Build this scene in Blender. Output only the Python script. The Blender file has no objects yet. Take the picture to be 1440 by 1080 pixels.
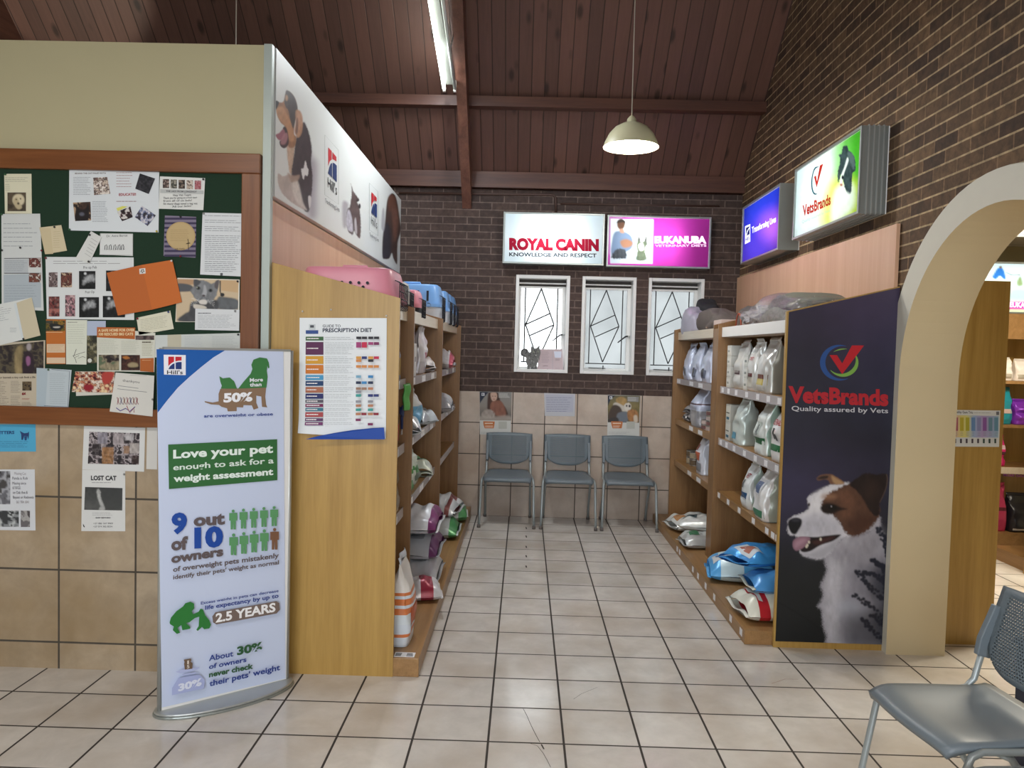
import bpy, bmesh, math, random
import numpy as np
from mathutils import Vector, Matrix, Euler
random.seed(7); RNG = np.random.RandomState(5)
S = bpy.context.scene
C = bpy.data.collections.new('veterinary_shop'); S.collection.children.link(C)
PI = math.pi
# ---------------------------------------------------------------- camera
F_PX = 1096.15
CAM = np.array([0, 0, 1.6007])
CR = np.array([0.999535, 0.016343, 0.025745]); CU = np.array([-0.026425, 0.042819, 0.998733]); CF = np.array([-0.015220, 0.998949, -0.043230])
cd = bpy.data.cameras.new('camera'); cam = bpy.data.objects.new('camera', cd); C.objects.link(cam)
cd.sensor_width = 36; cd.lens = F_PX * 36 / 1440; cd.clip_start = .05; cd.clip_end = 200
cam.matrix_world = Matrix(((CR[0], CU[0], -CF[0], CAM[0]), (CR[1], CU[1], -CF[1], CAM[1]), (CR[2], CU[2], -CF[2], CAM[2]), (0, 0, 0, 1)))
S.camera = cam
# ---------------------------------------------------------------- exposure, sky, daylight
S.view_settings.view_transform = 'Standard'; S.view_settings.look = 'None'
S.view_settings.gamma = 1; S.view_settings.use_curve_mapping = False
S.view_settings.exposure = 0.5
W = bpy.data.worlds.new('overcast_sky'); S.world = W; W.use_nodes = True
bg = W.node_tree.nodes['Background']; bg.inputs[0].default_value = (.93, .97, 1, 1); bg.inputs[1].default_value = 2.4
S.cycles.max_bounces = 8; S.cycles.diffuse_bounces = 4; S.cycles.transparent_max_bounces = 16
S.cycles.sample_clamp_indirect = 6
def area(name, loc, rot, sx, sy, energy, col):
    l = bpy.data.lights.new(name, 'AREA'); l.shape = 'RECTANGLE'; l.size = sx; l.size_y = sy; l.energy = energy; l.color = col
    o = bpy.data.objects.new(name, l); C.objects.link(o); o.location = loc; o.rotation_euler = rot; return o
# daylight entering by the shop-front windows behind the camera
area('daylight_shopfront', (-.6, -3.3, 1.75), (PI/2, 0, 0), 3.6, 2.1, 92, (.84, .92, 1))
# added fill lights out of view, brightening the near floor and walls
area('near_fill_left', (-1.7, 1.0, 3.2), (0, 0, 0), 1.6, .5, 40, (1, .97, .93))
area('near_fill_right', (1.0, -1.2, 3.3), (0, 0, 0), 1.6, .5, 44, (1, .97, .93))
# the troffer of the room behind the arch
area('side_room_lamp', (3.6, 5.0, 2.60), (0, 0, 0), 1.2, .6, 85, (1, .91, .74))
# added unseen spot behind the partition, brightening a patch of roof boards
l = bpy.data.lights.new('roof_patch_spot', 'SPOT'); l.energy = 60; l.color = (1, .96, .8); l.spot_size = math.radians(34); l.spot_blend = .25; l.shadow_soft_size = .08
o = bpy.data.objects.new('roof_patch_spot', l); C.objects.link(o); o.location = (-4.0, 5.0, 2.3)
o.rotation_euler = (Vector((-3.78, 6.2, 4.4))-Vector(o.location)).to_track_quat('-Z', 'Y').to_euler()
# ---------------------------------------------------------------- helpers
def lin(c):
    if isinstance(c, str): c = tuple(int(c[i:i+2], 16) for i in (0, 2, 4))
    return tuple((v/255/12.92 if v/255 <= .04045 else ((v/255+.055)/1.055)**2.4) for v in c[:3])
MATS = {}
def nd(nt, t, **k):
    n = nt.nodes.new(t)
    for a, b in k.items():
        if a == 'i':
            for kk, v in b.items():
                if hasattr(v, 'links'): nt.links.new(v, n.inputs[kk])
                else: n.inputs[kk].default_value = v
        else: setattr(n, a, b)
    return n
def newmat(name):
    m = bpy.data.materials.new(name); m.use_nodes = True
    nt = m.node_tree; return m, nt, nt.nodes['Principled BSDF']
def rgba(c, k=1): c = lin(c); return (min(c[0]*k, 1), min(c[1]*k, 1), min(c[2]*k, 1), 1)
def M(name, col='cccccc', rough=.5, metal=0, var=.06, scale=12, bump=0, spec=.5, coat=0):
    """plain surface with a faint uneven tone"""
    if name in MATS: return MATS[name]
    m, nt, p = newmat(name)
    tc = nd(nt, 'ShaderNodeTexCoord')
    nz = nd(nt, 'ShaderNodeTexNoise', i={'Vector': tc.outputs['Object'], 'Scale': scale, 'Detail': 4.})
    mx = nd(nt, 'ShaderNodeMix', data_type='RGBA', i={0: nz.outputs['Fac'], 6: rgba(col, 1-var), 7: rgba(col, 1+var)})
    nt.links.new(mx.outputs[2], p.inputs['Base Color'])
    p.inputs['Roughness'].default_value = rough; p.inputs['Metallic'].default_value = metal
    p.inputs['Specular IOR Level'].default_value = spec; p.inputs['Coat Weight'].default_value = coat
    if bump:
        b = nd(nt, 'ShaderNodeBump', i={'Strength': bump, 'Distance': .01, 'Height': nz.outputs['Fac']})
        nt.links.new(b.outputs[0], p.inputs['Normal'])
    MATS[name] = m; return m
def ink(c, rough=.55):
    n = 'ink_' + c
    if n not in MATS:
        m, nt, p = newmat(n); p.inputs['Base Color'].default_value = rgba(c); p.inputs['Roughness'].default_value = rough
        p.inputs['Specular IOR Level'].default_value = .3
        MATS[n] = m
    return MATS[n]
def glow(name, col, e):
    if name not in MATS:
        m, nt, p = newmat(name); p.inputs['Base Color'].default_value = rgba(col)
        p.inputs['Emission Color'].default_value = rgba(col); p.inputs['Emission Strength'].default_value = e
        MATS[name] = m
    return MATS[name]
def wood(name, c1, c2, axis='z', rough=.38, dens=16):
    if name in MATS: return MATS[name]
    m, nt, p = newmat(name)
    tc = nd(nt, 'ShaderNodeTexCoord')
    sc = {'x': (.05, 1, 1), 'y': (1, .05, 1), 'z': (1, 1, .05)}[axis]
    mp = nd(nt, 'ShaderNodeMapping', i={'Vector': tc.outputs['Object'], 'Scale': sc})
    w1 = nd(nt, 'ShaderNodeTexNoise', i={'Vector': mp.outputs[0], 'Scale': dens, 'Detail': 6., 'Distortion': .6})
    w2 = nd(nt, 'ShaderNodeTexNoise', i={'Vector': mp.outputs[0], 'Scale': dens*7, 'Detail': 3.})
    ad = nd(nt, 'ShaderNodeMath', operation='MULTIPLY_ADD', i={0: w2.outputs['Fac'], 1: .45, 2: w1.outputs['Fac']})
    cr = nd(nt, 'ShaderNodeValToRGB', i={'Fac': ad.outputs[0]})
    cr.color_ramp.elements[0].position = .5; cr.color_ramp.elements[0].color = rgba(c1)
    cr.color_ramp.elements[1].position = .95; cr.color_ramp.elements[1].color = rgba(c2)
    nt.links.new(cr.outputs[0], p.inputs['Base Color']); p.inputs['Roughness'].default_value = rough
    MATS[name] = m; return m
def bricks(name, plane, bw, bh, mortar, c1, c2, cm, org=(0, 0), off=.5, rough=.85, bump=.5, mott=.5, mscale=9, sat2=None, vj=None):
    """running brick or tile on a plane of world axes; plane 'xz','yz','xy'"""
    if name in MATS: return MATS[name]
    m, nt, p = newmat(name)
    g = nd(nt, 'ShaderNodeNewGeometry'); sp = nd(nt, 'ShaderNodeSeparateXYZ', i={0: g.outputs['Position']})
    ix = {'x': 0, 'y': 1, 'z': 2}
    def sub(o, v): return nd(nt, 'ShaderNodeMath', operation='SUBTRACT', i={0: o, 1: v}).outputs[0]
    a = sub(sp.outputs[ix[plane[0]]], org[0]); b = sub(sp.outputs[ix[plane[1]]], org[1])
    cb = nd(nt, 'ShaderNodeCombineXYZ', i={0: a, 1: b})
    br = nd(nt, 'ShaderNodeTexBrick', offset=off, i={'Vector': cb.outputs[0], 'Color1': rgba(c1), 'Color2': rgba(c2), 'Mortar': rgba(cm),
        'Scale': 1., 'Mortar Size': mortar, 'Mortar Smooth': .15, 'Bias': 0., 'Brick Width': bw, 'Row Height': bh})
    if vj:      # upright joints duller than the bed joints
        fz = nd(nt, 'ShaderNodeMath', operation='FRACT', i={0: nd(nt, 'ShaderNodeMath', operation='DIVIDE', i={0: b, 1: bh}).outputs[0]})
        ed = nd(nt, 'ShaderNodeMath', operation='ABSOLUTE', i={0: nd(nt, 'ShaderNodeMath', operation='SUBTRACT', i={0: fz.outputs[0], 1: .5}).outputs[0]})
        bed_ = nd(nt, 'ShaderNodeMath', operation='GREATER_THAN', i={0: ed.outputs[0], 1: .5-1.15*mortar/bh})
        mc = nd(nt, 'ShaderNodeMix', data_type='RGBA', i={0: bed_.outputs[0], 6: rgba(vj), 7: rgba(cm)})
        nt.links.new(mc.outputs[2], br.inputs['Mortar'])
    nz = nd(nt, 'ShaderNodeTexNoise', i={'Vector': g.outputs['Position'], 'Scale': float(mscale), 'Detail': 8., 'Roughness': .65, 'Distortion': .4})
    vr = nd(nt, 'ShaderNodeMapRange', i={0: nz.outputs['Fac'], 1: .25, 2: .75, 3: 1-mott/2, 4: 1+mott/2})
    mx = nd(nt, 'ShaderNodeVectorMath', operation='SCALE', i={0: br.outputs['Color'], 'Scale': vr.outputs[0]})
    col = mx.outputs[0]
    if sat2:
        n2 = nd(nt, 'ShaderNodeTexNoise', i={'Vector': g.outputs['Position'], 'Scale': mscale*.35, 'Detail': 5.})
        f2 = nd(nt, 'ShaderNodeMapRange', i={0: n2.outputs['Fac'], 1: .42, 2: .7, 3: 0., 4: .75})
        iv = nd(nt, 'ShaderNodeMath', operation='SUBTRACT', i={0: 1., 1: br.outputs['Fac']})
        f3 = nd(nt, 'ShaderNodeMath', operation='MULTIPLY', i={0: f2.outputs[0], 1: iv.outputs[0]})
        m2 = nd(nt, 'ShaderNodeMix', data_type='RGBA', i={0: f3.outputs[0], 6: col, 7: rgba(sat2)}); col = m2.outputs[2]
    nt.links.new(col, p.inputs['Base Color'])
    rr = nd(nt, 'ShaderNodeMapRange', i={0: br.outputs['Fac'], 1: 0., 2: 1., 3: rough, 4: .9})
    nt.links.new(rr.outputs[0], p.inputs['Roughness'])
    if bump:
        hh = nd(nt, 'ShaderNodeMath', operation='MULTIPLY_ADD', i={0: br.outputs['Fac'], 1: -1., 2: nd(nt, 'ShaderNodeMath', operation='MULTIPLY', i={0: nz.outputs['Fac'], 1: .35 if mott > .3 and rough > .6 else .0}).outputs[0]})
        bp = nd(nt, 'ShaderNodeBump', i={'Strength': bump, 'Distance': .006, 'Height': hh.outputs[0]})
        nt.links.new(bp.outputs[0], p.inputs['Normal'])
    MATS[name] = m; return m
def planks(name, c1, c2, pw, org=0.):
    """ceiling boards running down the slope: seams every pw along world x, dark knots"""
    if name in MATS: return MATS[name]
    m, nt, p = newmat(name)
    g = nd(nt, 'ShaderNodeNewGeometry'); sp = nd(nt, 'ShaderNodeSeparateXYZ', i={0: g.outputs['Position']})
    u = nd(nt, 'ShaderNodeMath', operation='DIVIDE', i={0: sp.outputs[0], 1: pw})
    fl = nd(nt, 'ShaderNodeMath', operation='FLOOR', i={0: u.outputs[0]})
    fr = nd(nt, 'ShaderNodeMath', operation='FRACT', i={0: u.outputs[0]})
    wn = nd(nt, 'ShaderNodeTexWhiteNoise', noise_dimensions='1D', i={'W': fl.outputs[0]})
    cb = nd(nt, 'ShaderNodeCombineXYZ', i={0: nd(nt, 'ShaderNodeMath', operation='MULTIPLY', i={0: sp.outputs[0], 1: 12.}).outputs[0],
        1: nd(nt, 'ShaderNodeMath', operation='MULTIPLY_ADD', i={0: fl.outputs[0], 1: 3.7, 2: sp.outputs[1]}).outputs[0], 2: sp.outputs[2]})
    nz = nd(nt, 'ShaderNodeTexNoise', i={'Vector': cb.outputs[0], 'Scale': 3., 'Detail': 6., 'Distortion': 1.})
    kv = nd(nt, 'ShaderNodeCombineXYZ', i={0: nd(nt, 'ShaderNodeMath', operation='MULTIPLY', i={0: sp.outputs[0], 1: 9.}).outputs[0],
        1: nd(nt, 'ShaderNodeMath', operation='MULTIPLY_ADD', i={0: sp.outputs[1], 1: 5., 2: fl.outputs[0]}).outputs[0], 2: 0.})
    vo = nd(nt, 'ShaderNodeTexVoronoi', i={'Vector': kv.outputs[0], 'Scale': .75})
    kn = nd(nt, 'ShaderNodeMapRange', i={0: vo.outputs['Distance'], 1: .10, 2: .22, 3: .35, 4: 1.})
    f = nd(nt, 'ShaderNodeMath', operation='MULTIPLY_ADD', i={0: wn.outputs['Value'], 1: .55, 2: nd(nt, 'ShaderNodeMath', operation='MULTIPLY', i={0: nz.outputs['Fac'], 1: .6}).outputs[0]})
    mx = nd(nt, 'ShaderNodeMix', data_type='RGBA', i={0: f.outputs[0], 6: rgba(c1), 7: rgba(c2)})
    e = nd(nt, 'ShaderNodeMath', operation='ABSOLUTE', i={0: nd(nt, 'ShaderNodeMath', operation='SUBTRACT', i={0: fr.outputs[0], 1: .5}).outputs[0]})
    seam = nd(nt, 'ShaderNodeMapRange', i={0: e.outputs[0], 1: .455, 2: .485, 3: 1., 4: .25})
    k2 = nd(nt, 'ShaderNodeMath', operation='MULTIPLY', i={0: kn.outputs[0], 1: seam.outputs[0]})
    sc = nd(nt, 'ShaderNodeVectorMath', operation='SCALE', i={0: mx.outputs[2], 'Scale': k2.outputs[0]})
    nt.links.new(sc.outputs[0], p.inputs['Base Color']); p.inputs['Roughness'].default_value = .55
    bp = nd(nt, 'ShaderNodeBump', i={'Strength': .5, 'Distance': .005, 'Height': seam.outputs[0]})
    nt.links.new(bp.outputs[0], p.inputs['Normal'])
    MATS[name] = m; return m
def printed(name, kind='paper'):
    """colours of a printed picture, stored with the sheet itself"""
    if name in MATS: return MATS[name]
    m, nt, p = newmat(name)
    at_ = nd(nt, 'ShaderNodeAttribute', attribute_name='print')
    if kind == 'backlit':
        tr = nd(nt, 'ShaderNodeBsdfTranslucent', i={0: at_.outputs['Color']})
        gl = nd(nt, 'ShaderNodeBsdfDiffuse', i={0: at_.outputs['Color']})
        mx = nd(nt, 'ShaderNodeMixShader', i={0: .25, 1: tr.outputs[0], 2: gl.outputs[0]})
        nt.links.new(mx.outputs[0], nt.nodes['Material Output'].inputs[0])
    else:
        nt.links.new(at_.outputs['Color'], p.inputs['Base Color']); p.inputs['Roughness'].default_value = .42 if kind == 'gloss' else .6
        p.inputs['Specular IOR Level'].default_value = .35
    MATS[name] = m; return m
class MB:
    """collects shapes and becomes ONE mesh object"""
    def __init__(s): s.v = []; s.f = []; s.mi = []; s.mats = []; s.sm = []; s.col = {}
    def mat(s, m):
        if m not in s.mats: s.mats.append(m)
        return s.mats.index(m)
    def add(s, vs, fs, m, smooth=False):
        k = len(s.v); i = s.mat(m); s.v += [tuple(map(float, v)) for v in vs]
        for f in fs: s.f.append(tuple(k+j for j in f)); s.mi.append(i); s.sm.append(smooth)
        return k
    def box(s, x0, x1, y0, y1, z0, z1, m):
        vs = [(x, y, z) for z in (z0, z1) for y in (y0, y1) for x in (x0, x1)]
        s.add(vs, [(0, 2, 3, 1), (4, 5, 7, 6), (0, 1, 5, 4), (2, 6, 7, 3), (0, 4, 6, 2), (1, 3, 7, 5)], m)
    def prism(s, pts, axis, a, b, m):
        """2D outline pts (other two axes in order) swept from a to b along axis"""
        n = len(pts); vs = []
        for t in (a, b):
            for p in pts:
                v = list(p); v.insert(axis, t); vs.append(v)
        fs = [tuple(range(n)), tuple(range(2*n-1, n-1, -1))] + [(i, i+n, (i+1) % n+n, (i+1) % n) for i in range(n)]
        s.add(vs, fs, m)
    def tube(s, pts, r, m, n=10, cap=True):
        pts = [Vector(p) for p in pts]; rs = r if isinstance(r, (list, tuple)) else [r]*len(pts)
        vs = []; up = None
        for i, p in enumerate(pts):
            d = (pts[min(i+1, len(pts)-1)]-pts[max(i-1, 0)]).normalized()
            if up is None: up = Vector((0, 0, 1)) if abs(d.z) < .9 else Vector((1, 0, 0))
            a = d.cross(up).normalized(); b = a.cross(d).normalized(); up = b
            for k in range(n):
                t = 2*PI*k/n; vs.append(p+rs[i]*(math.cos(t)*a+math.sin(t)*b))
        fs = [(i*n+k, i*n+(k+1) % n, (i+1)*n+(k+1) % n, (i+1)*n+k) for i in range(len(pts)-1) for k in range(n)]
        if cap: fs += [tuple(range(n))[::-1], tuple((len(pts)-1)*n+k for k in range(n))]
        s.add(vs, fs, m, True)
    def lathe(s, prof, c, m, n=24, cap=False):
        vs = [(c[0]+r*math.cos(2*PI*k/n), c[1]+r*math.sin(2*PI*k/n), c[2]+z) for r, z in prof for k in range(n)]
        fs = [(i*n+k, i*n+(k+1) % n, (i+1)*n+(k+1) % n, (i+1)*n+k) for i in range(len(prof)-1) for k in range(n)]
        if cap: fs += [tuple(range(n))[::-1], tuple((len(prof)-1)*n+k for k in range(n))]
        s.add(vs, fs, m, True)
    def grid(s, fn, nu, nv, m, smooth=True, closed=False):
        vs = [fn(i/nu, j/nv) for j in range(nv+1) for i in range(nu+1)]
        fs = [(j*(nu+1)+i, j*(nu+1)+i+1, (j+1)*(nu+1)+i+1, (j+1)*(nu+1)+i) for j in range(nv) for i in range(nu)]
        return s.add(vs, fs, m, smooth)
    def build(s, name, parent=None, loc=None, rot=None, bevel=0, sub=0, mw=None):
        me = bpy.data.meshes.new(name); me.from_pydata(s.v, [], s.f)
        for m in s.mats: me.materials.append(m)
        me.polygons.foreach_set('material_index', s.mi); me.polygons.foreach_set('use_smooth', s.sm)
        if s.col:
            at_ = me.color_attributes.new('print', 'FLOAT_COLOR', 'POINT'); arr = np.ones((len(s.v), 4), np.float32)
            for k, c in s.col.items(): arr[k:k+len(c), :3] = c
            at_.data.foreach_set('color', arr.ravel())
        me.update(); o = bpy.data.objects.new(name, me); C.objects.link(o)
        if parent: o.parent = parent
        if loc is not None: o.location = loc
        if rot is not None: o.rotation_euler = rot
        if mw is not None: o.matrix_world = mw
        if bevel:
            b = o.modifiers.new('bevel', 'BEVEL'); b.width = bevel; b.segments = 2; b.limit_method = 'ANGLE'
        if sub:
            b = o.modifiers.new('subsurf', 'SUBSURF'); b.levels = sub; b.render_levels = sub
        return o
def tag(o, label, cat, group=None):
    o['label'] = label; o['category'] = cat
    if group: o['group'] = group
    return o
def thing(name, label, cat, loc=(0, 0, 0), rz=0, group=None):
    o = bpy.data.objects.new(name, None); C.objects.link(o); o.location = loc; o.rotation_euler = (0, 0, rz); o.empty_display_size = .1
    return tag(o, label, cat, group)
def struct(o): o['kind'] = 'structure'; return o
def dup(root, loc, rz, label):
    def cp(o, par):
        c = o.copy(); C.objects.link(c)
        if par: c.parent = par
        for ch in o.children: cp(ch, c)
        return c
    r = cp(root, None); r.location = loc; r.rotation_euler = (0, 0, rz); r['label'] = label; return r
# ---- where a line of sight meets a real plane (used to read sizes off the photograph)
def at(px, py, O, N):
    px = np.asarray(px, float); py = np.asarray(py, float)
    d = CF+np.multiply.outer((px-720)/F_PX, CR)-np.multiply.outer((py-540)/F_PX, CU)
    O = np.asarray(O, float); N = np.asarray(N, float)
    s = ((O-CAM) @ N)/(d @ N)
    return CAM+s[..., None]*d
GLY = {}
def glyphs(s, bold):
    k = (s, bold)
    if k not in GLY:
        c = bpy.data.curves.new('lettering', 'FONT'); c.body = s; c.size = 1; c.resolution_u = 3; c.offset = bold
        o = bpy.data.objects.new('lettering', c); me = bpy.data.meshes.new_from_object(o)
        v = np.array([q.co[:2] for q in me.vertices]) if me.vertices else np.zeros((0, 2)); f = [tuple(p.vertices) for p in me.polygons]
        bpy.data.objects.remove(o); bpy.data.curves.remove(c); bpy.data.meshes.remove(me)
        GLY[k] = (v, f)
    return GLY[k]
def hsh(ix, iy, seed):
    h = (ix.astype(np.int64)*374761393+iy.astype(np.int64)*668265263+seed*69069) & 0x7fffffff
    h = (h ^ (h >> 13))*1274126177 & 0x7fffffff
    return ((h ^ (h >> 16)) & 0xffff)/65535.
def vnoise(x, y, seed=1):
    ix = np.floor(x); iy = np.floor(y); fx = x-ix; fy = y-iy; fx = fx*fx*(3-2*fx); fy = fy*fy*(3-2*fy)
    a = hsh(ix, iy, seed); b = hsh(ix+1, iy, seed); c = hsh(ix, iy+1, seed); d = hsh(ix+1, iy+1, seed)
    return (a*(1-fx)+b*fx)*(1-fy)+(c*(1-fx)+d*fx)*fy
def fbm(x, y, seed=1, o=3): return sum(vnoise(x*2**i, y*2**i, seed+i)/2**i for i in range(o))/sum(1/2**i for i in range(o))
def smoothpoly(p, k=4, closed=True):
    p = np.array(p, float); n = len(p); out = []
    for i in range(n if closed else n-1):
        g = (lambda j: p[j % n]) if closed else (lambda j: p[min(max(j, 0), n-1)])
        a, b, c, d = g(i-1), g(i), g(i+1), g(i+2)
        for t in np.arange(k)/k:
            out.append(.5*(2*b+(c-a)*t+(2*a-5*b+4*c-d)*t*t+(3*b-a-3*c+d)*t**3))
    if not closed: out.append(p[-1])
    return np.array(out)
def segdist(X, Y, P, closed):
    D = np.full(X.shape, 1e9); n = len(P)
    for i in range(n if closed else n-1):
        a = P[i]; b = P[(i+1) % n]; d = b-a; L = max(d @ d, 1e-12)
        t = np.clip(((X-a[0])*d[0]+(Y-a[1])*d[1])/L, 0, 1)
        D = np.minimum(D, (X-a[0]-t*d[0])**2+(Y-a[1]-t*d[1])**2)
    return np.sqrt(D)
def inside(X, Y, P):
    r = np.zeros(X.shape, bool); n = len(P)
    for i in range(n):
        (x1, y1), (x2, y2) = P[i], P[(i+1) % n]
        if y1 == y2: continue
        r ^= ((y1 > Y) != (y2 > Y)) & (X < (x2-x1)*(Y-y1)/(y2-y1)+x1)
    return r
class Art:
    """a sheet lying on a real plane; its print is described in the photograph's pixels and lands on that plane in metres"""
    def __init__(s, O, N, crop=(0, 0, 1), eps=.0004):
        s.O = np.array(O, float); s.N = np.array(N, float)/np.linalg.norm(N); s.set(*crop); s.eps = eps; s.k = 0; s.mb = MB(); s.c = None; s.bend = None
        s.U = np.cross((0, 0, 1), s.N); s.U /= np.linalg.norm(s.U); s.Wv = np.cross(s.N, s.U)
    def set(s, ox, oy, sc): s.ox, s.oy, s.sc = ox, oy, sc
    def loc(s, pts, lift=0.):
        p = np.asarray(pts, float); w = at(s.ox+p[..., 0]/s.sc, s.oy+p[..., 1]/s.sc, s.O, s.N)
        if s.c is None: s.c = w.reshape(-1, 3).mean(0)
        d = w-s.c; u = d @ s.U; z = d @ s.Wv; y = np.full(u.shape, -lift)
        if s.bend is not None: y = y-s.bend(u, z)
        return np.stack([u, y, z], -1)
    def lift(s): s.k += 1; return s.t+s.eps*s.k
    def sheet(s, quad, m, t=.0008, n=1, edge=None):
        """quad: TL,TR,BR,BL"""
        s.t = t; q = np.array(quad, float); g = np.linspace(0, 1, n+1)
        uu, vv = np.meshgrid(g, g); uu = uu[..., None]; vv = vv[..., None]
        P = (q[0]*(1-uu)+q[1]*uu)*(1-vv)+(q[3]*(1-uu)+q[2]*uu)*vv
        s.c = s.loc(P) is not None and s.c
        F = s.loc(P.reshape(-1, 2), t); B = s.loc(P.reshape(-1, 2), 0); k = (n+1)**2
        fs = [(j*(n+1)+i, (j+1)*(n+1)+i, (j+1)*(n+1)+i+1, j*(n+1)+i+1) for j in range(n) for i in range(n)]
        bs = [tuple(k+a for a in f[::-1]) for f in fs]
        rim = [i for i in range(n+1)]+[j*(n+1)+n for j in range(1, n+1)]+[n*(n+1)+i for i in range(n-1, -1, -1)]+[j*(n+1) for j in range(n-1, 0, -1)]
        es = [(rim[i], rim[(i+1) % len(rim)], k+rim[(i+1) % len(rim)], k+rim[i]) for i in range(len(rim))]
        s.mb.add(np.concatenate([F, B]), fs, m); s.mb.add(np.concatenate([F, B]), bs+es, edge or m)
        s.quad = q
    def poly(s, pts, col, smooth=0):
        m = col if not isinstance(col, str) else ink(col)
        P = smoothpoly(pts, smooth) if smooth else np.array(pts, float)
        s.mb.add(s.loc(P, s.lift()), [tuple(range(len(P)))], m)
    def rect(s, x0, y0, x1, y1, col, sk=0.): s.poly([(x0, y0), (x1, y0+sk), (x1, y1+sk), (x0, y1)], col)
    def disc(s, cx, cy, rx, ry, col, n=28): s.poly([(cx+rx*math.cos(2*PI*i/n), cy+ry*math.sin(2*PI*i/n)) for i in range(n)], col)
    def line(s, pts, w, col, closed=False):
        P = np.array(pts, float); vs = []
        for i in range(len(P)):
            a = P[i-1] if (i or closed) else P[i]; b = P[(i+1) % len(P)] if (i < len(P)-1 or closed) else P[i]
            d = b-a; d = d/max(np.hypot(*d), 1e-9); n = np.array([-d[1], d[0]]); vs += [P[i]+n*w/2, P[i]-n*w/2]
        k = len(P); m = ink(col)
        s.mb.add(s.loc(np.array(vs), s.lift()), [(2*i, 2*i+1, (2*i+3) % (2*k), (2*i+2) % (2*k)) for i in range(k if closed else k-1)], m)
    def text(s, t, a, b, h, col, bold=.02, up=None):
        """baseline from a to b, capitals h tall"""
        v, f = glyphs(t, bold)
        if not len(v): return
        x0, x1 = v[:, 0].min(), v[:, 0].max(); a = np.array(a, float); b = np.array(b, float)
        up = np.array(up if up else (0, -h), float)
        P = a+np.outer((v[:, 0]-x0)/(x1-x0), b-a)+np.outer(v[:, 1]/.70, up)
        s.mb.add(s.loc(P, s.lift()), f, ink(col) if isinstance(col, str) else col)
    def para(s, x0, y0, x1, y1, n, col='6b6b70', th=.22, sk=0., rag=.25):
        """n lines of small print"""
        dy = (y1-y0)/n; vs = []; fs = []
        for i in range(n):
            y = y0+dy*(i+.3); xe = x1-(x1-x0)*random.random()*rag; x = x0
            while x < xe-1e-6:
                w = min((x1-x0)*random.uniform(.06, .2), xe-x); k = len(vs)
                vs += [(x, y+sk*(x-x0)), (x+w, y+sk*(x+w-x0)), (x+w, y+sk*(x+w-x0)+dy*th), (x, y+sk*(x-x0)+dy*th)]; fs.append((k, k+1, k+2, k+3)); x += w+(x1-x0)*.018
        s.mb.add(s.loc(np.array(vs), s.lift()), fs, ink(col))
    def picture(s, quad, nx, ny, base, kind='paper'):
        return Painter(s, np.array(quad, float), nx, ny, base, kind)
    def build(s, name, parent=None):
        U, N, Wv = s.U, s.N, s.Wv
        mw = Matrix(((U[0], -N[0], Wv[0], s.c[0]), (U[1], -N[1], Wv[1], s.c[1]), (U[2], -N[2], Wv[2], s.c[2]), (0, 0, 0, 1)))
        o = s.mb.build(name)
        if parent: o.parent = parent; o.matrix_parent_inverse = Matrix(); bpy.context.view_layer.update(); o.matrix_local = parent.matrix_world.inverted() @ mw
        else: o.matrix_world = mw
        return o
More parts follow.
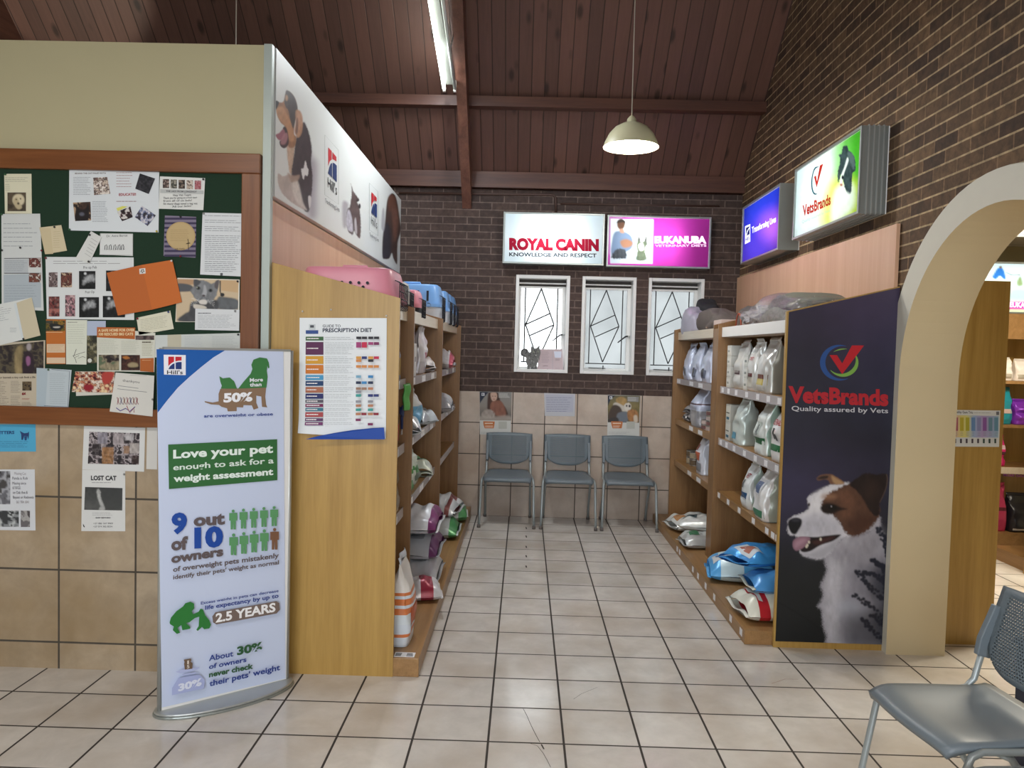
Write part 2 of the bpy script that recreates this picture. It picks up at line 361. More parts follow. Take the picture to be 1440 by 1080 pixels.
class Painter:
    """a printed picture: shapes blended into a fine grid of print colours"""
    def __init__(s, art, q, nx, ny, base, kind):
        s.a = art; s.nx, s.ny, s.kind = nx, ny, kind
        uu, vv = np.meshgrid(np.linspace(0, 1, nx+1), np.linspace(0, 1, ny+1)); s.U = uu.ravel(); s.V = vv.ravel()
        u = s.U[:, None]; v = s.V[:, None]
        P = (q[0]*(1-u)+q[1]*u)*(1-v)+(q[3]*(1-u)+q[2]*u)*v
        s.X, s.Y = P[:, 0].copy(), P[:, 1].copy(); s.P = P
        s.col = np.tile(np.array(lin(base)), (len(P), 1))
    def mix(s, al, c): s.col = s.col*(1-al[:, None])+np.array(lin(c))*al[:, None]
    def grad(s, stops, ax='v'):
        t = s.V if ax == 'v' else s.U; xs = [p for p, _ in stops]; cs = np.array([lin(c) for _, c in stops])
        s.col = np.stack([np.interp(t, xs, cs[:, i]) for i in range(3)], -1); return s
    def poly(s, pts, c, f=2., na=0., nf=.1, al=1., sm=4, seed=1, tex=0, tf=.1):
        P = smoothpoly(pts, sm) if sm else np.array(pts, float)
        m = 4*f+2*na; bb = (s.X > P[:, 0].min()-m) & (s.X < P[:, 0].max()+m) & (s.Y > P[:, 1].min()-m) & (s.Y < P[:, 1].max()+m)
        if not bb.any(): return s
        X, Y = s.X[bb], s.Y[bb]; d = segdist(X, Y, P, True); d = np.where(inside(X, Y, P), d, -d)
        if na: d = d+na*(2*fbm(X*nf, Y*nf, seed)-1)
        a = np.clip(d/f*.5+.5, 0, 1); a = a*a*(3-2*a)*al
        cc = np.array(lin(c))[None, :]
        if tex: cc = cc*(1+tex*(2*fbm(X*tf, Y*tf*.5, seed+9)-1))[:, None]
        s.col[bb] = s.col[bb]*(1-a[:, None])+cc*a[:, None]; return s
    def ell(s, cx, cy, rx, ry, c, f=2., **k):
        n = 20; return s.poly([(cx+rx*math.cos(2*PI*i/n), cy+ry*math.sin(2*PI*i/n)) for i in range(n)], c, f, sm=0, **k)
    def line(s, pts, w, c, f=1.5, al=1.):
        P = smoothpoly(pts, 4, False) if len(pts) > 2 else np.array(pts, float)
        m = w+3*f; bb = (s.X > P[:, 0].min()-m) & (s.X < P[:, 0].max()+m) & (s.Y > P[:, 1].min()-m) & (s.Y < P[:, 1].max()+m)
        if not bb.any(): return s
        d = segdist(s.X[bb], s.Y[bb], P, False); a = np.clip((w/2-d)/f+.5, 0, 1)*al
        s.col[bb] = s.col[bb]*(1-a[:, None])+np.array(lin(c))*a[:, None]; return s
    def blobs(s, cols, freq, seed=3, al=.9):
        """a busy little photograph: patches of the given colours"""
        t = fbm(s.X*freq, s.Y*freq, seed, 3); t = np.clip((t-.25)/.5, 0, .999)*len(cols); k = np.floor(t).astype(int); fr = t-k
        cs = np.array([lin(c) for c in cols]); k2 = np.minimum(k+1, len(cols)-1); fr = np.clip((fr-.6)/.4, 0, 1)[:, None]
        s.col = s.col*(1-al)+al*(cs[k]*(1-fr)+cs[k2]*fr); return s
    def mottle(s, amp, freq, seed=5): s.col = s.col*(1+amp*(2*fbm(s.X*freq, s.Y*freq, seed)-1))[:, None]; return s
    def done(s, lift=None):
        nx, ny = s.nx, s.ny; L = s.a.lift() if lift is None else lift
        fs = [(j*(nx+1)+i, (j+1)*(nx+1)+i, (j+1)*(nx+1)+i+1, j*(nx+1)+i+1) for j in range(ny) for i in range(nx)]
        k = s.a.mb.add(s.a.loc(s.P, L), fs, printed('print_'+s.kind, s.kind)); s.a.mb.col[k] = np.clip(s.col, 0, 1); return s.a
# ---------------------------------------------------------------- the setting
XR, YB, YF, XL = 2.02, 7.47, 3.70, -1.25          # brick wall, window wall, notice-board wall, aisle partition
oak = wood('oak_upright', '9f7b3c', 'b8944f')
oak_shade = wood('oak_shaded', '7d5a36', '98734a'); oak_y = wood('oak_boards', '88663c', 'a47d50', 'y')  # inner oak is coloured darker for the shade inside the bays
pale_y = wood('pale_fascia', 'd2c4ae', 'e2d6c2', 'y', .3); pale_v = wood('pale_back_board', 'cfa383', 'dcb597', 'z', .4, 9)
frame_wood = wood('frame_wood', '6a3d20', '84522e', 'x', .35); frame_wood_v = wood('frame_wood_upright', '6a3d20', '84522e', 'z', .35)
beam_m = wood('stained_beam', '5c3a2e', '7d5443', 'y', .5); beam_x = wood('stained_purlin', '4c2e26', '66402f', 'x', .5)
plaster = M('cream_plaster', 'b4ab88', .8, var=.03, scale=3); jamb = M('arch_plaster', 'cdbb96', .75, var=.03, scale=4)
white = M('white_paint', 'e8e8e6', .4, var=.02); steel = M('brushed_aluminium', 'b9bcba', .38, .6, .04)
grey_metal = M('grey_metal', '9ba19e', .35, .6, .04); dark = M('dark_void', '17110d', .9)
floor_m = bricks('floor_tiles', 'xy', .31, .31, .0052, 'dad5ce', 'cec8c1', '3a342f', (-.4178-.31*20, 4.0503-.31*30), 0., .13, .3, .24, 7, 'bbae9f')
tile_back = bricks('wall_tiles_back', 'xz', .31, .303, .0045, 'c2b3a5', 'b5a597', '473e38', (-.101-.31*20, -.01), 0., .35, .35, .3, 8, 'a58e7b')
tile_front = bricks('wall_tiles_front', 'xz', .3735, .355, .0052, 'ae9d86', 'a08d73', '4b443b', (-2.222-.3735*10, .13-.355), 0., .35, .35, .45, 7, '8c7450')
brick_back = bricks('brick_window_wall', 'xz', .232, .0697, .0052, '4d3d37', '3e312d', '6b5c55', (0, .0), .5, .85, .5, .8, 22)
brick_right = bricks('brick_arch_wall', 'yz', .215, .069, .005, '6b5239', '433022', 'b09a78', (0, .01), .5, .85, .5, 1.2, 20, None, '85694e')
plank_m = planks('ceiling_boards', '513931', '765347', .112)
b = MB(); b.box(-7, 7, -4, 9, -.1, 0, floor_m); struct(b.build('floor'))
# window wall with three openings
WIN = [(-.10, .415), (.532, 1.046), (1.163, 1.69)]; WZ0, WZ1 = 1.395, 2.322
b = MB(); b.box(-6, 2.31, YB, 7.72, 0, 1.2, tile_back)
b.box(-6, 2.31, YB, 7.72, 1.2, WZ0, brick_back); b.box(-6, 2.31, YB, 7.72, WZ1, 3.12, brick_back)
xs = [-6]+[v for w in WIN for v in w]+[2.31]
for i in range(0, 8, 2): b.box(xs[i], xs[i+1], YB, 7.72, WZ0, WZ1, brick_back)
struct(b.build('wall_back'))
# brick wall with the arch
AY, AZ, AR, AO = 3.42, 1.5, .80, .94
def roof(y): return 3.2-.93*(y-7.52)
arc = [(AY-AR*math.cos(PI*i/28), AZ+AR*math.sin(PI*i/28)) for i in range(29)]
pts = [(-4, 0), (AY-AR, 0)]+arc+[(AY+AR, 0), (YB, 0), (YB, roof(YB)-.01), (4.3, roof(4.3)-.01), (-4, 2.95)]
b = MB(); b.prism(pts, 0, XR, 2.31, brick_right); struct(b.build('wall_right'))
b = MB()
path = [(AY-1, 0, -1, 0)]+[(AY, AZ, -math.cos(PI*i/40), math.sin(PI*i/40)) for i in range(41)]+[(AY+1, 0, 1, 0)]
prof = [(XR+.004, AO), (XR-.012, AO-.006), (XR-.012, AR-.012), (2.325, AR-.012), (2.325, AR+.1)]
def trimfn(y, z, ny, nz, x, r):
    return (x, AY+ny*r, (AZ if z == AZ else 0)+nz*r)
vs = []
for (y, z, ny, nz) in path:
    for x, r in prof: vs.append(trimfn(y, z, ny, nz, x, r))
n = len(prof)
for ks, m_ in (((0, 1), M('arch_band_white', 'd9d6c8', .7, var=.03)), ((2, 3), jamb)): b.add(vs, [(i*n+k, i*n+k+1, (i+1)*n+k+1, (i+1)*n+k) for i in range(len(path)-1) for k in ks], m_)
struct(b.build('trim_1'))
# partition: notice-board wall and the wall along the aisle
b = MB(); b.box(-6, XL, YF, YF+.12, 1.23, 3.0, plaster); b.box(-6, XL, YF-.012, YF+.12, 0, 1.23, tile_front); struct(b.build('wall_left'))
b = MB(); b.box(XL-.12, XL, YF+.12, YB, 0, 3.0, plaster); struct(b.build('wall_partition'))
b = MB(); b.box(XL-.004, XL+.034, YF-.016, YF+.02, 0, 3.0, M('corner_strip_grey', 'aab3ac', .4, .2)); struct(b.build('trim_2'))
b = MB(); b.box(-6.2, -6, -4, 9, 0, 6, plaster); struct(b.build('wall_far_left'))
# shop front behind the camera: wide glazed opening
b = MB(); b.box(-6, -2.5, -4.1, -3.9, 0, 3.1, plaster); b.box(1.4, 2.31, -4.1, -3.9, 0, 3.1, plaster)
b.box(-2.5, 1.4, -4.1, -3.9, 2.85, 3.1, plaster); b.box(-2.5, 1.4, -4.1, -3.9, 0, .6, plaster); struct(b.build('wall_rear'))
# roof boards, purlins, rafters
b = MB(); b.prism([(7.75, roof(7.75)), (4.2, roof(4.2)), (-4.3, 2.92), (-4.3, 3.02), (4.2, roof(4.2)+.12), (7.75, roof(7.75)+.1)], 0, -6.2, 2.35, plank_m)
struct(b.build('ceiling'))
for i, (y, h, w) in enumerate(((6.87, .075, .10), (7.44, .09, .06), (5.2, .075, .10))):
    z = roof(y+w/2)
    b = MB(); b.box(-6, XR, y-w/2, y+w/2, z-h*.75-(.05 if i == 1 else 0), z+.03, beam_x); o = struct(b.build('trim_%d' % (i+3)))
nrm = Vector((0, -.93, -1)).normalized()
for i, (x, w, dp) in enumerate(((-.585, .085, .25), (-4.35, .16, .30))):
    b = MB(); a0 = Vector((0, 7.46, roof(7.46)+.02)); a1 = Vector((0, 4.2, roof(4.2)+.02))
    b.prism([(a0.y, a0.z), (a1.y, a1.z), (a1.y+nrm.y*dp, a1.z+nrm.z*dp), (a0.y, a0.z-dp*1.37)], 0, x-w/2, x+w/2, beam_m)
    struct(b.build('trim_%d' % (i+6)))
# windows
clear = bpy.data.materials.new('clear_glass'); clear.use_nodes = True; nt = clear.node_tree
t_ = nd(nt, 'ShaderNodeBsdfTransparent', i={0: (.97, .98, .98, 1)}); g_ = nd(nt, 'ShaderNodeBsdfGlossy', i={1: .05})
nt.links.new(nd(nt, 'ShaderNodeMixShader', i={0: .05, 1: t_.outputs[0], 2: g_.outputs[0]}).outputs[0], nt.nodes['Material Output'].inputs[0])
frost = bpy.data.materials.new('obscured_glass'); frost.use_nodes = True; nt = frost.node_tree
tc = nd(nt, 'ShaderNodeTexCoord'); nz = nd(nt, 'ShaderNodeTexNoise', i={'Vector': tc.outputs['Object'], 'Scale': 60., 'Detail': 5.})
vr = nd(nt, 'ShaderNodeTexNoise', i={'Vector': tc.outputs['Object'], 'Scale': 3., 'Detail': 2.})
cr = nd(nt, 'ShaderNodeMapRange', i={0: nd(nt, 'ShaderNodeMath', operation='MULTIPLY_ADD', i={0: nz.outputs['Fac'], 1: .35, 2: vr.outputs['Fac']}).outputs[0], 1: .35, 2: .95, 3: .27, 4: .44})
cc = nd(nt, 'ShaderNodeCombineColor', i={0: cr.outputs[0], 1: cr.outputs[0], 2: cr.outputs[0]})
t_ = nd(nt, 'ShaderNodeBsdfTransparent', i={0: cc.outputs[0]}); d_ = nd(nt, 'ShaderNodeBsdfTranslucent', i={0: (.85, .9, .9, 1)})
nt.links.new(nd(nt, 'ShaderNodeMixShader', i={0: .25, 1: t_.outputs[0], 2: d_.outputs[0]}).outputs[0], nt.nodes['Material Output'].inputs[0])
lead = M('lead_came', '3b3b3d', .6); black = M('black_plastic', '15161a', .45)
for i, (x0, x1) in enumerate(WIN):
    w = bpy.data.objects.new('window_%d' % (i+1), None); C.objects.link(w); w.location = ((x0+x1)/2, YB, WZ0); struct(w)
    W_, H_ = x1-x0, WZ1-WZ0; fx = lambda u: (u-.5)*W_; fz = lambda v: (1-v)*H_
    b = MB()
    for a in ((-W_/2, -W_/2+.03, 0, H_), (W_/2-.03, W_/2, 0, H_), (-W_/2+.03, W_/2-.03, H_-.03, H_), (-W_/2+.03, W_/2-.03, 0, .03)):
        b.box(a[0], a[1], -.012, .24, a[2], a[3], white)
    b.box(-W_/2+.03, W_/2-.03, .10, .13, H_-.075, H_-.062, white)
    b.build('window_frame', w, bevel=.003)
    b = MB(); b.box(-W_/2+.03, W_/2-.03, .16, .19, H_-.095, H_-.03, M('vent_gap_shade', '55504c', .8)); b.build('vent_gap_strip', w)  # dark strip standing in for the shade of the open vent gap
    b = MB(); ix0, ix1, iz0, iz1 = -W_/2+.03, W_/2-.03, .03, H_-.095
    for a in ((ix0, ix0+.022, iz0, iz1), (ix1-.035, ix1, iz0, iz1), (ix0+.022, ix1-.035, iz1-.018, iz1), (ix0+.022, ix1-.035, iz0, iz0+.022)):
        b.box(a[0], a[1], .13, .17, a[2], a[3], white)
    b.build('sash', w, bevel=.003)
    b = MB(); b.box(ix0+.02, ix1-.03, .148, .152, iz0+.02, iz1-.016, clear if i == 0 else frost); pn = b.build('pane', w)
    b = MB(); L = lambda p, q: b.tube([(fx(p[0]), .144, fz(p[1])), (fx(q[0]), .144, fz(q[1]))], .008 if i == 0 else .0055, lead, 6)
    T, Lf, Rt, Bo = (.478, .125), (.197, .504), (.734, .50), (.444, .878)
    for p, q in ((T, Lf), (Lf, Bo), (Bo, Rt), (Rt, T), (Lf, (.65, .383)), ((.2875, .617), Rt), ((.18, .115), (.18, .90)), ((.79, .115), (.79, .90)), ((.12, .115), (.88, .115)), ((.12, .895), (.88, .895))): L(p, q)
    b.build('lead_lines', w)
    if i < 2:
        b = MB(); hx, hz = W_/2-.045, H_*.40
        b.lathe([(.0, -.008), (.022, -.008), (.02, .004), (0, .006)], (hx, .118, hz), steel, 12)
        b.tube([(hx, .11, hz), (hx-.03, .095, hz-.005), (hx-.105, .09, hz-.065)], [.007, .008, .005], black, 8); b.build('window_handle', w)
    if i > 0:
        b = MB(); b.tube([(-W_/2+.09, .12, .055), (-.02, .118, .053), (W_/2-.26, .12, .055)], .004, black, 6)
        b.box(-.03, -.02, .112, .124, .045, .08, black); b.build('window_stay', w)
# conduit on the window wall
b = MB(); pm = M('painted_conduit', '4a342c', .5); y = YB-.014
b.tube([(XL+.02, y, 3.066), (-.3, y, 3.075), (.20, y, 3.082), (.235, y, 3.076), (.255, y, 3.05), (.26, y, 2.91)], .011, pm, 8)
o = b.build('conduit_pipe'); tag(o, 'thin brown conduit pipe along the dark brick above the white lit sign', 'pipe')
b = MB(); b.tube([(.30, YB-.012, 3.0), (1.2, YB-.012, 3.005), (1.8, YB-.012, 3.01)], .009, pm, 8)
o = b.build('conduit_pipe'); tag(o, 'thin brown conduit pipe on the dark brick above the pink lit sign', 'pipe')
# ---------------------------------------------------------------- shelving
strip = M('price_rail_plastic', 'b9b4b6', .25, var=.03); card_m = M('price_card_white', 'e9e9ec', .5)
def upright(b, y0, y1, xf, xb, zf, zb, m):
    """side panel with a sloped top: xf front edge, xb wall edge"""
    b.prism([(xb, 0), (xf, 0), (xf, zf), (xb, zb)], 1, y0, y1, m)
ls = thing('shelving_unit', 'oak shelving unit along the left of the aisle, pink and blue carriers on top', 'shelves', (0, 0, 0))
b = MB(); upright(b, 3.715, 3.735, -.60, -1.214, 1.835, 1.99, oak); b.build('end_panel', ls)
for y in (4.29, 5.79, 7.42):
    b = MB(); upright(b, y, y+.022, -.612, -1.24, 1.82, 1.98, oak_shade); b.build('divider', ls)
b = MB(); b.box(XL+.001, XL+.012, 3.74, 7.46, 0, 2.294, pale_v); b.build('back_panel', ls)
def cards(parent, ys, x0, x1, z, zh, w=.07):
    for y in ys:
        b = MB(); b.box(x0, x1, y-w/2, y+w/2, z-zh/2, z+zh/2, card_m); b.build('price_card', parent)
bays = [(3.737, 4.288), (4.314, 5.788), (5.814, 7.418)]
for k, (y0, y1) in enumerate(bays):
    b = MB(); b.box(-1.235, -.668, y0, y1, 1.745, 1.763, oak_y); tb = b.build('top_board', ls)
    b = MB(); b.box(-.667, -.65, y0, y1, 1.745, 1.815, pale_y); b.build('fascia', ls)
    for z in (1.425, 1.068, .71):
        b = MB(); b.box(-1.235, -.658, y0, y1, z-.022, z, oak_y); sh = b.build('shelf_board', ls)
        b = MB(); b.box(-.657, -.652, y0, y1, z-.046, z+.006, strip); rl = b.build('price_rail', sh)
        n = (1, 3, 3)[k]
        if not (k == 2 and z < .8):
            cards(sh, [y0+(y1-y0)*(i+.5)/n for i in range(n)], -.6515, -.650, z-.021, .040, .17 if k else .12)
b = MB(); b.box(-1.235, -.475, 3.718, 7.42, 0, .092, oak_y); pl = b.build('plinth', ls, bevel=.003)
a = Art((-.475, 0, .093), (0, 0, 1)) if False else None
b = MB(); b.box(-.60, -.50, 3.735, 3.79, .092, .0935, card_m)
for i in range(3): b.box(-.595, -.567+.001*i, 3.742+.014*i, 3.75+.014*i, .0935, .094, ink('2a2a30'))
for i in range(3): b.box(-.54, -.508-.002*i, 3.742+.014*i, 3.75+.014*i, .0935, .094, ink('2a2a30'))
b.build('shelf_sticker', pl)

rs = thing('shelving_unit', 'oak shelving unit along the right of the aisle, behind the dark dog poster', 'shelves', (0, 0, 0))
b = MB(); upright(b, 4.262, 4.284, 1.415, 2.018, 1.85, 2.0, oak); b.build('end_panel', rs)
for y in (5.76, 5.90): 
    b = MB(); upright(b, y, y+.022, 1.42, 2.0, 1.83, 1.98, oak_shade); b.build('divider', rs)
b = MB(); upright(b, 7.40, 7.43, 1.41, 2.0, 1.83, 1.98, oak_shade); b.build('divider', rs)
b = MB(); b.box(1.42, 1.99, 5.78, 5.905, 0, 1.80, oak_shade); b.build('filler_post', rs)
b = MB(); b.box(1.995, 2.015, 4.286, 7.46, 0, 2.34, pale_v); b.build('back_panel', rs)
for k, (y0, y1) in enumerate(((4.286, 5.758), (5.925, 7.398))):
    b = MB(); b.box(1.462, 1.99, y0, y1, 1.73, 1.75, oak_y); b.build('top_board', rs)
    b = MB(); b.box(1.445, 1.461, y0, y1, 1.738, 1.808, pale_y if k else white); b.build('fascia', rs)
    for z in (1.372, .99, .602):
        b = MB(); b.box(1.452, 1.99, y0, y1, z-.024, z, oak_y); sh = b.build('shelf_board', rs)
        b = MB(); b.box(1.446, 1.4515, y0, y1, z-.046, z+.006, strip if z > .8 and not (k and z < 1) else oak_y); b.build('price_rail', sh)
        if k == 0: ys = [4.42, 4.62, 4.83, 5.07, 5.32, 5.52, 5.68] if z > .8 else [4.36, 4.44, 4.55, 4.82, 5.14, 5.42, 5.68]
        else: ys = [6.4, 6.75, 7.3] if z > 1.2 else [6.35, 6.7]
        cards(sh, ys, 1.4445, 1.4455, z-.02, .036, .062 if k == 0 else .15)
b = MB(); b.box(1.263, 1.99, 4.29, 7.40, 0, .078, oak_y); pl = b.build('plinth', rs, bevel=.003)
cards(pl, [4.36, 4.58, 4.98, 5.22, 5.45, 5.62, 6.1, 6.2], 1.2615, 1.2625, .046, .04, .05)
# ---------------------------------------------------------------- grey stacking chairs
seat_m = M('grey_seat_plastic', '707a81', .38, var=.04, scale=5)
tube_m = M('silver_painted_tube', 'a0a8a9', .35, .35, .03); rub = M('grey_rubber', '6b6461', .7)
perf = bpy.data.materials.new('perforated_plastic'); perf.use_nodes = True; nt = perf.node_tree; p = nt.nodes['Principled BSDF']
p.inputs['Base Color'].default_value = rgba('6b767d'); p.inputs['Roughness'].default_value = .42
tc = nd(nt, 'ShaderNodeTexCoord'); sp = nd(nt, 'ShaderNodeSeparateXYZ', i={0: tc.outputs['Object']})
mm = lambda op, a, b_=0.: nd(nt, 'ShaderNodeMath', operation=op, i={0: a, 1: b_}).outputs[0]
cell = .0125
rz = mm('DIVIDE', sp.outputs[2], cell*.8); row = mm('FLOOR', rz); fz_ = mm('SUBTRACT', mm('FRACT', rz), .5)
rx = mm('ADD', mm('DIVIDE', sp.outputs[0], cell), mm('MULTIPLY', row, .5)); fx_ = mm('SUBTRACT', mm('FRACT', rx), .5)
dd = mm('ADD', mm('POWER', mm('MULTIPLY', fx_, 1.0), 2.), mm('POWER', mm('MULTIPLY', fz_, 1.25), 2.))
hole = mm('LESS_THAN', dd, .11)
ex = mm('LESS_THAN', mm('ABSOLUTE', sp.outputs[0]), .165); ez = mm('MULTIPLY', mm('GREATER_THAN', sp.outputs[2], .545), mm('LESS_THAN', sp.outputs[2], .785))
hh = mm('MULTIPLY', hole, mm('MULTIPLY', ex, ez))
tr = nd(nt, 'ShaderNodeBsdfTransparent')
nt.links.new(nd(nt, 'ShaderNodeMixShader', i={0: hh, 1: p.outputs[0], 2: tr.outputs[0]}).outputs[0], nt.nodes['Material Output'].inputs[0])
def make_chair(label, group, loc, rz):
    """faces -Y; the origin is on the floor under the seat's middle"""
    t = thing('stacking_chair', label, 'chair', loc, rz, group)
    def top(u, v):      # v 0 front .. 1 back
        x = u*2-1; wx = .225*(1-.16*v*v)*(1-.05*(1-min(v*4, 1))**2)
        y = -.215+.42*v; z = .460-.016*math.cos(x*PI/2)*math.sin(min(v*1.15, 1)*PI)
        z -= .022*max(0, 1-v*5)**2; z += .012*max(0, (v-.8)*5)**2
        z -= .010*abs(x)**6
        return (x*wx, y-.018*(1-x*x)*max(0, 1-v*3), z)
    b = MB(); n, m_ = 16, 16
    k = b.grid(top, n, m_, seat_m)
    b.grid(lambda u, v: (lambda q: (q[0]*.97, q[1]*.97, q[2]-.024))(top(1-u, v)), n, m_, seat_m)
    K = (n+1)*(m_+1)
    rim = [i for i in range(n+1)]+[j*(n+1)+n for j in range(1, m_+1)]+[m_*(n+1)+i for i in range(n-1, -1, -1)]+[j*(n+1) for j in range(m_-1, 0, -1)]
    mir = lambda i: K+(i//(n+1))*(n+1)+(n-i % (n+1))
    for i in range(len(rim)):
        a, c = rim[i], rim[(i+1) % len(rim)]; b.f.append((a, mir(a), mir(c), c)); b.mi.append(0); b.sm.append(True)
    b.build('seat', t)
    def back(u, v):     # v 0 bottom .. 1 top
        x = u*2-1; w = .178+.042*min(1, v*2.4)**.7; zb = .525+.045*abs(x)**3
        z = zb+(.815-zb-.012*x*x)*v
        return (x*w, .205+.075*v-.03*(1-x*x)*(1-.4*v), z)
    b = MB(); n, m_ = 18, 12
    b.grid(back, n, m_, perf); bk = b.build('backrest', t)
    sm_ = bk.modifiers.new('thickness', 'SOLIDIFY'); sm_.thickness = .008; sm_.offset = -1
    for s in (-1, 1):
        b = MB(); b.prism([(.175, .56), (.225, .545), (.262, .73), (.235, .74), (.185, .62)], 0, s*.205-.012, s*.205+.012, seat_m); b.build('bracket', t, bevel=.004)
        b = MB(); b.tube([(s*.248, -.225, .012), (s*.243, -.205, .15), (s*.237, -.165, .39), (s*.232, -.148, .422), (s*.226, -.11, .434), (s*.218, .08, .425), (s*.212, .13, .43)], .0115, tube_m, 10)
        lg = b.build('leg', t)
        b = MB(); b.lathe([(.0, 0), (.016, 0), (.015, .028), (.012, .03)], (s*.248, -.226, 0), rub, 12); b.build('foot_cap', lg)
        b = MB(); b.tube([(s*.216, .245, .012), (s*.213, .20, .12), (s*.208, .0, .40), (s*.207, -.05, .423)], .0115, tube_m, 10); lg = b.build('leg', t)
        b = MB(); b.lathe([(.0, 0), (.016, 0), (.015, .028), (.012, .03)], (s*.216, .246, 0), rub, 12); b.build('foot_cap', lg)
        b = MB(); b.tube([(s*.212, .09, .426), (s*.210, .15, .438), (s*.208, .178, .47), (s*.206, .22, .64)], .0115, tube_m, 10); b.build('back_post', t)
    b = MB(); b.tube([(-.208, -.03, .412), (.208, -.03, .412)], .009, tube_m, 8); b.tube([(-.21, .10, .414), (.21, .10, .414)], .009, tube_m, 8); b.build('cross_bar', t)
    return t
gc = 'grey chairs under the back windows'
ch = make_chair('grey perforated chair below the poster of a woman, next to the left shelves', gc, (-.125, 7.175, 0), 0)
dup(ch, (.432, 7.18, 0), 0, 'grey perforated chair in the middle of the three below the windows')
dup(ch, (.982, 7.185, 0), 0, 'grey perforated chair below the poster of a kneeling person, next to the right shelves')
c2 = dup(ch, (1.486, 2.545, 0), -PI/2+.11, 'large near grey chair, its whole seat in view, facing the aisle by the arch'); c2['group'] = 'grey chairs beside the arch'
c3 = dup(ch, (1.50, 1.99, 0), -PI/2+.10, 'nearest grey chair, only its seat corner and frame loop showing at the bottom'); c3['group'] = 'grey chairs beside the arch'
# ---------------------------------------------------------------- lamps
t = thing('pendant_lamp', 'cream dome pendant lamp, lit, hanging above the aisle', 'lamp', (.687, 5.4, 0))
zr = 3.005; enamel = M('cream_enamel', 'd3cda9', .35, var=.02)
sh_in = glow('lamp_white_inside', 'fff6e6', 1.5)
b = MB(); prof = [(.188, 0), (.178, .035), (.15, .09), (.112, .132), (.065, .158), (.034, .166), (.030, .19), (.018, .205), (.008, .215)]
b.lathe(prof, (0, 0, zr), enamel, 40); b.build('lamp_shade', t)
b = MB(); b.lathe([(.186, .002), (.175, .035), (.147, .088), (.109, .129), (.06, .154), (.0, .156)], (0, 0, zr), sh_in, 40); b.build('shade_lining', t)
b = MB(); b.lathe([(0, .0), (.03, .006), (.045, .03), (.043, .055), (.022, .09), (.016, .13)], (0, 0, zr+.012), glow('bulb_glass', 'fff3df', 22), 18); b.build('bulb', t)
b = MB(); b.tube([(0, 0, zr+.21), (-.003, 0, 4.0), (0, 0, roof(5.4)+.01)], .0035, M('lamp_cord', 'b5aea0', .6), 6); b.build('cord', t)
b = MB(); b.tube([(-2.07, 5.5, 2.55), (-2.07, 5.5, roof(5.5)+.01)], .004, M('lamp_cord'), 6)
tag(b.build('hanging_cord'), 'thin pale cord hanging from the dark roof behind the cream wall', 'cord')
# fluorescent fitting slung under the rafter
t = thing('fluorescent_lamp', 'long lit fluorescent tube fitting hanging below the roof rafter', 'lamp', (0, 0, 0))
e0, e1 = Vector((-.72, 6.5, 3.735)), Vector((-.70, 5.0, 4.02)); dx = Vector((.088, 0, 0)); up = Vector((0, 0, .055))
b = MB(); b.tube([e0, e1], .0135, glow('lit_tube', 'f4fff6', 7), 12); b.build('lit_tube', t)
b = MB(); b.tube([e0+dx, e1+dx], .0135, M('unlit_tube_glass', 'c9cdc8', .2), 12); b.build('unlit_tube', t)
b = MB(); q0 = e0+dx*.5+up; q1 = e1+dx*.5+up
b.prism([(q0.y, q0.z-.02), (q1.y, q1.z-.02), (q1.y, q1.z+.03), (q0.y, q0.z+.03)], 0, q0.x-.03, q0.x+.03, M('batten_grey', '8b8b86', .5)); b.build('batten', t)
for k, pos in ((0, e0), (1, e0+dx), (2, e1), (3, e1+dx)):
    b = MB(); b.box(pos.x-.012, pos.x+.012, pos.y-.01, pos.y+.022, pos.z-.022, pos.z+.07, white); b.build('tube_holder', t, bevel=.003)
for q in (q0, q1):
    b = MB(); qq = q+(q1-q0)*(.15 if q is q0 else -.15); b.tube([qq+Vector((0, 0, .02)), Vector((qq.x+.05, qq.y, roof(qq.y)-.24))], .006, M('batten_grey'), 6); b.build('hanger', t)
l = bpy.data.lights.new('tube_light', 'AREA'); l.shape = 'RECTANGLE'; l.size = .03; l.size_y = 1.4; l.energy = 42; l.color = (.90, .96, 1)
o = bpy.data.objects.new('tube_light', l); C.objects.link(o); o.location = (-.71, 5.75, 3.855); o.rotation_euler = (0, 0, 0)
l = bpy.data.lights.new('pendant_light', 'POINT'); l.energy = 34; l.color = (1, .97, .93); l.shadow_soft_size = .05
o = bpy.data.objects.new('pendant_light', l); C.objects.link(o); o.location = (.687, 5.4, zr-.02)
# ---------------------------------------------------------------- signs and posters
def px(P):
    d = np.asarray(P, float)-CAM; z = d @ CF; return (720+F_PX*(d @ CR)/z, 540-F_PX*(d @ CU)/z)
paper = ink('e3e2dd', .6); gloss_p = ink('c8d3ec', .35)
def brand_panel(a, x0, y0, x1, y1, sk=0., frame=True, name="Hill's", und=True):
    """the pet-food maker's upright logo: red and blue squares cut by a white curve, name below"""
    w = x1-x0; h = y1-y0; g = lambda u, v: (x0+u*w, y0+v*h+sk*u*w)
    if frame: a.line([g(0, 0), g(1, 0), g(1, 1), g(0, 1)], w*.015, '8d8f92', True)
    a.poly([g(.22, .14), g(.47, .14), g(.47, .34), g(.34, .41), g(.22, .52)], 'c22a35')
    a.poly([g(.53, .14), g(.80, .14), g(.80, .29), g(.66, .30), g(.53, .33)], 'c22a35')
    a.poly([g(.22, .64), g(.30, .52), g(.40, .44), g(.49, .40), g(.49, .64)], '243a75')
    a.poly([g(.54, .38), g(.66, .355), g(.80, .35), g(.80, .64), g(.54, .64)], '243a75')
    a.text(name, g(.16, .84), g(.85, .84), h*.15, '1c1c20', .01, up=(0, -h*.15))
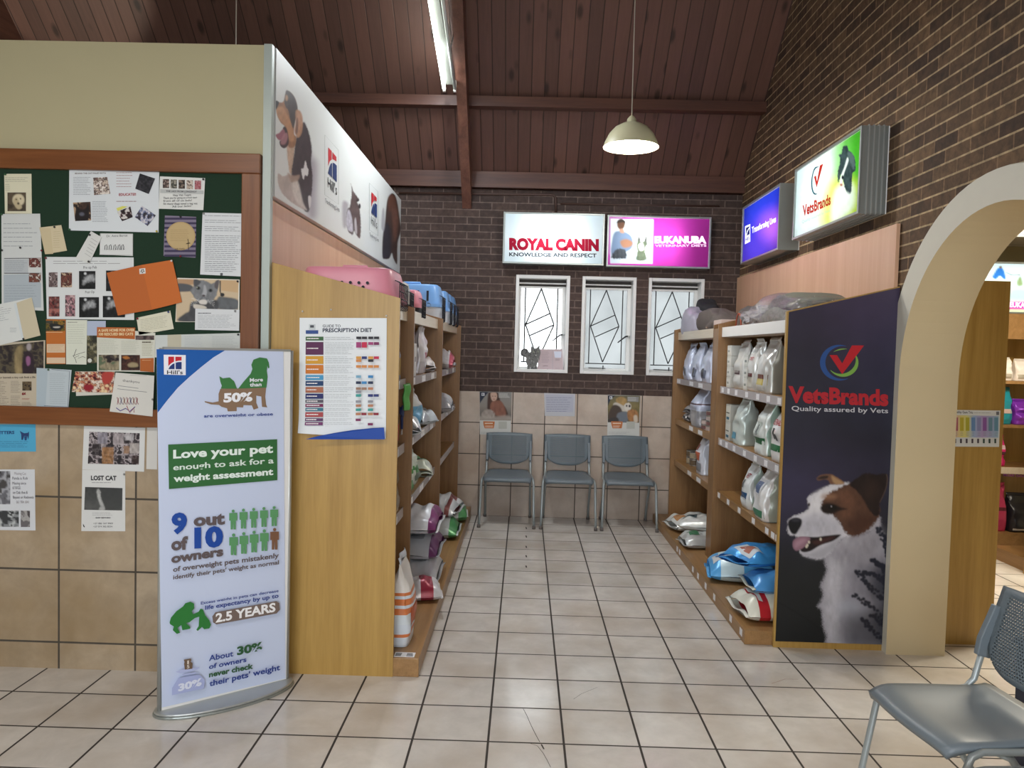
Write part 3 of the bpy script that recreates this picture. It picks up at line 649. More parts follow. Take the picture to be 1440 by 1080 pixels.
# --- stand with the weight poster
A_ = at(227, 996, (0, 0, .03), (0, 0, 1)); B_ = at(402, 952, (0, 0, .03), (0, 0, 1))
ud = (B_-A_); ud[2] = 0; wd = np.linalg.norm(ud); ud /= wd; nv = np.array([ud[1], -ud[0], 0]); mid = (A_+B_)/2
st = thing('poster_stand', 'tall white pet weight poster stand on an oval grey base, before the notice board', 'sign', (mid[0], mid[1], 0), math.atan2(ud[1], ud[0]))
hw = wd/2; top_z = 1.572
b = MB(); n = 40
ell = [((hw+.035)*math.cos(2*PI*i/n), .02+(.135)*math.sin(2*PI*i/n)-.02) for i in range(n)]
b.prism(ell, 2, 0, .012, grey_metal); b.prism([(x*.985, y*.97) for x, y in ell], 2, .012, .022, steel)
b.build('base', st, bevel=.004)
b = MB(); b.box(-hw, hw, -.004, .02, .022, top_z-.004, white); b.build('back_sheet', st)
for s in (-1, 1):
    b = MB(); b.tube([(s*(hw+.006), .006, .02), (s*(hw+.006), .006, top_z)], .011, steel, 12); b.build('side_rail', st)
b = MB(); b.box(-hw, hw, -.008, .022, top_z-.004, top_z+.006, steel); b.build('top_rail', st)
bpy.context.view_layer.update()
a = Art(mid+nv*.006, nv, (200, 470, 4), .0003)
a.sheet([(80, 84), (794, 97), (806, 1936), (110, 2100)], gloss_p, .001, 1)
a.poly([(80, 84), (465, 91), (400, 130), (330, 185), (265, 240), (200, 300), (140, 372), (86, 442)], '1f5ba9')
a.poly([(120, 115), (244, 117), (244, 230), (122, 227)], 'e9ebf2'); brand_panel(a, 118, 106, 246, 246, .01, False)
G, Br, Bl, Gy = '3f7a45', '8a715c', '2b418c', '62585a'
a.poly([(438, 307), (695, 300), (690, 350), (695, 395), (702, 411), (672, 408), (668, 350), (640, 345), (640, 385), (652, 415), (625, 424), (615, 400), (568, 398), (566, 412), (540, 410), (530, 410), (530, 432), (480, 434), (475, 416), (445, 408), (430, 397), (385, 394), (350, 382), (350, 376), (395, 384), (428, 377), (428, 335)], Br)
a.poly([(538, 306), (570, 265), (608, 222), (618, 195), (612, 172), (624, 143), (660, 130), (700, 136), (710, 158), (714, 188), (707, 192), (702, 176), (699, 205), (704, 240), (697, 300)], G)
a.poly([(440, 306), (446, 290), (438, 268), (432, 236), (452, 248), (490, 243), (515, 264), (532, 306)], G)
a.text('More', (603, 268), (677, 264), 20, 'e8ebf2', .03); a.text('than', (603, 294), (669, 291), 20, 'e8ebf2', .03)
a.text('50%', (455, 381), (618, 374), 47, 'f0f2f8', .05); a.text('are overweight or obese', (345, 468), (733, 456), 17, Bl, .02)
a.poly([(144, 620), (756, 590), (757, 820), (148, 870)], '356a3c')
a.text('Love your pet', (172, 697), (733, 664), 46, 'e4f0ea', .035); a.text('enough to ask for a', (172, 764), (737, 724), 32, 'dbe8e0', .02); a.text('weight assessment', (174, 829), (734, 789), 36, 'e4f0ea', .035)
a.text('9', (162, 1114), (250, 1110), 104, '1f4aa0', .05); a.text('out', (286, 1076), (462, 1064), 64, Gy, .045)
a.text('of', (160, 1212), (254, 1205), 68, Gy, .045); a.text('10', (290, 1196), (452, 1186), 104, '1f4aa0', .055); a.text('owners', (160, 1284), (452, 1242), 50, Gy, .045)
def man_icon(x, y, h, c):
    a.disc(x, y+h*.08, h*.075, h*.075, c, 14)
    a.poly([(x-h*.2, y+h*.18), (x+h*.2, y+h*.17), (x+h*.2, y+h*.55), (x+h*.13, y+h*.55), (x+h*.13, y+h), (x+h*.02, y+h), (x, y+h*.6), (x-h*.02, y+h), (x-h*.13, y+h), (x-h*.13, y+h*.56), (x-h*.2, y+h*.56)], c)
for i in range(5):
    man_icon(508+57*i, 984-5*i, 112, '5f9a68'); man_icon(510+57*i, 1118-8*i, 122, '5f9a68' if i < 4 else '7d5a44')
a.set(200, 740, 3.857)
a.text('of overweight pets mistakenly', (162, 243), (735, 166), 26, Gy, .025); a.text("identify their pets' weight as normal", (162, 284), (735, 202), 22, Gy, .025)
a.text('Excess weight in pets can decrease', (312, 420), (733, 352), 15, Bl, .02); a.text('life expectancy by up to', (335, 448), (733, 382), 22, Bl, .025)
a.poly([(374, 484), (390, 462), (720, 402), (737, 412), (739, 448), (722, 468), (397, 527), (378, 516)], '76665f')
a.text('2.5 YEARS', (392, 516), (716, 456), 46, 'f2f2f4', .035)
a.poly([(143, 515), (150, 490), (180, 455), (215, 430), (228, 412), (255, 404), (275, 415), (276, 440), (262, 456), (270, 472), (300, 458), (310, 441), (325, 447), (328, 468), (318, 480), (280, 492), (250, 515), (232, 520), (255, 540), (255, 550), (212, 558), (206, 530), (185, 545), (200, 572), (182, 578), (160, 558), (166, 538), (145, 525)], '2f7a38')
a.poly([(305, 462), (325, 450), (335, 478), (358, 505), (366, 528), (358, 548), (330, 553), (318, 540), (295, 562), (287, 556), (300, 535), (302, 500)], '2f7a38')
a.text('About', (355, 725), (487, 698), 30, Bl, .02); a.text('30%', (507, 692), (643, 664), 42, '2f5b3a', .045)
a.text('of owners', (355, 768), (558, 728), 26, Bl, .025); a.text('never check', (355, 812), (595, 764), 28, '2f5b3a', .04); a.text("their pets' weight", (357, 861), (740, 772), 30, Bl, .025)
a.poly([(155, 870), (190, 815), (305, 797), (333, 830), (327, 872), (155, 908)], 'a9b3dd'); a.poly([(175, 782), (200, 772), (300, 756), (305, 762), (270, 778), (200, 790)], 'b4bde2'); a.poly([(210, 795), (285, 783), (285, 790), (212, 803)], 'b4bde2')
a.poly([(222, 728), (218, 716), (256, 710), (260, 720), (254, 726), (266, 735), (264, 765), (224, 770), (220, 740)], '6e5a4a'); a.text('1', (237, 740), (246, 738), 18, 'd8cfc6', .03); a.text('5', (235, 763), (249, 761), 18, 'd8cfc6', .03)
a.text('30%', (188, 886), (315, 852), 36, 'dfe4f5', .05)
a.build('poster', st)
# --- prescription poster on the shelf end
a = Art((0, 3.711, 0), (0, -1, 0), (400, 420, 4.906), .0003)
a.bend = lambda u, z: .022*np.clip((-z-.16)/.12, 0, 1)**2*np.clip((-u+.10)/.2, 0, 1)
a.sheet([(105, 132), (706, 134), (700, 966), (100, 925)], ink('e2e7ea', .4), .0008, 10)
a.text('GUIDE TO', (264, 198), (388, 198), 19, '3c4450', .015); a.text('PRESCRIPTION DIET', (264, 231), (605, 229), 26, '262f45', .03)
a.rect(170, 176, 215, 216, 'c5cdd0'); a.text('54', (178, 200), (204, 200), 16, '2a2a30', .03) if False else a.poly([(178, 183), (204, 183), (204, 200), (178, 200)], '4a4e57')
a.rect(148, 218, 234, 243, '34508c')
rows = [(262, 289, '3d6640'), (299, 387, '5b2c52'), (396, 450, 'd09a35'), (457, 517, 'c9762c'), (527, 561, '4695c2'), (568, 601, '22406a'), (609, 648, 'a8694e'), (655, 690, '2a2f66'), (697, 717, '57535f'), (725, 746, '77224f'), (753, 774, '37748a'), (782, 815, 'a8474a'), (823, 843, '5d3a62'), (850, 871, '73376a')]
for y0, y1, c in rows:
    a.poly([(148, y0), (270, y0), (270, y1), (147, y1)], c); a.para(156, (y0+y1)/2-8, 245, (y0+y1)/2+6, 1, 'e8e2e2', .5)
for y0, y1, c in rows: a.para(282, y0, 486, y1, max(2, int((y1-y0)/11)), 'a5abb0', .2)
cl = {'k': '2b2b33', 'p': 'a04277', 'r': 'c02b4e', 'y': 'd49a4a', 'n': '2b3774', 'b': '3f86bd', 'o': 'd08a4c', 'd': '27334f', 't': '9a7a66', 'g': '8e9099', 'e': '3b9a94', 'm': '7a2f5c', 'x': 'b57d5e', 'f': '8a2a3a', 'l': '7aa9c4'}
for y, h, s in ((262, 17, 'kkkk'), (300, 19, 'prpm'), (319, 19, 'pr  '), (398, 18, 'ynyr'), (418, 18, 'o k '), (458, 18, 'oooo'), (528, 18, 'l b '), (569, 18, 'dbd '), (610, 18, 'ttx '), (632, 18, 'g   '), (657, 18, 'e nn'), (699, 17, 'g g '), (727, 17, 'x x '), (755, 17, 'e e '), (784, 17, 'xfxf'), (824, 17, 'm   '), (854, 17, '  m ')):
    for i, q in enumerate(s):
        if q != ' ': x = (500, 539, 583, 622)[i]; a.rect(x, y, x+35, y+h, cl[q])
a.poly([(165, 962), (250, 940), (360, 920), (480, 902), (600, 890), (694, 884), (700, 966)], '2149a0')
a.para(452, 916, 606, 940, 2, '9db4dc', .3)
o = a.build('wall_poster'); tag(o, 'white prescription diet chart with coloured rows, on the oak shelf end', 'poster')
for x, y in ((126, 88), (704, 118), (322, 76)):
    P = at(400+x/4.906, 420+y/4.906, (0, 3.714, 0), (0, -1, 0)); b = MB(); b.lathe([(0, 0), (.004, .001), (.005, .004), (0, .006)], (0, 0, 0), M('clear_pin_head', 'dcd7cb', .3), 8)
    o = b.build('push_pin', None, P, (PI/2, 0, 0)); tag(o, ('clear pin above the left corner of the diet chart', 'clear pin at the right corner of the diet chart', 'clear pin in bare oak above the chart title')[(126, 704, 322).index(x)], 'pin')
# --- dark dog poster on the right shelf end
O = (0, 4.2605, 0); a = Art(O, (0, -1, 0), (1080, 640, 3.858), .0003)
q = [px((1.425, 4.2605, 1.846)), px((2.016, 4.2605, 1.993)), px((2.016, 4.2605, .035)), px((1.425, 4.2605, .035))]
cq = [((x-1080)*3.858, (y-640)*3.858) for x, y in q]
a.sheet(cq, ink('23222c', .3), .0015, 1)
p = a.picture(cq, 150, 360, '26242f', 'gloss')
p.grad([(0, '352f43'), (.12, '2c2938'), (.3, '2a2b3a'), (.45, '22222b'), (.55, '2b2937'), (.66, '26252e'), (.8, '1d1f21'), (1, '191b1c')])
p.ell(640, -760, 260, 220, '4a3f5a', 260, al=.8).ell(140, 150, 260, 170, '3c3754', 260, al=.75).ell(620, -480, 200, 260, '32324a', 240, al=.6).ell(560, 60, 300, 120, '312e42', 160, al=.6)
p.mottle(.12, .012)
p.line([(60, 800), (180, 870), (290, 950), (340, 1000)], 8, '121314', 8, .7)
fur = dict(na=9, nf=.26)
p.poly([(330, 520), (305, 560), (312, 600), (318, 630), (300, 670), (285, 710), (298, 750), (285, 795), (268, 820), (290, 842), (294, 880), (300, 930), (318, 980), (336, 1040), (640, 1040), (660, 800), (662, 620), (645, 480), (612, 400), (600, 330), (540, 420), (430, 430), (380, 470)], 'a6a3ac', 13, tex=.22, tf=.04, **fur)
p.poly([(345, 560), (330, 640), (318, 720), (330, 800), (312, 840), (320, 920), (345, 1035), (405, 1035), (380, 920), (400, 800), (390, 680), (430, 560)], 'b9b7bf', 30, tex=.2, tf=.05, **fur)
p.poly([(470, 560), (430, 700), (420, 830), (440, 1035), (650, 1035), (650, 600)], '6f6e7a', 90, tex=.3, tf=.03, al=.75)
p.poly([(340, 540), (420, 490), (540, 430), (600, 400), (620, 480), (560, 560), (430, 600), (360, 590)], '8e8b93', 50, tex=.25, tf=.05, al=.8)
p.ell(450, 830, 70, 45, 'b4b8c6', 60, al=.6).poly([(430, 870), (600, 880), (640, 1035), (430, 1035)], '494a52', 70, al=.7)
p.poly([(215, 228), (240, 212), (270, 200), (300, 178), (350, 158), (410, 150), (455, 165), (560, 340), (592, 350), (560, 400), (500, 432), (445, 442), (400, 450), (340, 530), (292, 563), (232, 558), (182, 540), (168, 515), (165, 470), (150, 440), (118, 432), (105, 402), (108, 360), (130, 335), (180, 315), (222, 290), (215, 255)], 'c6c4cb', 7, na=7, nf=.12, tex=.16, tf=.04)
p.poly([(235, 225), (300, 185), (360, 170), (330, 210), (296, 250), (285, 300), (240, 310), (190, 330), (225, 295)], 'd8d6da', 20, tex=.12, tf=.06)
p.poly([(190, 350), (280, 330), (350, 350), (400, 400), (370, 425), (250, 435), (185, 425)], 'aeacb6', 30, tex=.22, tf=.07, al=.7)
p.poly([(185, 535), (240, 525), (330, 480), (390, 450), (370, 500), (300, 558), (230, 556)], '96949d', 20, al=.7)
p.poly([(303, 240), (340, 200), (400, 172), (450, 152), (520, 170), (590, 260), (606, 300), (596, 340), (565, 385), (520, 420), (470, 440), (432, 428), (400, 390), (382, 358), (345, 322), (305, 312), (288, 280)], '54392c', 8, na=9, nf=.12, tex=.3, tf=.07)
p.poly([(370, 215), (430, 190), (470, 260), (440, 330), (395, 340), (400, 270)], '6d4a38', 30, tex=.25, tf=.08, al=.8).poly([(430, 370), (520, 330), (580, 350), (520, 415), (460, 430)], '452a20', 30, al=.8)
p.ell(330, 225, 40, 16, '9a7156', 20, al=.7)
p.poly([(442, 160), (480, 125), (530, 98), (590, 106), (640, 100), (648, 130), (637, 190), (604, 262), (602, 320), (580, 330), (550, 300), (515, 235), (478, 190)], '241a18', 6, na=4, nf=.1, tex=.3, tf=.05)
p.line([(642, 104), (647, 132), (636, 190), (606, 255)], 5, '5a463c', 4, .8).ell(555, 190, 40, 50, '352622', 40, al=.8)
p.poly([(262, 130), (280, 110), (330, 102), (362, 112), (415, 152), (372, 160), (338, 156), (325, 136), (300, 132), (280, 138)], '70503f', 5, na=3, nf=.1).poly([(345, 112), (375, 128), (412, 152), (370, 158), (350, 140)], 'a88662', 8).poly([(268, 128), (290, 114), (325, 112), (320, 126), (290, 130)], '2f2421', 5)
p.poly([(284, 285), (308, 264), (345, 262), (392, 282), (428, 292), (390, 300), (350, 316), (318, 318), (296, 305)], '1c1412', 9).ell(350, 283, 22, 14, '0c0a0a', 6).ell(343, 278, 4, 4, '8d8a92', 3).ell(222, 268, 6, 9, '2c2422', 5)
p.poly([(107, 368), (118, 348), (150, 338), (180, 348), (182, 375), (168, 402), (150, 428), (128, 424), (113, 398)], '141318', 6).ell(150, 352, 22, 8, '3b3a44', 10, al=.8)
p.poly([(160, 450), (200, 443), (260, 444), (320, 436), (388, 430), (388, 440), (350, 466), (300, 482), (270, 496), (230, 520), (192, 526), (174, 512)], '1d1416', 5).poly([(240, 470), (300, 450), (360, 442), (330, 464), (270, 486)], '4a2b28', 10, al=.7)
p.poly([(138, 462), (175, 442), (228, 448), (214, 478), (188, 504), (152, 518), (134, 496)], '8e6b7a', 5).poly([(150, 470), (190, 452), (205, 462), (170, 490), (148, 500)], 'b08b98', 12, al=.7)
for x, y in ((222, 472), (213, 488), (208, 496), (285, 456)): p.ell(x, y, 6, 8, 'cfc6b4', 4)
random.seed(11)
def sprig(pts, r, c):
    P = smoothpoly(pts, 5, False)
    for k, (x, y) in enumerate(P):
        for s in (-1, 1): p.ell(x+s*random.uniform(4, 13), y+random.uniform(-8, 8), r*random.uniform(.7, 1.2), r*random.uniform(.7, 1.2), c, 5)
p.poly([(560, 620), (640, 580), (690, 560), (690, 1040), (600, 1000), (560, 900), (590, 800), (555, 740)], '1f2230', 60, al=.85)
for pts, r in (([(600, 395), (620, 440), (640, 490), (650, 520)], 9), ([(565, 570), (600, 590), (650, 620)], 10), ([(482, 632), (520, 680), (560, 720), (620, 780)], 9), ([(520, 640), (580, 650), (640, 700)], 10), ([(467, 760), (520, 795), (570, 830), (640, 900)], 8), ([(520, 895), (550, 930), (600, 980), (640, 1010)], 9), ([(560, 870), (610, 900), (650, 960)], 9), ([(630, 600), (640, 700), (645, 820)], 11), ([(640, 480), (655, 560)], 9)): sprig(pts, r, '1b1e2c')
p.done()
a.set(1100, 400, 4.5)
def vets_logo(a, s, blue='2b4f8c', red='b8202b', green='7aa84a'):
    C0 = lambda cx, cy, r, t0, t1, w0, w1, n=24: [(cx+r*math.cos(t0+(t1-t0)*i/n), cy+r*.93*math.sin(t0+(t1-t0)*i/n)) for i in range(n+1)]+[(cx+(r-w0-(w1-w0)*math.sin(PI*i/n))*math.cos(t0+(t1-t0)*i/n), cy+(r-w0-(w1-w0)*math.sin(PI*i/n))*.93*math.sin(t0+(t1-t0)*i/n)) for i in range(n, -1, -1)]
    a.poly(C0(360, 495, 122, PI*.35, PI*1.62, 2, 34), blue); a.poly(C0(385, 495, 96, -PI*.25, PI*.82, 2, 26), green); a.poly(C0(385, 495, 96, -PI*.72, -PI*.42, 1, 8), green)
    a.poly([(298, 447), (345, 447), (378, 500), (440, 386), (517, 386), (378, 568)], red)
vets_logo(a, 1)
a.text('VetsBrands', (38, 742), (670, 764), 92, 'b22530', .045, up=(0, -96)); a.text('Quality assured by Vets', (58, 798), (668, 814), 30, 'c9c8ce', .012)
b = a.build('dog_poster'); tag(b, 'tall dark poster of a brown and white terrier on the right shelf end', 'poster')
# --- white banner board above the left shelves
bn = thing('banner_board', 'long white board with printed dogs and a cat above the left shelves', 'sign', (XL, 5.58, 2.30))
b = MB(); b.box(.001, .034, -1.845, 1.875, .005, .70, white); b.build('backing_board', bn)
bpy.context.view_layer.update()
X0 = XL+.0365
a = Art((X0, 0, 0), (1, 0, 0), (370, 110, 5.4), .0004)
q = [px((X0, 3.735, 3.0)), px((X0, 7.455, 3.0)), px((X0, 7.455, 2.305)), px((X0, 3.735, 2.305))]
cv = lambda q, ox, oy, s: [((x-ox)*s, (y-oy)*s) for x, y in q]
qq = cv(q, 370, 110, 5.4)
a.sheet(qq, ink('d9dcd8', .4), .0012, 1)
p = a.picture([qq[0], ((545-370)*5.4, qq[1][1]*0+((545-q[0][0])/(q[1][0]-q[0][0])*(q[1][1]-q[0][1])+q[0][1]-110)*5.4), ((545-370)*5.4, ((545-q[3][0])/(q[2][0]-q[3][0])*(q[2][1]-q[3][1])+q[3][1]-110)*5.4), qq[3]], 330, 190, 'dcdfdc', 'gloss') if False else a.picture(qq, 360, 200, 'dcdfdc', 'gloss')
f2 = dict(na=4, nf=.12)
p.poly([(330, 560), (375, 600), (412, 660), (405, 880), (400, 1050), (330, 1010)], '8d8090', 40, al=.7)
p.poly([(110, 725), (150, 745), (190, 735), (235, 780), (300, 940), (320, 1000), (240, 960), (170, 905), (135, 860), (112, 800)], 'b9aba2', 6, tex=.2, tf=.05, **f2)
p.poly([(175, 480), (190, 440), (240, 440), (235, 560), (225, 700), (200, 720), (183, 600)], 'c3a58d', 8, tex=.2, **f2)
p.poly([(300, 335), (330, 370), (352, 440), (368, 540), (362, 640), (375, 760), (360, 920), (345, 1010), (310, 1000), (280, 900), (255, 800), (215, 790), (215, 700), (235, 560), (250, 450)], '3b2e31', 7, tex=.35, tf=.05, **f2)
p.poly([(320, 625), (330, 670), (342, 700), (335, 740), (315, 735), (305, 770), (292, 730), (288, 690), (305, 680)], 'd8d4d2', 5, **f2).poly([(340, 900), (362, 900), (360, 960), (348, 985)], 'd2cdcb', 5)
p.poly([(215, 800), (260, 780), (300, 940), (330, 1000), (300, 985), (240, 920)], 'cdc4bb', 10, tex=.15)
p.poly([(185, 720), (230, 740), (275, 735), (262, 775), (215, 790), (195, 760)], 'a88e7c', 10, al=.9)
p.poly([(92, 175), (110, 180), (150, 178), (168, 110), (180, 92), (215, 115), (245, 165), (258, 240), (240, 330), (232, 420), (250, 450), (235, 520), (190, 520), (182, 440), (165, 370), (130, 335), (105, 280), (95, 225)], '9a6b48', 5, tex=.25, tf=.06)
p.poly([(168, 112), (180, 92), (215, 115), (245, 165), (260, 245), (240, 330), (225, 380), (205, 330), (190, 250), (160, 190)], '392a28', 6, tex=.3, tf=.08)
p.poly([(100, 230), (150, 220), (190, 290), (220, 380), (230, 470), (195, 470), (180, 390), (150, 345), (112, 300)], 'bf8c62', 10, tex=.2, tf=.06, al=.85)
p.poly([(245, 250), (275, 245), (296, 290), (298, 370), (285, 430), (258, 450), (235, 400), (245, 340)], 'b98a6a', 8, tex=.25, al=.95).poly([(250, 320), (262, 310), (262, 400), (245, 420)], '5a3a30', 8, al=.8)
p.poly([(92, 173), (118, 182), (108, 215), (95, 236)], '1d1618', 3).ell(178, 205, 9, 24, '4b3a34', 6).ell(176, 150, 10, 22, 'b58a66', 8)
p.poly([(148, 378), (170, 372), (188, 430), (190, 500), (160, 532), (130, 515), (122, 480), (140, 460)], '3a2024', 4)
p.poly([(92, 432), (120, 415), (150, 385), (165, 420), (150, 460), (118, 470)], '9a5a6a', 4).poly([(150, 430), (178, 415), (185, 450), (165, 500), (130, 495)], 'b27a80', 8, al=.8)
T = lambda P: [(540+(x)*.8, 648+(y)*.8) for x, y in P]
p.poly(T([(78, 370), (130, 380), (120, 480), (110, 600), (80, 580)]), '8d8590', 15, al=.7)
p.poly(T([(120, 440), (148, 400), (165, 250), (155, 190), (180, 262), (205, 300), (235, 345), (215, 365), (238, 430), (250, 560), (245, 700), (215, 690), (190, 640), (170, 675), (130, 640), (112, 560)]), '5d4d4b', 6, tex=.5, tf=.06, **f2)
p.poly(T([(118, 470), (140, 440), (165, 520), (175, 640), (130, 630), (112, 560)]), 'c3bfca', 8, tex=.3, tf=.09, al=.9).poly(T([(190, 540), (205, 520), (215, 660), (195, 640)]), 'b9b2b6', 6)
p.ell(540+238*.8, 648+405*.8, 9, 20, '2c2527', 5).poly(T([(205, 340), (235, 345), (215, 365)]), '2c2527', 3)
p.poly(T([(540, 285), (575, 300), (600, 380), (612, 470), (625, 560), (630, 640), (600, 760), (595, 950), (560, 900), (545, 850), (520, 900), (480, 905), (457, 880), (460, 700), (480, 560), (490, 440), (505, 340)]), '4a3833', 6, tex=.4, tf=.05)
p.poly(T([(545, 420), (590, 400), (608, 520), (600, 640), (570, 740), (555, 600)]), '7c5548', 12, tex=.3, al=.9).poly(T([(470, 640), (510, 560), (540, 700), (530, 860), (480, 900), (458, 860)]), '30323c', 12, tex=.3, al=.9).poly(T([(510, 330), (545, 300), (580, 330), (590, 440), (550, 420), (520, 460)]), '6a4436', 12, al=.9)
p.poly(T([(455, 450), (470, 430), (480, 560), (470, 640), (445, 600)]), 'a7a5ab', 8, al=.8)
p.done()
def logo_on_banner(x0, x1, ya, yb, sl):
    # upright panel whose top and bottom edges follow the receding board
    g = lambda u, v: (x0+u*(x1-x0), (ya+sl[0]*u*(x1-x0))*(1-v)+(yb+sl[1]*u*(x1-x0))*v)
    a.line([g(0, 0), g(1, 0), g(1, 1), g(0, 1)], 1.6, '7b8a80', True)
    a.poly([g(.24, .15), g(.5, .15), g(.5, .3), g(.36, .36), g(.24, .47)], 'bb2b33'); a.poly([g(.55, .15), g(.84, .17), g(.84, .25), g(.68, .26), g(.55, .28)], 'bb2b33')
    a.poly([g(.22, .60), g(.32, .47), g(.42, .39), g(.52, .355), g(.52, .61)], '26396b'); a.poly([g(.57, .335), g(.7, .32), g(.86, .32), g(.86, .62), g(.57, .61)], '26396b')
    A0, B0, U0 = g(.2, .84), g(.87, .86), g(.2, .66); a.text("Hill's", A0, B0, 1, '1b1b1f', .0, up=(0, U0[1]-A0[1]))
    A0, B0, U0 = g(.0, 1.13), g(1.05, 1.13), g(.0, 1.055); a.text('Transforming Lives', A0, B0, 1, '4a4a4e', .0, up=(0, U0[1]-A0[1]))
logo_on_banner(466, 570, 430, 885, (1.12, .70)); logo_on_banner(540+328*.8, 540+410*.8, 648+185*.8, 648+630*.8, (1.0, .68))
a.build('print', bn)
# --- lit box signs
box_in = M('box_lining_white', 'f0f0f0', .6)
def light_box(label, O, N, size, depth, tubes, emit, sideribs=False):
    """O: centre of the face; N: outward normal"""
    w, h = size; N = Vector(N); rz = math.atan2(N.x, -N.y)
    t = thing('lightbox_sign', label, 'sign', Vector(O)-N*depth, rz)
    b = MB(); th = .006
    b.box(-w/2, w/2, -.006, 0, -h/2, h/2, box_in)
    for s in (-1, 1):
        b.box(s*w/2-(th if s > 0 else 0), s*w/2+(th if s < 0 else 0), -depth, -.006, -h/2, h/2, grey_metal)
        b.box(-w/2+th, w/2-th, -depth, -.006, s*h/2-(th if s > 0 else 0), s*h/2+(th if s < 0 else 0), grey_metal)
        b.box(s*(w/2-th)-(.001 if s > 0 else 0), s*(w/2-th)+(.001 if s < 0 else 0), -depth+.01, -.007, -h/2+th, h/2-th, box_in)
        b.box(-w/2+th+.001, w/2-th-.001, -depth+.01, -.007, s*(h/2-th)-(.001 if s > 0 else 0), s*(h/2-th)+(.001 if s < 0 else 0), box_in)
    if sideribs:
        for s in (-1, 1):
            for k in range(4):
                y = -depth+.03+k*.028
                b.box(s*w/2-(.0 if s > 0 else .006), s*w/2+(.006 if s > 0 else 0), y, y+.006, -h/2, h/2, steel)
                b.box(-w/2, w/2, y, y+.006, s*h/2-(.0 if s > 0 else .006), s*h/2+(.006 if s > 0 else 0), steel)
    b.build('casing', t)
    b = MB(); fr = .016
    for s in (-1, 1):
        b.box(s*w/2-(fr if s > 0 else 0), s*w/2+(fr if s < 0 else 0), -depth-.012, -depth, -h/2, h/2, grey_metal)
        b.box(-w/2+fr, w/2-fr, -depth-.012, -depth, s*h/2-(fr if s > 0 else 0), s*h/2+(fr if s < 0 else 0), grey_metal)
    b.build('face_frame', t, bevel=.002)
    for i, (x0, x1, z) in enumerate(tubes):
        b = MB(); b.tube([(x0*w, -.03, z*h), (x1*w, -.03, z*h)], .013, glow('sign_tube_%s' % emit, 'fbffff', emit), 10); b.build('sign_tube', t)
    bpy.context.view_layer.update(); return t
def face(O, N, w, h, depth_in=.006):
    """an Art on the sign's face with its four corners in photo pixels"""
    O = Vector(O); N = Vector(N); U = Vector((0, 0, 1)).cross(N); Z = Vector((0, 0, 1)); P = O-N*depth_in
    return P, [px(P+U*sx*w/2+Z*sz*h/2) for sx, sz in ((-1, 1), (1, 1), (1, -1), (-1, -1))]
def backlit(t, O, N, w, h, crop, nx, ny, base, paint, over):
    P, q = face(O, N, w-.034, h-.034, .0)
    a = Art(P, N, crop, .0006); qq = cv(q, *crop); a.t = 0.
    a.loc(np.array(qq)); p = a.picture(qq, nx, ny, base, 'backlit'); paint(p); p.done(0.)
    a.k = 4; over(a); a.build('sign_panel', t)
def tin_lit(c):
    n = 'lit_ink_'+c
    if n not in MATS:
        m, nt, _ = newmat(n); tr = nd(nt, 'ShaderNodeBsdfTranslucent', i={0: rgba(c)}); df = nd(nt, 'ShaderNodeBsdfDiffuse', i={0: rgba(c)})
        mx = nd(nt, 'ShaderNodeMixShader', i={0: .5, 1: tr.outputs[0], 2: df.outputs[0]})
        em = nd(nt, 'ShaderNodeEmission', i={0: rgba(c), 1: .75 if min(lin(c)) > .5 else .0})
        nt.links.new(nd(nt, 'ShaderNodeAddShader', i={0: mx.outputs[0], 1: em.outputs[0]}).outputs[0], nt.nodes['Material Output'].inputs[0]); MATS[n] = m
    return MATS[n]
# white sign
def p_rc(p): p.grad([(0, 'd8e6ec'), (.5, 'e8f0f3'), (1, 'd8e6ec')])
def o_rc(a):
    a.text('ROYAL CANIN', (74, 280), (660, 288), 68, tin_lit("b3243c"), .07); 
    a.text('KNOWLEDGE AND RESPECT', (74, 326), (645, 334), 24, tin_lit("3a4048"), .03)
yf = YB-.125
C0 = (.242, yf, 2.652); t = light_box('white lit sign box with red lettering above the first window', C0, (0, -1, 0), (.945, .478), .125, [(-.24, .24, .14), (-.24, .24, -.08)], 13)
backlit(t, C0, (0, -1, 0), .945, .478, (700, 290, 4.645), 60, 30, 'e6eef2', p_rc, o_rc)
def p_eu(p):
    p.grad([(0, 'b03a9e'), (1, 'a3358f')])
    p.poly([(738, 82), (1018, 86), (1010, 375), (736, 372)], 'e4ebe6', 3, sm=0)
    p.poly([(738, 84), (800, 84), (790, 200), (738, 300)], 'b7c6cc', 30, sm=0, al=.8).poly([(736, 310), (800, 300), (1008, 350), (1006, 360), (804, 345), (802, 374), (736, 372)], 'a9b3bb', 4, sm=0)
    p.poly([(760, 175), (790, 160), (830, 165), (870, 190), (885, 230), (880, 270), (840, 300), (745, 320), (745, 230)], '64748a', 8)
    p.ell(805, 118, 26, 36, '5f4436', 6).poly([(778, 110), (785, 92), (810, 86), (832, 98), (832, 120), (822, 105), (795, 108)], '3a332f', 4).poly([(795, 150), (820, 148), (825, 175), (800, 172)], '9a7866', 5)
    p.poly([(800, 230), (840, 215), (880, 235), (870, 262), (820, 270)], '8a6550', 8)
    p.poly([(745, 320), (770, 285), (800, 275), (835, 290), (835, 340), (745, 340)], '3c3f43', 6, na=6, nf=.1, tex=.4, tf=.1)
    p.poly([(905, 350), (912, 290), (905, 260), (920, 200), (935, 230), (955, 225), (970, 195), (975, 250), (962, 285), (970, 350)], '56604e', 5, na=5, nf=.1, tex=.35, tf=.1).poly([(918, 255), (945, 240), (955, 280), (930, 290)], 'd9dccd', 6).poly([(915, 215), (925, 200), (930, 235)], '4a4a48', 4).poly([(960, 215), (972, 200), (972, 240)], '4a4a48', 4)
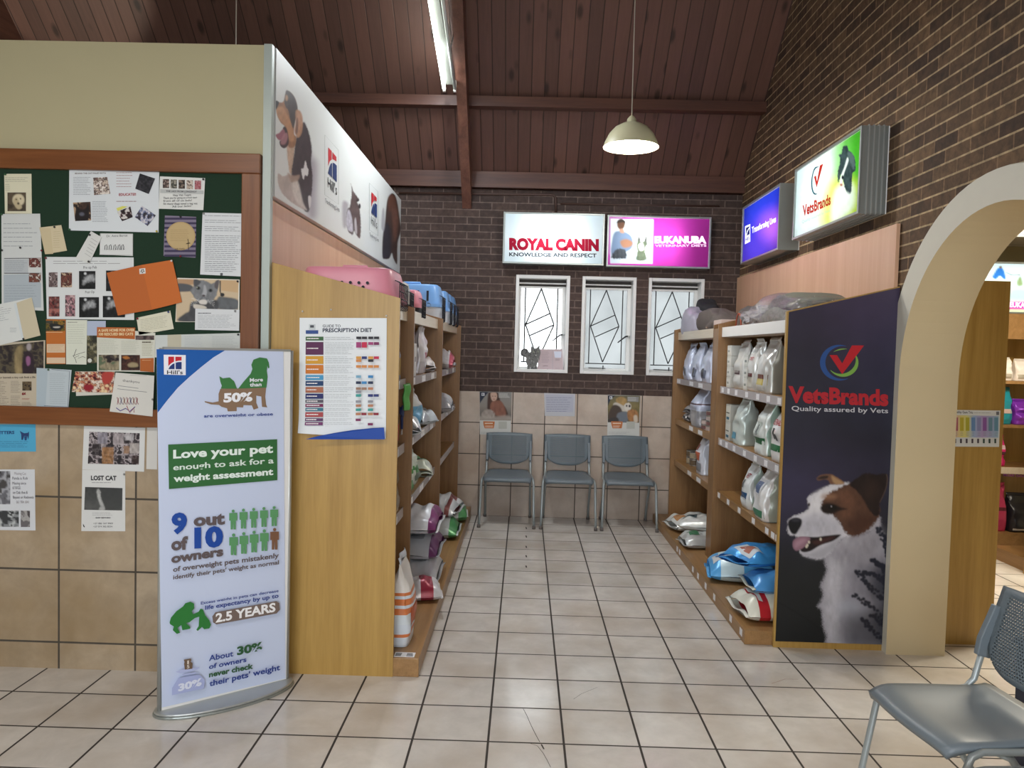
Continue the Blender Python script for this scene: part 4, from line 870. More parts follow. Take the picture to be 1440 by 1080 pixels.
def o_eu(a): a.text('EUKANUBA', (1022, 240), (1362, 240), 42, tin_lit("f6e4f4"), .07); a.text('VETERINARY DIETS', (1026, 266), (1362, 264), 15, tin_lit("f2d8ee"), .03)
C0 = (1.222, yf, 2.645); t = light_box('pink lit sign box with a man and dogs, above the second and third windows', C0, (0, -1, 0), (.965, .478), .125, [(-.40, .22, .18), (-.40, .22, -.20)], 11)
backlit(t, C0, (0, -1, 0), .965, .478, (700, 290, 4.645), 130, 66, 'c63db6', p_eu, o_eu)
# green and white sign on the brick wall
def p_vb(p):
    p.grad([(0, 'dff0f2'), (.5, 'e2f1ee'), (.62, 'a9dba0'), (.75, '74c95c'), (1, '5dc83a')], 'h')
    p.poly([(400, 560), (700, 520), (700, 900), (340, 1000)], 'd8ea5a', 90, al=.9).poly([(470, 620), (640, 560), (650, 800), (430, 960)], 'eaf4ec', 40, al=.95)
    p.poly([(640, 90), (710, 60), (700, 480), (660, 420)], '4fc22e', 60, al=.8)
    p.poly([(500, 275), (530, 255), (545, 195), (580, 175), (605, 230), (640, 260), (665, 320), (668, 430), (640, 460), (625, 640), (590, 670), (560, 600), (530, 470), (495, 560), (490, 450), (515, 330)], '3c4a4e', 5, na=8, nf=.08, tex=.5, tf=.05)
    p.poly([(585, 300), (600, 330), (560, 440), (545, 500), (530, 590), (512, 560), (520, 490), (555, 400)], 'e6efee', 6).ell(540, 500, 12, 22, '20262a', 5).ell(525, 575, 14, 14, 'b06a5a', 6).poly([(560, 640), (600, 660), (620, 680), (580, 760), (520, 720), (500, 640)], 'e9f3ee', 20)
    p.poly([(590, 250), (640, 262), (662, 330), (655, 420), (620, 360)], '66767a', 12, na=8, nf=.1, al=.8).mottle(.06, .03)
def o_vb(a):
    a.line([(300, 395), (255, 410), (232, 480), (226, 560), (235, 640), (260, 672), (290, 665)], 12, '3a5a66') if False else a.poly(smoothpoly([(305, 392), (262, 400), (236, 470), (225, 550), (232, 630), (256, 674), (290, 668), (258, 655), (242, 610), (238, 550), (246, 470), (270, 412)], 3), tin_lit("2f5a6c"))
    a.poly([(256, 495), (275, 480), (285, 540), (315, 380), (348, 362), (282, 606)], tin_lit("c03026"))
    a.text('VetsBrands', (142, 893), (426, 770), 100, tin_lit("c0392f"), .04, up=(-2, -105)); a.text('Quality assured by Vets', (135, 966), (420, 845), 26, tin_lit("9fb9b4"), .0, up=(0, -30))
xf = 1.872
C0 = (xf, 5.018, 2.67); t = light_box('green and white lit sign box with a sheepdog, nearer one on the brick wall', C0, (-1, 0, 0), (1.085, .492), XR-xf, [(-.40, .40, .2), (-.40, .40, -.2)], 3.2, True)
backlit(t, C0, (-1, 0, 0), 1.085, .492, (1110, 180, 7.2), 150, 70, 'dff0f2', p_vb, o_vb)
def p_hl(p):
    p.grad([(0, '2a3fc0'), (.55, '3a35b4'), (1, '5f3aa8')]); p.ell(330, 720, 90, 90, 'b565d8', 90, al=.9).ell(200, 900, 160, 60, '4a3fc8', 80, al=.7).mottle(.05, .03)
def o_hl(a):
    a.poly([(127, 712), (160, 697), (160, 808), (126, 826)], tin_lit("eef0fa")); a.poly([(133, 722), (156, 711), (156, 762), (133, 775)], tin_lit("27306a")); a.line([(134, 765), (146, 735), (156, 720)], 4, 'f4f4fa') if False else None
    a.poly([(133, 770), (141, 740), (156, 716), (156, 724), (145, 744), (138, 772)], tin_lit("f4f4fa")); a.text("Hill's", (131, 808), (157, 796), 20, tin_lit("2a2a40"), .02, up=(0, -22)); a.text('Transforming Lives', (172, 756), (325, 683), 34, tin_lit("eceffc"), .035, up=(0, -38))
C0 = (xf, 6.37, 2.645); t = light_box('small blue and violet lit sign box, farther one on the brick wall', C0, (-1, 0, 0), (1.0, .492), XR-xf, [(-.40, .40, .2), (-.40, .40, -.2)], 5)
backlit(t, C0, (-1, 0, 0), 1.0, .492, (1020, 160, 4.5), 60, 40, '2a3fc0', p_hl, o_hl)
# ---------------------------------------------------------------- notice board and papers
nb = thing('notice_board', 'wide green felt notice board in a reddish wood frame on the cream wall', 'notice board', (-2.3, YF, 1.19))
felt = M('green_felt', '16301f', .95, var=.15, scale=200)
b = MB(); b.box(-1.0, .98, -.018, -.002, .06, 1.26, felt); b.build('felt_panel', nb)
for nm, e, m in (('frame_rail', (-1.0, 1.042, 1.205, 1.297), frame_wood), ('frame_rail', (-1.0, 1.042, 0, .085), frame_wood), ('frame_stile', (.955, 1.042, .085, 1.205), frame_wood_v)):
    b = MB(); b.box(e[0], e[1], -.04, -.001, e[2], e[3], m); b.build(nm, nb, bevel=.004)
PINS = ['2a5a34', '2c2c30', '7a2230', '2a3a78', 'c9b84a', 'e0e0dc']
def note(label, quad, col='d9d9d4', crop=(0, 0, 1), layer=0, pins=(), group='papers on the notice board', name='pinned_note', plane=None, draw=None, bend=None, cat='note', t=.0007, n=6):
    O = plane or (0, YF-.0185-.0022*layer, 0)
    a = Art(O, (0, -1, 0), crop, .0002); a.bend = bend
    a.sheet(quad, ink(col, .6), t, n)
    if draw: draw(a)
    o = a.build(name); tag(o, label, cat, group)
    for x, y, c in pins:
        P = a.loc([(x, y)], t+.0004)[0]; b = MB()
        b.lathe([(0, .009), (.004, .008), (.0052, .005), (.003, .003), (.0025, 0)], (0, 0, 0), M('pin_'+c, c, .3), 10); b.build('pin', o, P, (PI/2, 0, 0))
    return o
def photo(a, x0, y0, x1, y1, cols, f=.25, seed=1, nx=26, ny=22, rot=None, extra=None):
    q = rot or [(x0, y0), (x1, y0), (x1, y1), (x0, y1)]
    p = a.picture(q, nx, ny, cols[0]); p.blobs(cols, f, seed)
    if extra: extra(p)
    p.done()
fur_d = ['1c1818', '3a2c28', '6a5648', 'a08a78']; red_d = ['2a1618', '5c3030', '8a5048', 'c0a09a']; xray = ['08090a', '101214', '1a1c1e']
c1 = (0, 200, 4)
# left column
def d(a):
    a.para(30, 196, 160, 226, 3, '8a8878', .2); a.para(30, 234, 60, 275, 4, '9a9888', .2)
    photo(a, 43, 283, 147, 388, ['3a3226', '4a4034', '5a4e3e'], .05, 2, extra=lambda p: p.ell(105, 325, 34, 34, 'cfc3a4', 6).poly([(75, 330), (95, 310), (110, 340), (125, 365), (110, 378), (90, 368)], 'b8a988', 5).ell(104, 345, 6, 6, '2a221c', 3).ell(92, 322, 4, 4, '2a221c', 2).ell(116, 318, 4, 4, '2a221c', 2))
note('narrow cream sheet with a square photo of a white dog, at the upper left', [(24, 178), (177, 178), (180, 402), (28, 402)], 'd6d2b8', c1, 0, [(34, 182, PINS[0])], draw=d)
def d(a):
    a.para(20, 450, 210, 600, 6, '8a9096', .12); a.poly([(24, 652), (232, 650), (232, 654), (24, 656)], '55585c')
    a.poly([(22, 660), (160, 658), (160, 735), (22, 735)], 'b3b8bb'); a.poly([(22, 745), (160, 742), (232, 795), (232, 930), (22, 930)], 'a9b2b8'); a.rect(24, 735, 232, 739, '4a4c50')
    photo(a, 164, 652, 231, 704, ['5a2c28', '7a4038', '3a2020', 'c8b8b0'], .1, 4); photo(a, 164, 738, 231, 788, ['6a3a2e', '7a4c40', '3a2420', 'd0c8c0'], .1, 5)
    a.para(30, 664, 155, 730, 6, '8d9499', .18); a.para(30, 800, 215, 920, 8, '969fa6', .18)
note('long white printed letter with two small brown horse photos, under the dog sheet', [(8, 404), (226, 402), (246, 640), (245, 948), (10, 940)][0:2]+[(246, 948), (10, 935)], 'c9ccca', c1, 1, [(14, 406, PINS[0]), (118, 594, PINS[1]), (15, 608, PINS[1]), (238, 610, PINS[2])], draw=d)
note('small folded cream card, tilted, right of the letter with horse photos', [(222, 480), (345, 466), (377, 610), (254, 630)], 'cdbf9f', c1, 1, [(310, 478, PINS[1])], draw=lambda a: (a.poly([(222, 480), (285, 486), (300, 628), (254, 630)], 'c6b795'), a.para(300, 500, 345, 600, 8, 'a89878', .12, -.05)))
def d(a):
    a.text('BEHIND THE CAT FAILED BOTH', (422, 180), (596, 178), 8, '5a4a44', .02); a.para(413, 194, 512, 300, 11, '7c8088'); a.para(520, 330, 608, 452, 13, '7c8088')
    a.para(655, 166, 750, 260, 6, 'a07070', .16); a.text('EDUCATE!!', (670, 302), (766, 300), 14, 'a03038', .03); a.para(655, 328, 800, 340, 1, '8a5a5a')
    photo(a, 0, 0, 1, 1, ['c8b8a8', '3a3034', '6a4a44', 'e0d8d0'], .09, 6, rot=[(525, 200), (605, 196), (622, 290), (530, 298)])
    photo(a, 0, 0, 1, 1, ['3a2822', '4a342c', '241a1a', 'b89a7c'], .05, 8, rot=[(412, 340), (510, 336), (514, 440), (424, 444)], extra=lambda p: p.poly([(425, 440), (428, 380), (430, 345), (450, 375), (480, 375), (500, 345), (498, 440)], '1c1416', 4).ell(462, 405, 14, 10, '5a5a66', 5))
    photo(a, 0, 0, 1, 1, ['1a1a1e', '2a2a30', '3c3a40'], .09, 9, rot=[(788, 176), (874, 205), (838, 292), (762, 262)])
    photo(a, 0, 0, 1, 1, ['2a1c20', '1a1216', '4a2a30', 'd8d4d0'], .08, 10, rot=[(660, 392), (735, 362), (748, 422), (688, 445)]); a.poly([(656, 372), (690, 360), (720, 362), (664, 388)], 'd6d46a')
    photo(a, 0, 0, 1, 1, ['2c2a32', '4a4650', '7884a8', 'd0ccd0'], .08, 11, rot=[(800, 358), (878, 412), (832, 472), (760, 422)])
note('large white landscape poster with five tilted animal photos and red heading, top centre', [(390, 142), (896, 152), (892, 508), (388, 496)], 'd4d9dc', c1, 0, [(400, 150, PINS[5]), (395, 492, PINS[0]), (884, 502, PINS[4])], draw=d)
note('narrow white slip of small print hanging askew below the large white poster', [(512, 500), (572, 534), (502, 684), (426, 652)], 'd2d3cf', c1, 3, [(508, 522, PINS[1]), (502, 672, PINS[1])], draw=lambda a: [a.line([(500-7*i+14, 540+17*i), (548-7*i, 562+17*i)], 2, '9a9a98') for i in range(6)])
def d(a):
    a.line([(565, 514), (746, 516), (747, 636), (562, 632), (565, 514)], 4, 'b8bab6'); a.text('Dr. Anne Barrat', (600, 534), (718, 530), 12, '3a3a3c', .0)
    for i, x in enumerate((590, 614, 640, 664, 684)): a.line([(x, 606), (x+2, 582), (x+10, 576), (x+14, 590), (x+10, 606), (x+18, 600)], 3.5, '26262a')
note('white card with a row of little black drawings, beside the askew slip', [(568, 512), (748, 516), (748, 640), (560, 632)], 'd6d8d6', c1, 1, draw=d)
def d(a):
    for i, x in enumerate((916, 960, 1005, 1050, 1096)): photo(a, x, 208+2*i, x+36, 258+2*i, [['5a4a42', '2a2220', 'a8948a'], ['3a3a34', '5a584e', 'a09a8c'], ['2a2420', '544840', '8a7a6c'], ['b0a090', 'd0c4b8', '5a4a40'], ['a05058', 'c08a8c', '5a2a30']][i], .12, 20+i, 12, 16)
    a.poly([(902, 264), (1146, 272), (1146, 292), (902, 286)], 'b9bbb9'); a.text('THE LADS FROM LONGSHOT', (935, 280), (1108, 284), 9, '2e2e32', .02)
    a.text('Hey Vet Team', (975, 304), (1075, 302), 12, '2a2a2e', .0); a.text('Thank you for giving us a fresh start', (920, 320), (1110, 316), 11, '3a3a3e', .0); a.text('from all of us lads!', (920, 336), (1080, 332), 11, '3a3a3e', .0); a.text('So many dogs need a big vet', (920, 352), (1112, 350), 11, '3a3a3e', .0); a.text('All our licks!', (970, 368), (1078, 364), 11, '3a3a3e', .0)
note('white handwritten card with a strip of five small pet photos, upper right', [(900, 192), (1154, 202), (1144, 382), (893, 374)], 'd9dad6', c1, 1, [(1146, 210, PINS[1])], draw=d)
def d(a):
    for i in range(9): a.poly([(926, 424+26*i), (1104, 424+26*i), (1104, 436+26*i), (926, 436+26*i)], '3c3350')
    a.disc(1018, 528, 82, 80, 'b39a6c', 36); a.disc(1018, 528, 76, 74, 'bba377', 36); a.para(960, 490, 1075, 560, 7, 'a48c60', .2)
    a.line([(1058, 545), (1062, 565), (1048, 572), (1072, 568), (1060, 565), (1062, 605)], 4, '4a3a2c'); a.text('with thanks', (985, 605), (1040, 603), 10, '3a3030', .0)
note('purple striped card with a big tan disc, between the letters at the upper right', [(928, 412), (1104, 420), (1100, 650), (920, 638)], '7d7488', c1, 0, [(1018, 420, PINS[1]), (1018, 642, PINS[2])], draw=d)
def d(a):
    for y0, n in ((408, 1), (434, 2), (470, 3), (520, 5), (575, 5), (630, 3), (666, 3), (698, 3)): a.para(1152, y0, 1362, y0+11*n, n, '6a6e74', .2, .02)
    a.rect(1240, 736, 1254, 750, '5a5c60')
note('full white page of typed lines at the right end of the board', [(1140, 396), (1388, 402), (1372, 756), (1126, 744)], 'd5d8da', c1, 1, [(1148, 402, '9a9c98'), (1378, 412, PINS[4])], draw=d)
def d(a):
    a.para(300, 664, 700, 690, 2, '8a8a8a', .2); a.text('Pre op Feb', (470, 712), (545, 710), 15, '303034', .0); a.text('Post Op', (480, 850), (532, 848), 14, '303034', .0)
    for i, (x0, y0, x1, y1, c) in enumerate(((275, 732, 325, 815, ['5a4a4a', '8a7a78', '2a2020', 'c0b0b0']), (343, 733, 406, 816, ['5a302a', '7a4a40', '3a2020', 'c0a890']), (275, 868, 336, 980, ['3a2020', '7a3a38', '5a4a48', 'a86a62']), (368, 860, 424, 980, ['5a4a50', 'b08088', '2a2428', 'c8a8a8']))): photo(a, x0, y0, x1, y1, c, .07, 30+i)
    for i, (x0, y0, x1, y1) in enumerate(((446, 725, 538, 826), (447, 872, 558, 985), (598, 722, 690, 838), (580, 865, 705, 985))): photo(a, x0, y0, x1, y1, xray, .08, 40+i, 30, 30, extra=lambda p, x0=x0, y0=y0: p.poly([(x0+25, y0+75), (x0+30, y0+40), (x0+60, y0+22), (x0+88, y0+30), (x0+84, y0+55), (x0+50, y0+62)], '9a9c9e', 12, na=8, nf=.1, tex=.5, tf=.1).ell(x0+35, y0+14, 7, 7, 'd0d2d4', 4))
note('white poster of wound photos and two black x-rays, partly under the orange folder', [(256, 645), (752, 648), (755, 1000), (264, 994)], 'd3d6d6', c1, 1, [(262, 652, PINS[2])], draw=d)
fold = lambda u, z: .012*np.exp(-(u/.02)**2)*0+.010*np.abs(u)*0.6
def d(a):
    a.poly([(601, 735), (798, 690), (856, 942), (664, 975)], 'b5612c'); a.poly([(798, 690), (970, 662), (1024, 900), (856, 942)], 'c0672c')
    a.poly([(784, 712), (818, 708), (820, 738), (786, 742)], 'd8d6d0')
    for x, y in ((797, 720), (806, 718), (795, 728), (810, 726), (803, 732)): a.disc(x, y, 3.6, 3.6, '26262a', 10)
note('bright orange open folder, tilted, in the middle of the notice board', [(601, 735), (970, 662), (1024, 900), (664, 975)], 'bb642c', c1, 4, [(968, 668, PINS[5])], draw=d, bend=fold, cat='folder', name='paper_folder')
def d(a):
    a.set(220, 370, 8.3)
    p = a.picture([(235, 185), (960, 200), (950, 680), (232, 682)], 90, 66, 'c6b294')
    p.poly([(235, 185), (445, 190), (440, 250), (300, 255), (235, 230)], 'b08d6c', 6, sm=0).poly([(240, 240), (400, 255), (430, 320), (300, 335), (240, 320)], '55565a', 10).poly([(740, 200), (960, 205), (950, 345), (760, 320)], 'c2a37c', 6, sm=0)
    p.poly([(720, 400), (800, 395), (950, 430), (950, 540), (700, 530)], '5c5f62', 14, tex=.3, tf=.03)
    p.poly([(265, 680), (330, 590), (380, 560), (400, 470), (470, 440), (700, 430), (720, 540), (720, 690)], '47484b', 14, tex=.35, tf=.03)
    p.poly([(440, 190), (500, 195), (560, 200), (640, 240), (700, 205), (735, 200), (720, 300), (700, 380), (650, 440), (560, 470), (480, 440), (420, 370), (400, 320), (430, 270)], '77797c', 10, na=8, nf=.04, tex=.35, tf=.03)
    p.poly([(440, 192), (480, 195), (520, 220), (470, 270), (440, 260)], '4c4d50', 10).poly([(690, 215), (730, 202), (715, 300), (680, 280)], '5a5456', 8).ell(490, 292, 24, 20, '3a3c3c', 8).ell(632, 320, 24, 20, '3a3c3c', 8).ell(490, 290, 9, 15, '0e0e10', 4).ell(632, 318, 9, 15, '0e0e10', 4).ell(475, 285, 8, 8, '9aa08c', 4)
    p.poly([(555, 260), (575, 265), (590, 340), (570, 385), (535, 370), (545, 330)], 'a2a3a6', 12).ell(552, 380, 18, 12, '4a4244', 6).poly([(500, 440), (550, 425), (590, 440), (580, 480), (510, 475)], 'd2cdc6', 8).line([(540, 395), (520, 420), (470, 425)], 4, '4a4a4c', 4).line([(555, 395), (590, 415)], 4, '4a4a4c', 4)
    for i in range(5): p.line([(500, 420+6*i), (400, 410+22*i)], 2.5, 'd6d6d4', 3, .8).line([(600, 430+6*i), (680, 440+22*i)], 2.5, 'd6d6d4', 3, .8)
    p.line([(745, 210), (745, 330), (760, 360)], 12, '2c2c30', 5).ell(770, 370, 26, 22, '26262a', 6).poly([(440, 480), (560, 500), (580, 530), (450, 530)], 'c9c2b6', 8)
    p.done()
note('colour photo of a grey cat lying down, below the typed page', [(245, 172+0), (972, 192), (965, 690), (222, 686)], 'dcd8cc', (220, 370, 8.3), 2, [(952, 214, PINS[1])], draw=d, name='pinned_photo', cat='photo')
note('white note with a bold first line, over the lower right of the grey cat photo', [(455, 530), (970, 545), (965, 790), (450, 778)], 'd5d8da', (220, 370, 8.3), 3, [(922, 560, '9a9c9e')], draw=lambda a: (a.para(485, 575, 660, 592, 1, '55585e', .5), a.para(485, 600, 940, 760, 9, '8d9298', .18)))
note('small lined cream card, tilted, between the orange folder and the board leaflet', [(-30, 580), (165, 558), (208, 762), (-20, 812)][0:0] or [(768, 988), (958, 947), (978, 1050), (782, 1084)], 'd5d2bd', c1, 2, [(776, 992, PINS[2]), (950, 955, PINS[3])], draw=lambda a: a.para(790, 996, 955, 1066, 8, 'a09c86', .2, -.16))
c3 = (0, 360, 7.715)
note('white and cream open letter, tilted, at the left edge of the board', [(-330, 590), (345, 450), (440, 862), (-300, 1040)], 'd0d3d0', c3, 3, [(262, 900, PINS[1])], draw=lambda a: (a.poly([(150, 518), (345, 450), (440, 862), (250, 912)], 'c4baa0'), a.poly([(150, 518), (180, 508), (262, 905), (240, 914)], 'c9d0d2'), a.para(-240, 600, 130, 760, 7, '8a9096', .16, -.18), a.para(110, 775, 190, 835, 3, '8a9096', .2)))
c4 = (0, 460, 7.715)
def d(a):
    p = a.picture([(-300, 235), (474, 152), (474, 505), (-300, 500)], 80, 40, '3a322c'); p.blobs(['231e20', '3c3430', '58503f', '2b2528'], .018, 14)
    p.poly([(170, 500), (160, 300), (190, 220), (235, 195), (250, 240), (240, 400), (245, 500)], '8a7a58', 14, na=6, nf=.05, tex=.4, tf=.03).poly([(250, 500), (255, 320), (300, 260), (360, 300), (370, 400), (360, 500)], '2c2028', 12).ell(315, 215, 26, 40, '9d9596', 10).poly([(285, 330), (310, 315), (330, 340), (328, 400), (300, 420), (285, 380)], '8a5a80', 8); p.done()
    a.text('Behind the scenes at our kennels a tiny cub finds a life', (-280, 560), (385, 552), 20, '4a4038', .02); a.para(-280, 580, 105, 860, 15, '8d8578', .3); a.para(118, 580, 225, 715, 8, '8d8578', .3); a.para(118, 740, 225, 850, 6, '8d8578', .3)
    photo(a, 0, 0, 1, 1, ['4a3c2c', '6a5a42', '2a221c'], .05, 15, rot=[(245, 590), (345, 590), (345, 688), (245, 688)])
    a.text('\u201c', (240, 772), (282, 772), 60, '7a2a2e', .05); a.para(240, 770, 340, 790, 2, 'a04a48', .3); a.para(240, 810, 345, 855, 3, '8d8578', .3)
note('newspaper cutting with a dark photo above its columns, at the lower left', [(-310, 190), (492, 142), (480, 862), (-310, 862)], 'b9ae9a', c4, 1, draw=d, name='newspaper_cutting', cat='newspaper')
note('pale blue folded letter over the right side of the newspaper cutting', [(398, 442), (778, 465), (742, 876), (395, 858)], 'b5bfc4', c4, 2, [(532, 462, '4a6a50')], draw=lambda a: (a.poly([(398, 442), (520, 450), (495, 862), (395, 858)], 'a7b4bc'), a.line([(560, 458), (756, 480), (736, 866), (480, 852)], 5, '55606a'), a.para(540, 500, 735, 840, 15, '9aa4aa', .18)))
def d(a):
    photo(a, 500, 700, 706, 815, ['6a5a20', '2a2a22', '8a6a28', '3a3a34'], .025, 16, extra=lambda p: p.poly([(540, 740), (600, 735), (690, 760), (650, 805), (560, 800)], '1e2020', 8).poly([(580, 768), (650, 765), (640, 780), (590, 780)], 'c0bab0', 5))
    a.rect(500, 824, 680, 830, 'd8b890'); a.rect(510, 955, 706, 1048, 'd0b89c'); a.para(520, 962, 700, 1040, 6, 'b08a60', .2)
    a.rect(510, 1102, 710, 1165, 'd0b89c')
note('orange leaflet cover with a badger photo, below the x-ray poster', [(500, 688), (712, 690), (712, 1172), (505, 1172)], 'b5682e', c3, 2, draw=d, name='leaflet', cat='leaflet')
def d(a):
    a.para(735, 712, 850, 726, 1, '6a6a64', .4); a.para(735, 740, 930, 960, 9, 'a0a294', .12)
    a.line([(830, 1010), (800, 1090), (820, 1120), (830, 1160)], 5, '2a2a2c'); a.line([(790, 1085), (860, 1060), (925, 1040)], 4, '2a2a2c'); a.line([(815, 1100), (860, 1080), (850, 1110), (900, 1090), (930, 1105)], 4, '2a2a2c')
note('white letter with a big scrawled signature, right of the orange leaflet cover', [(716, 692), (946, 696), (938, 1178), (718, 1174)], 'd0d3c4', c3, 2, draw=d)
note('narrow leaflet with pale sky over dark wildlife, left of the orange headed leaflet', [(150, 72), (250, 78), (248, 475), (150, 480)], '4a4638', (100, 440, 6.75), 1, draw=lambda a: (photo(a, 152, 215, 246, 470, ['2a2a22', '5a563c', '3c3a30', '8a8468'], .03, 17), a.rect(152, 76, 330, 215, 'aab4c8'), a.disc(178, 452, 20, 20, 'c8c8c0')), name='leaflet', cat='leaflet')
def d(a):
    a.poly([(246, 135), (610, 140), (606, 250), (246, 232)], 'ae602c'); a.text('A SAFE HOME FOR OVER', (258, 178), (604, 174), 24, 'dfc79c', .04); a.text('100 RESCUED BIG CATS', (264, 214), (590, 212), 24, 'dfc79c', .04)
    photo(a, 612, 215, 790, 256, ['2a2022', '4a3a3a', '6a5a58'], .03, 18); a.para(258, 245, 452, 380, 12, 'a6a89a', .2); a.para(478, 262, 652, 380, 11, 'a6a89a', .2); a.para(675, 262, 784, 410, 10, 'a6a082', .25); a.para(676, 270, 780, 284, 1, '4a4038', .6)
    photo(a, 264, 398, 458, 545, ['241c1e', '4a4038', '8a8068', '5c6a50'], .025, 19, 40, 30, extra=lambda p: p.poly([(270, 520), (310, 480), (360, 470), (400, 490), (452, 460), (455, 530), (380, 540)], '8d836a', 10, na=6, nf=.06, tex=.5, tf=.06))
    photo(a, 478, 400, 655, 545, ['2a1614', '4a2a20', '3a201a'], .025, 21, 40, 30, extra=lambda p: p.poly([(540, 490), (580, 470), (630, 480), (634, 510), (560, 515)], '9a8a6a', 10).poly([(490, 420), (530, 410), (560, 430), (520, 440)], 'a86a30', 8))
    a.poly([(658, 432), (786, 428), (786, 562), (658, 552)], 'ac5f2d'); a.para(676, 445, 780, 452, 1, 'd8b890', .5)
note('open leaflet with an orange heading and two wildlife photos, beside the stand', [(246, 135), (800, 190), (790, 562), (248, 552)], 'cfcfc2', (100, 440, 6.75), 2, draw=d, name='leaflet', cat='leaflet')
def d(a):
    photo(a, 0, 0, 1, 1, ['3a1418', '7a2a2e', 'b86a50', 'd8b088', '5a1c22', 'e0d0c0'], .035, 22, 60, 40, rot=[(42, 558), (414, 558), (404, 758), (6, 750)], extra=lambda p: [p.ell(x, y, 15, 15, 'dcc49a', 6) for x, y in ((30, 710), (85, 705), (60, 740), (300, 715), (340, 690), (380, 715), (300, 740), (330, 745))] and p.poly([(300, 570), (400, 565), (390, 640), (330, 680), (295, 640)], 'a83c34', 10).poly([(120, 690), (200, 680), (215, 725), (140, 745)], '8a1c28', 10))
note('colourful red and gold food flyer below the leaflets', [(40, 556), (416, 556), (402, 774), (48, 788)], 'c8c6bc', (100, 440, 6.75), 1, draw=d, name='flyer', cat='flyer')
def d(a):
    a.text('thankyou', (490, 652), (650, 668), 24, '4a4a4e', .0); a.line([(445, 690), (640, 716)], 4, '6a6e74'); a.line([(440, 720), (720, 752)], 4, '6a6e74'); a.line([(560, 592), (720, 598)], 3, '9a9ca0')
    random.seed(4)
    for i in range(7):
        x = 440+30*i; c = ['8a3a48', '4a3a6a', '7a4a3a'][i % 3]; a.line([(x, 870), (x+6, 830), (x-4, 800), (x+14, 812), (x+8, 840), (x+22, 868)], 5, c)
    a.line([(430, 900), (470, 930), (520, 905), (560, 935), (610, 890)], 8, '5a4a8a'); a.line([(530, 880), (560, 950), (600, 900), (600, 945)], 6, '9a3a48')
note('white thank you sheet with a child drawing, hanging over the frame by the stand', [(424, 566), (790, 596), (774, 984), (366, 936)], 'cfcdc6', (100, 440, 6.75), 11, draw=d, pins=[(778, 820, '8a8c86')])
note('long pale letter peeping out above the top of the poster stand', [(-130, 845), (985, 815), (998, 1100), (-130, 1100)], 'c6cbc8', (220, 370, 8.3), 1, [(958, 834, PINS[1])], draw=lambda a: (a.poly([(130, 838), (290, 832), (290, 1090), (130, 1090)], 'bdb8a4'), a.para(330, 850, 560, 1000, 8, 'a4aeba', .15), a.para(650, 850, 960, 1000, 8, 'a2a8ac', .15)))
# papers taped to the tiles
TP = (0, YF-.0125, 0); gt = 'papers taped to the tiled wall under the notice board'; c5 = (0, 580, 6); c6 = (100, 590, 6.354)
def d(a):
    a.text('DOG SITTERS', (-130, 185), (122, 180), 24, '1f3a6c', .04); a.para(-150, 240, 250, 300, 4, '2f5a80', .16)
    a.poly([(168, 155), (185, 165), (205, 175), (235, 172), (245, 160), (246, 190), (240, 230), (232, 200), (205, 198), (195, 232), (182, 230), (180, 185)], '2a3f6c'); a.poly([(205, 200), (230, 200), (226, 235), (210, 236)], '2a4a78')
note('sky blue flyer with a notch cut from its lower edge, taped to the tiles', [(-160, 100), (300, 100), (304, 330), (-160, 330)], '4fa3c8', c5, 0, draw=d, plane=TP, group=gt, name='flyer', cat='flyer', n=2)
b = C.objects[-1]
def d(a):
    photo(a, -160, 495, 88, 775, ['2a2628', '6a6a70', 'a8aab0', '4a4848'], .012, 50); photo(a, -160, 828, 160, 965, ['3a3c3e', '8a8e90', 'c0c4c4', '222426'], .02, 51); photo(a, 176, 828, 254, 966, ['4a4446', 'a8a6a4', '6a6668'], .02, 52)
    for i, (s, x0, x1, y) in enumerate((('Missing Cat', 122, 222, 526), ('Panda is Rob', 106, 235, 566), ('Missing since', 106, 222, 608), ('6/10/22.', 108, 178, 646), ('on Oak Ave &', 110, 236, 686), ('Bayani or Riebeeck', 112, 288, 726), ('061 904 1041', 140, 246, 766))): a.text(s, (x0, y), (x1, y), 24, '5e5a60' if i not in (0, 6) else '9a9498', .0)
note('white missing cat flyer with grey cat photos and purple-grey words, below the blue flyer', [(-170, 482), (294, 480), (300, 996), (-170, 990)], 'cfd2d6', c5, 0, draw=d, plane=TP, group=gt, name='flyer', cat='flyer', n=2)
def d(a):
    q = [(164, 108), (614, 122), (606, 404), (150, 394)]
    p = a.picture(q, 110, 70, '4a4448'); p.blobs(['1e1a1e', '4a4246', '8a8284', 'b8aeb0', '2e282c'], .03, 60)
    for x, y, w, h, c in ((236, 115, 90, 100, '8a8690'), (376, 122, 96, 100, 'a39a9c'), (480, 125, 80, 60, 'b4b0b2'), (190, 220, 80, 100, '2a2426'), (276, 246, 104, 150, '9a7048'), (525, 212, 84, 90, 'b0a8a4'), (470, 235, 52, 70, '8a6a50'), (540, 320, 64, 80, '3a2a28')): p.poly([(x, y), (x+w, y), (x+w, y+h), (x, y+h)], c, 5, sm=0, na=5, nf=.06, tex=.6, tf=.06, al=.85)
    p.done(); a.text('Thank', (294, 335), (368, 340), 16, '5a3a20', .0); a.text('you', (305, 370), (350, 374), 16, '6a4a2a', .0)
note('white sheet with a collage of pet photos, taped just below the board frame', [(116, 58), (662, 74), (652, 466), (100, 446)], 'd2d3d2', c6, 1, draw=d, plane=TP, group=gt, name='photo_sheet', cat='photo', n=2)
note('narrow blank white strip of paper by the edge of the poster stand', [(680, 64), (770, 64), (768, 446), (672, 442)], 'cdcbc6', c6, 0, plane=TP, group=gt, name='paper_strip', cat='paper', n=1)
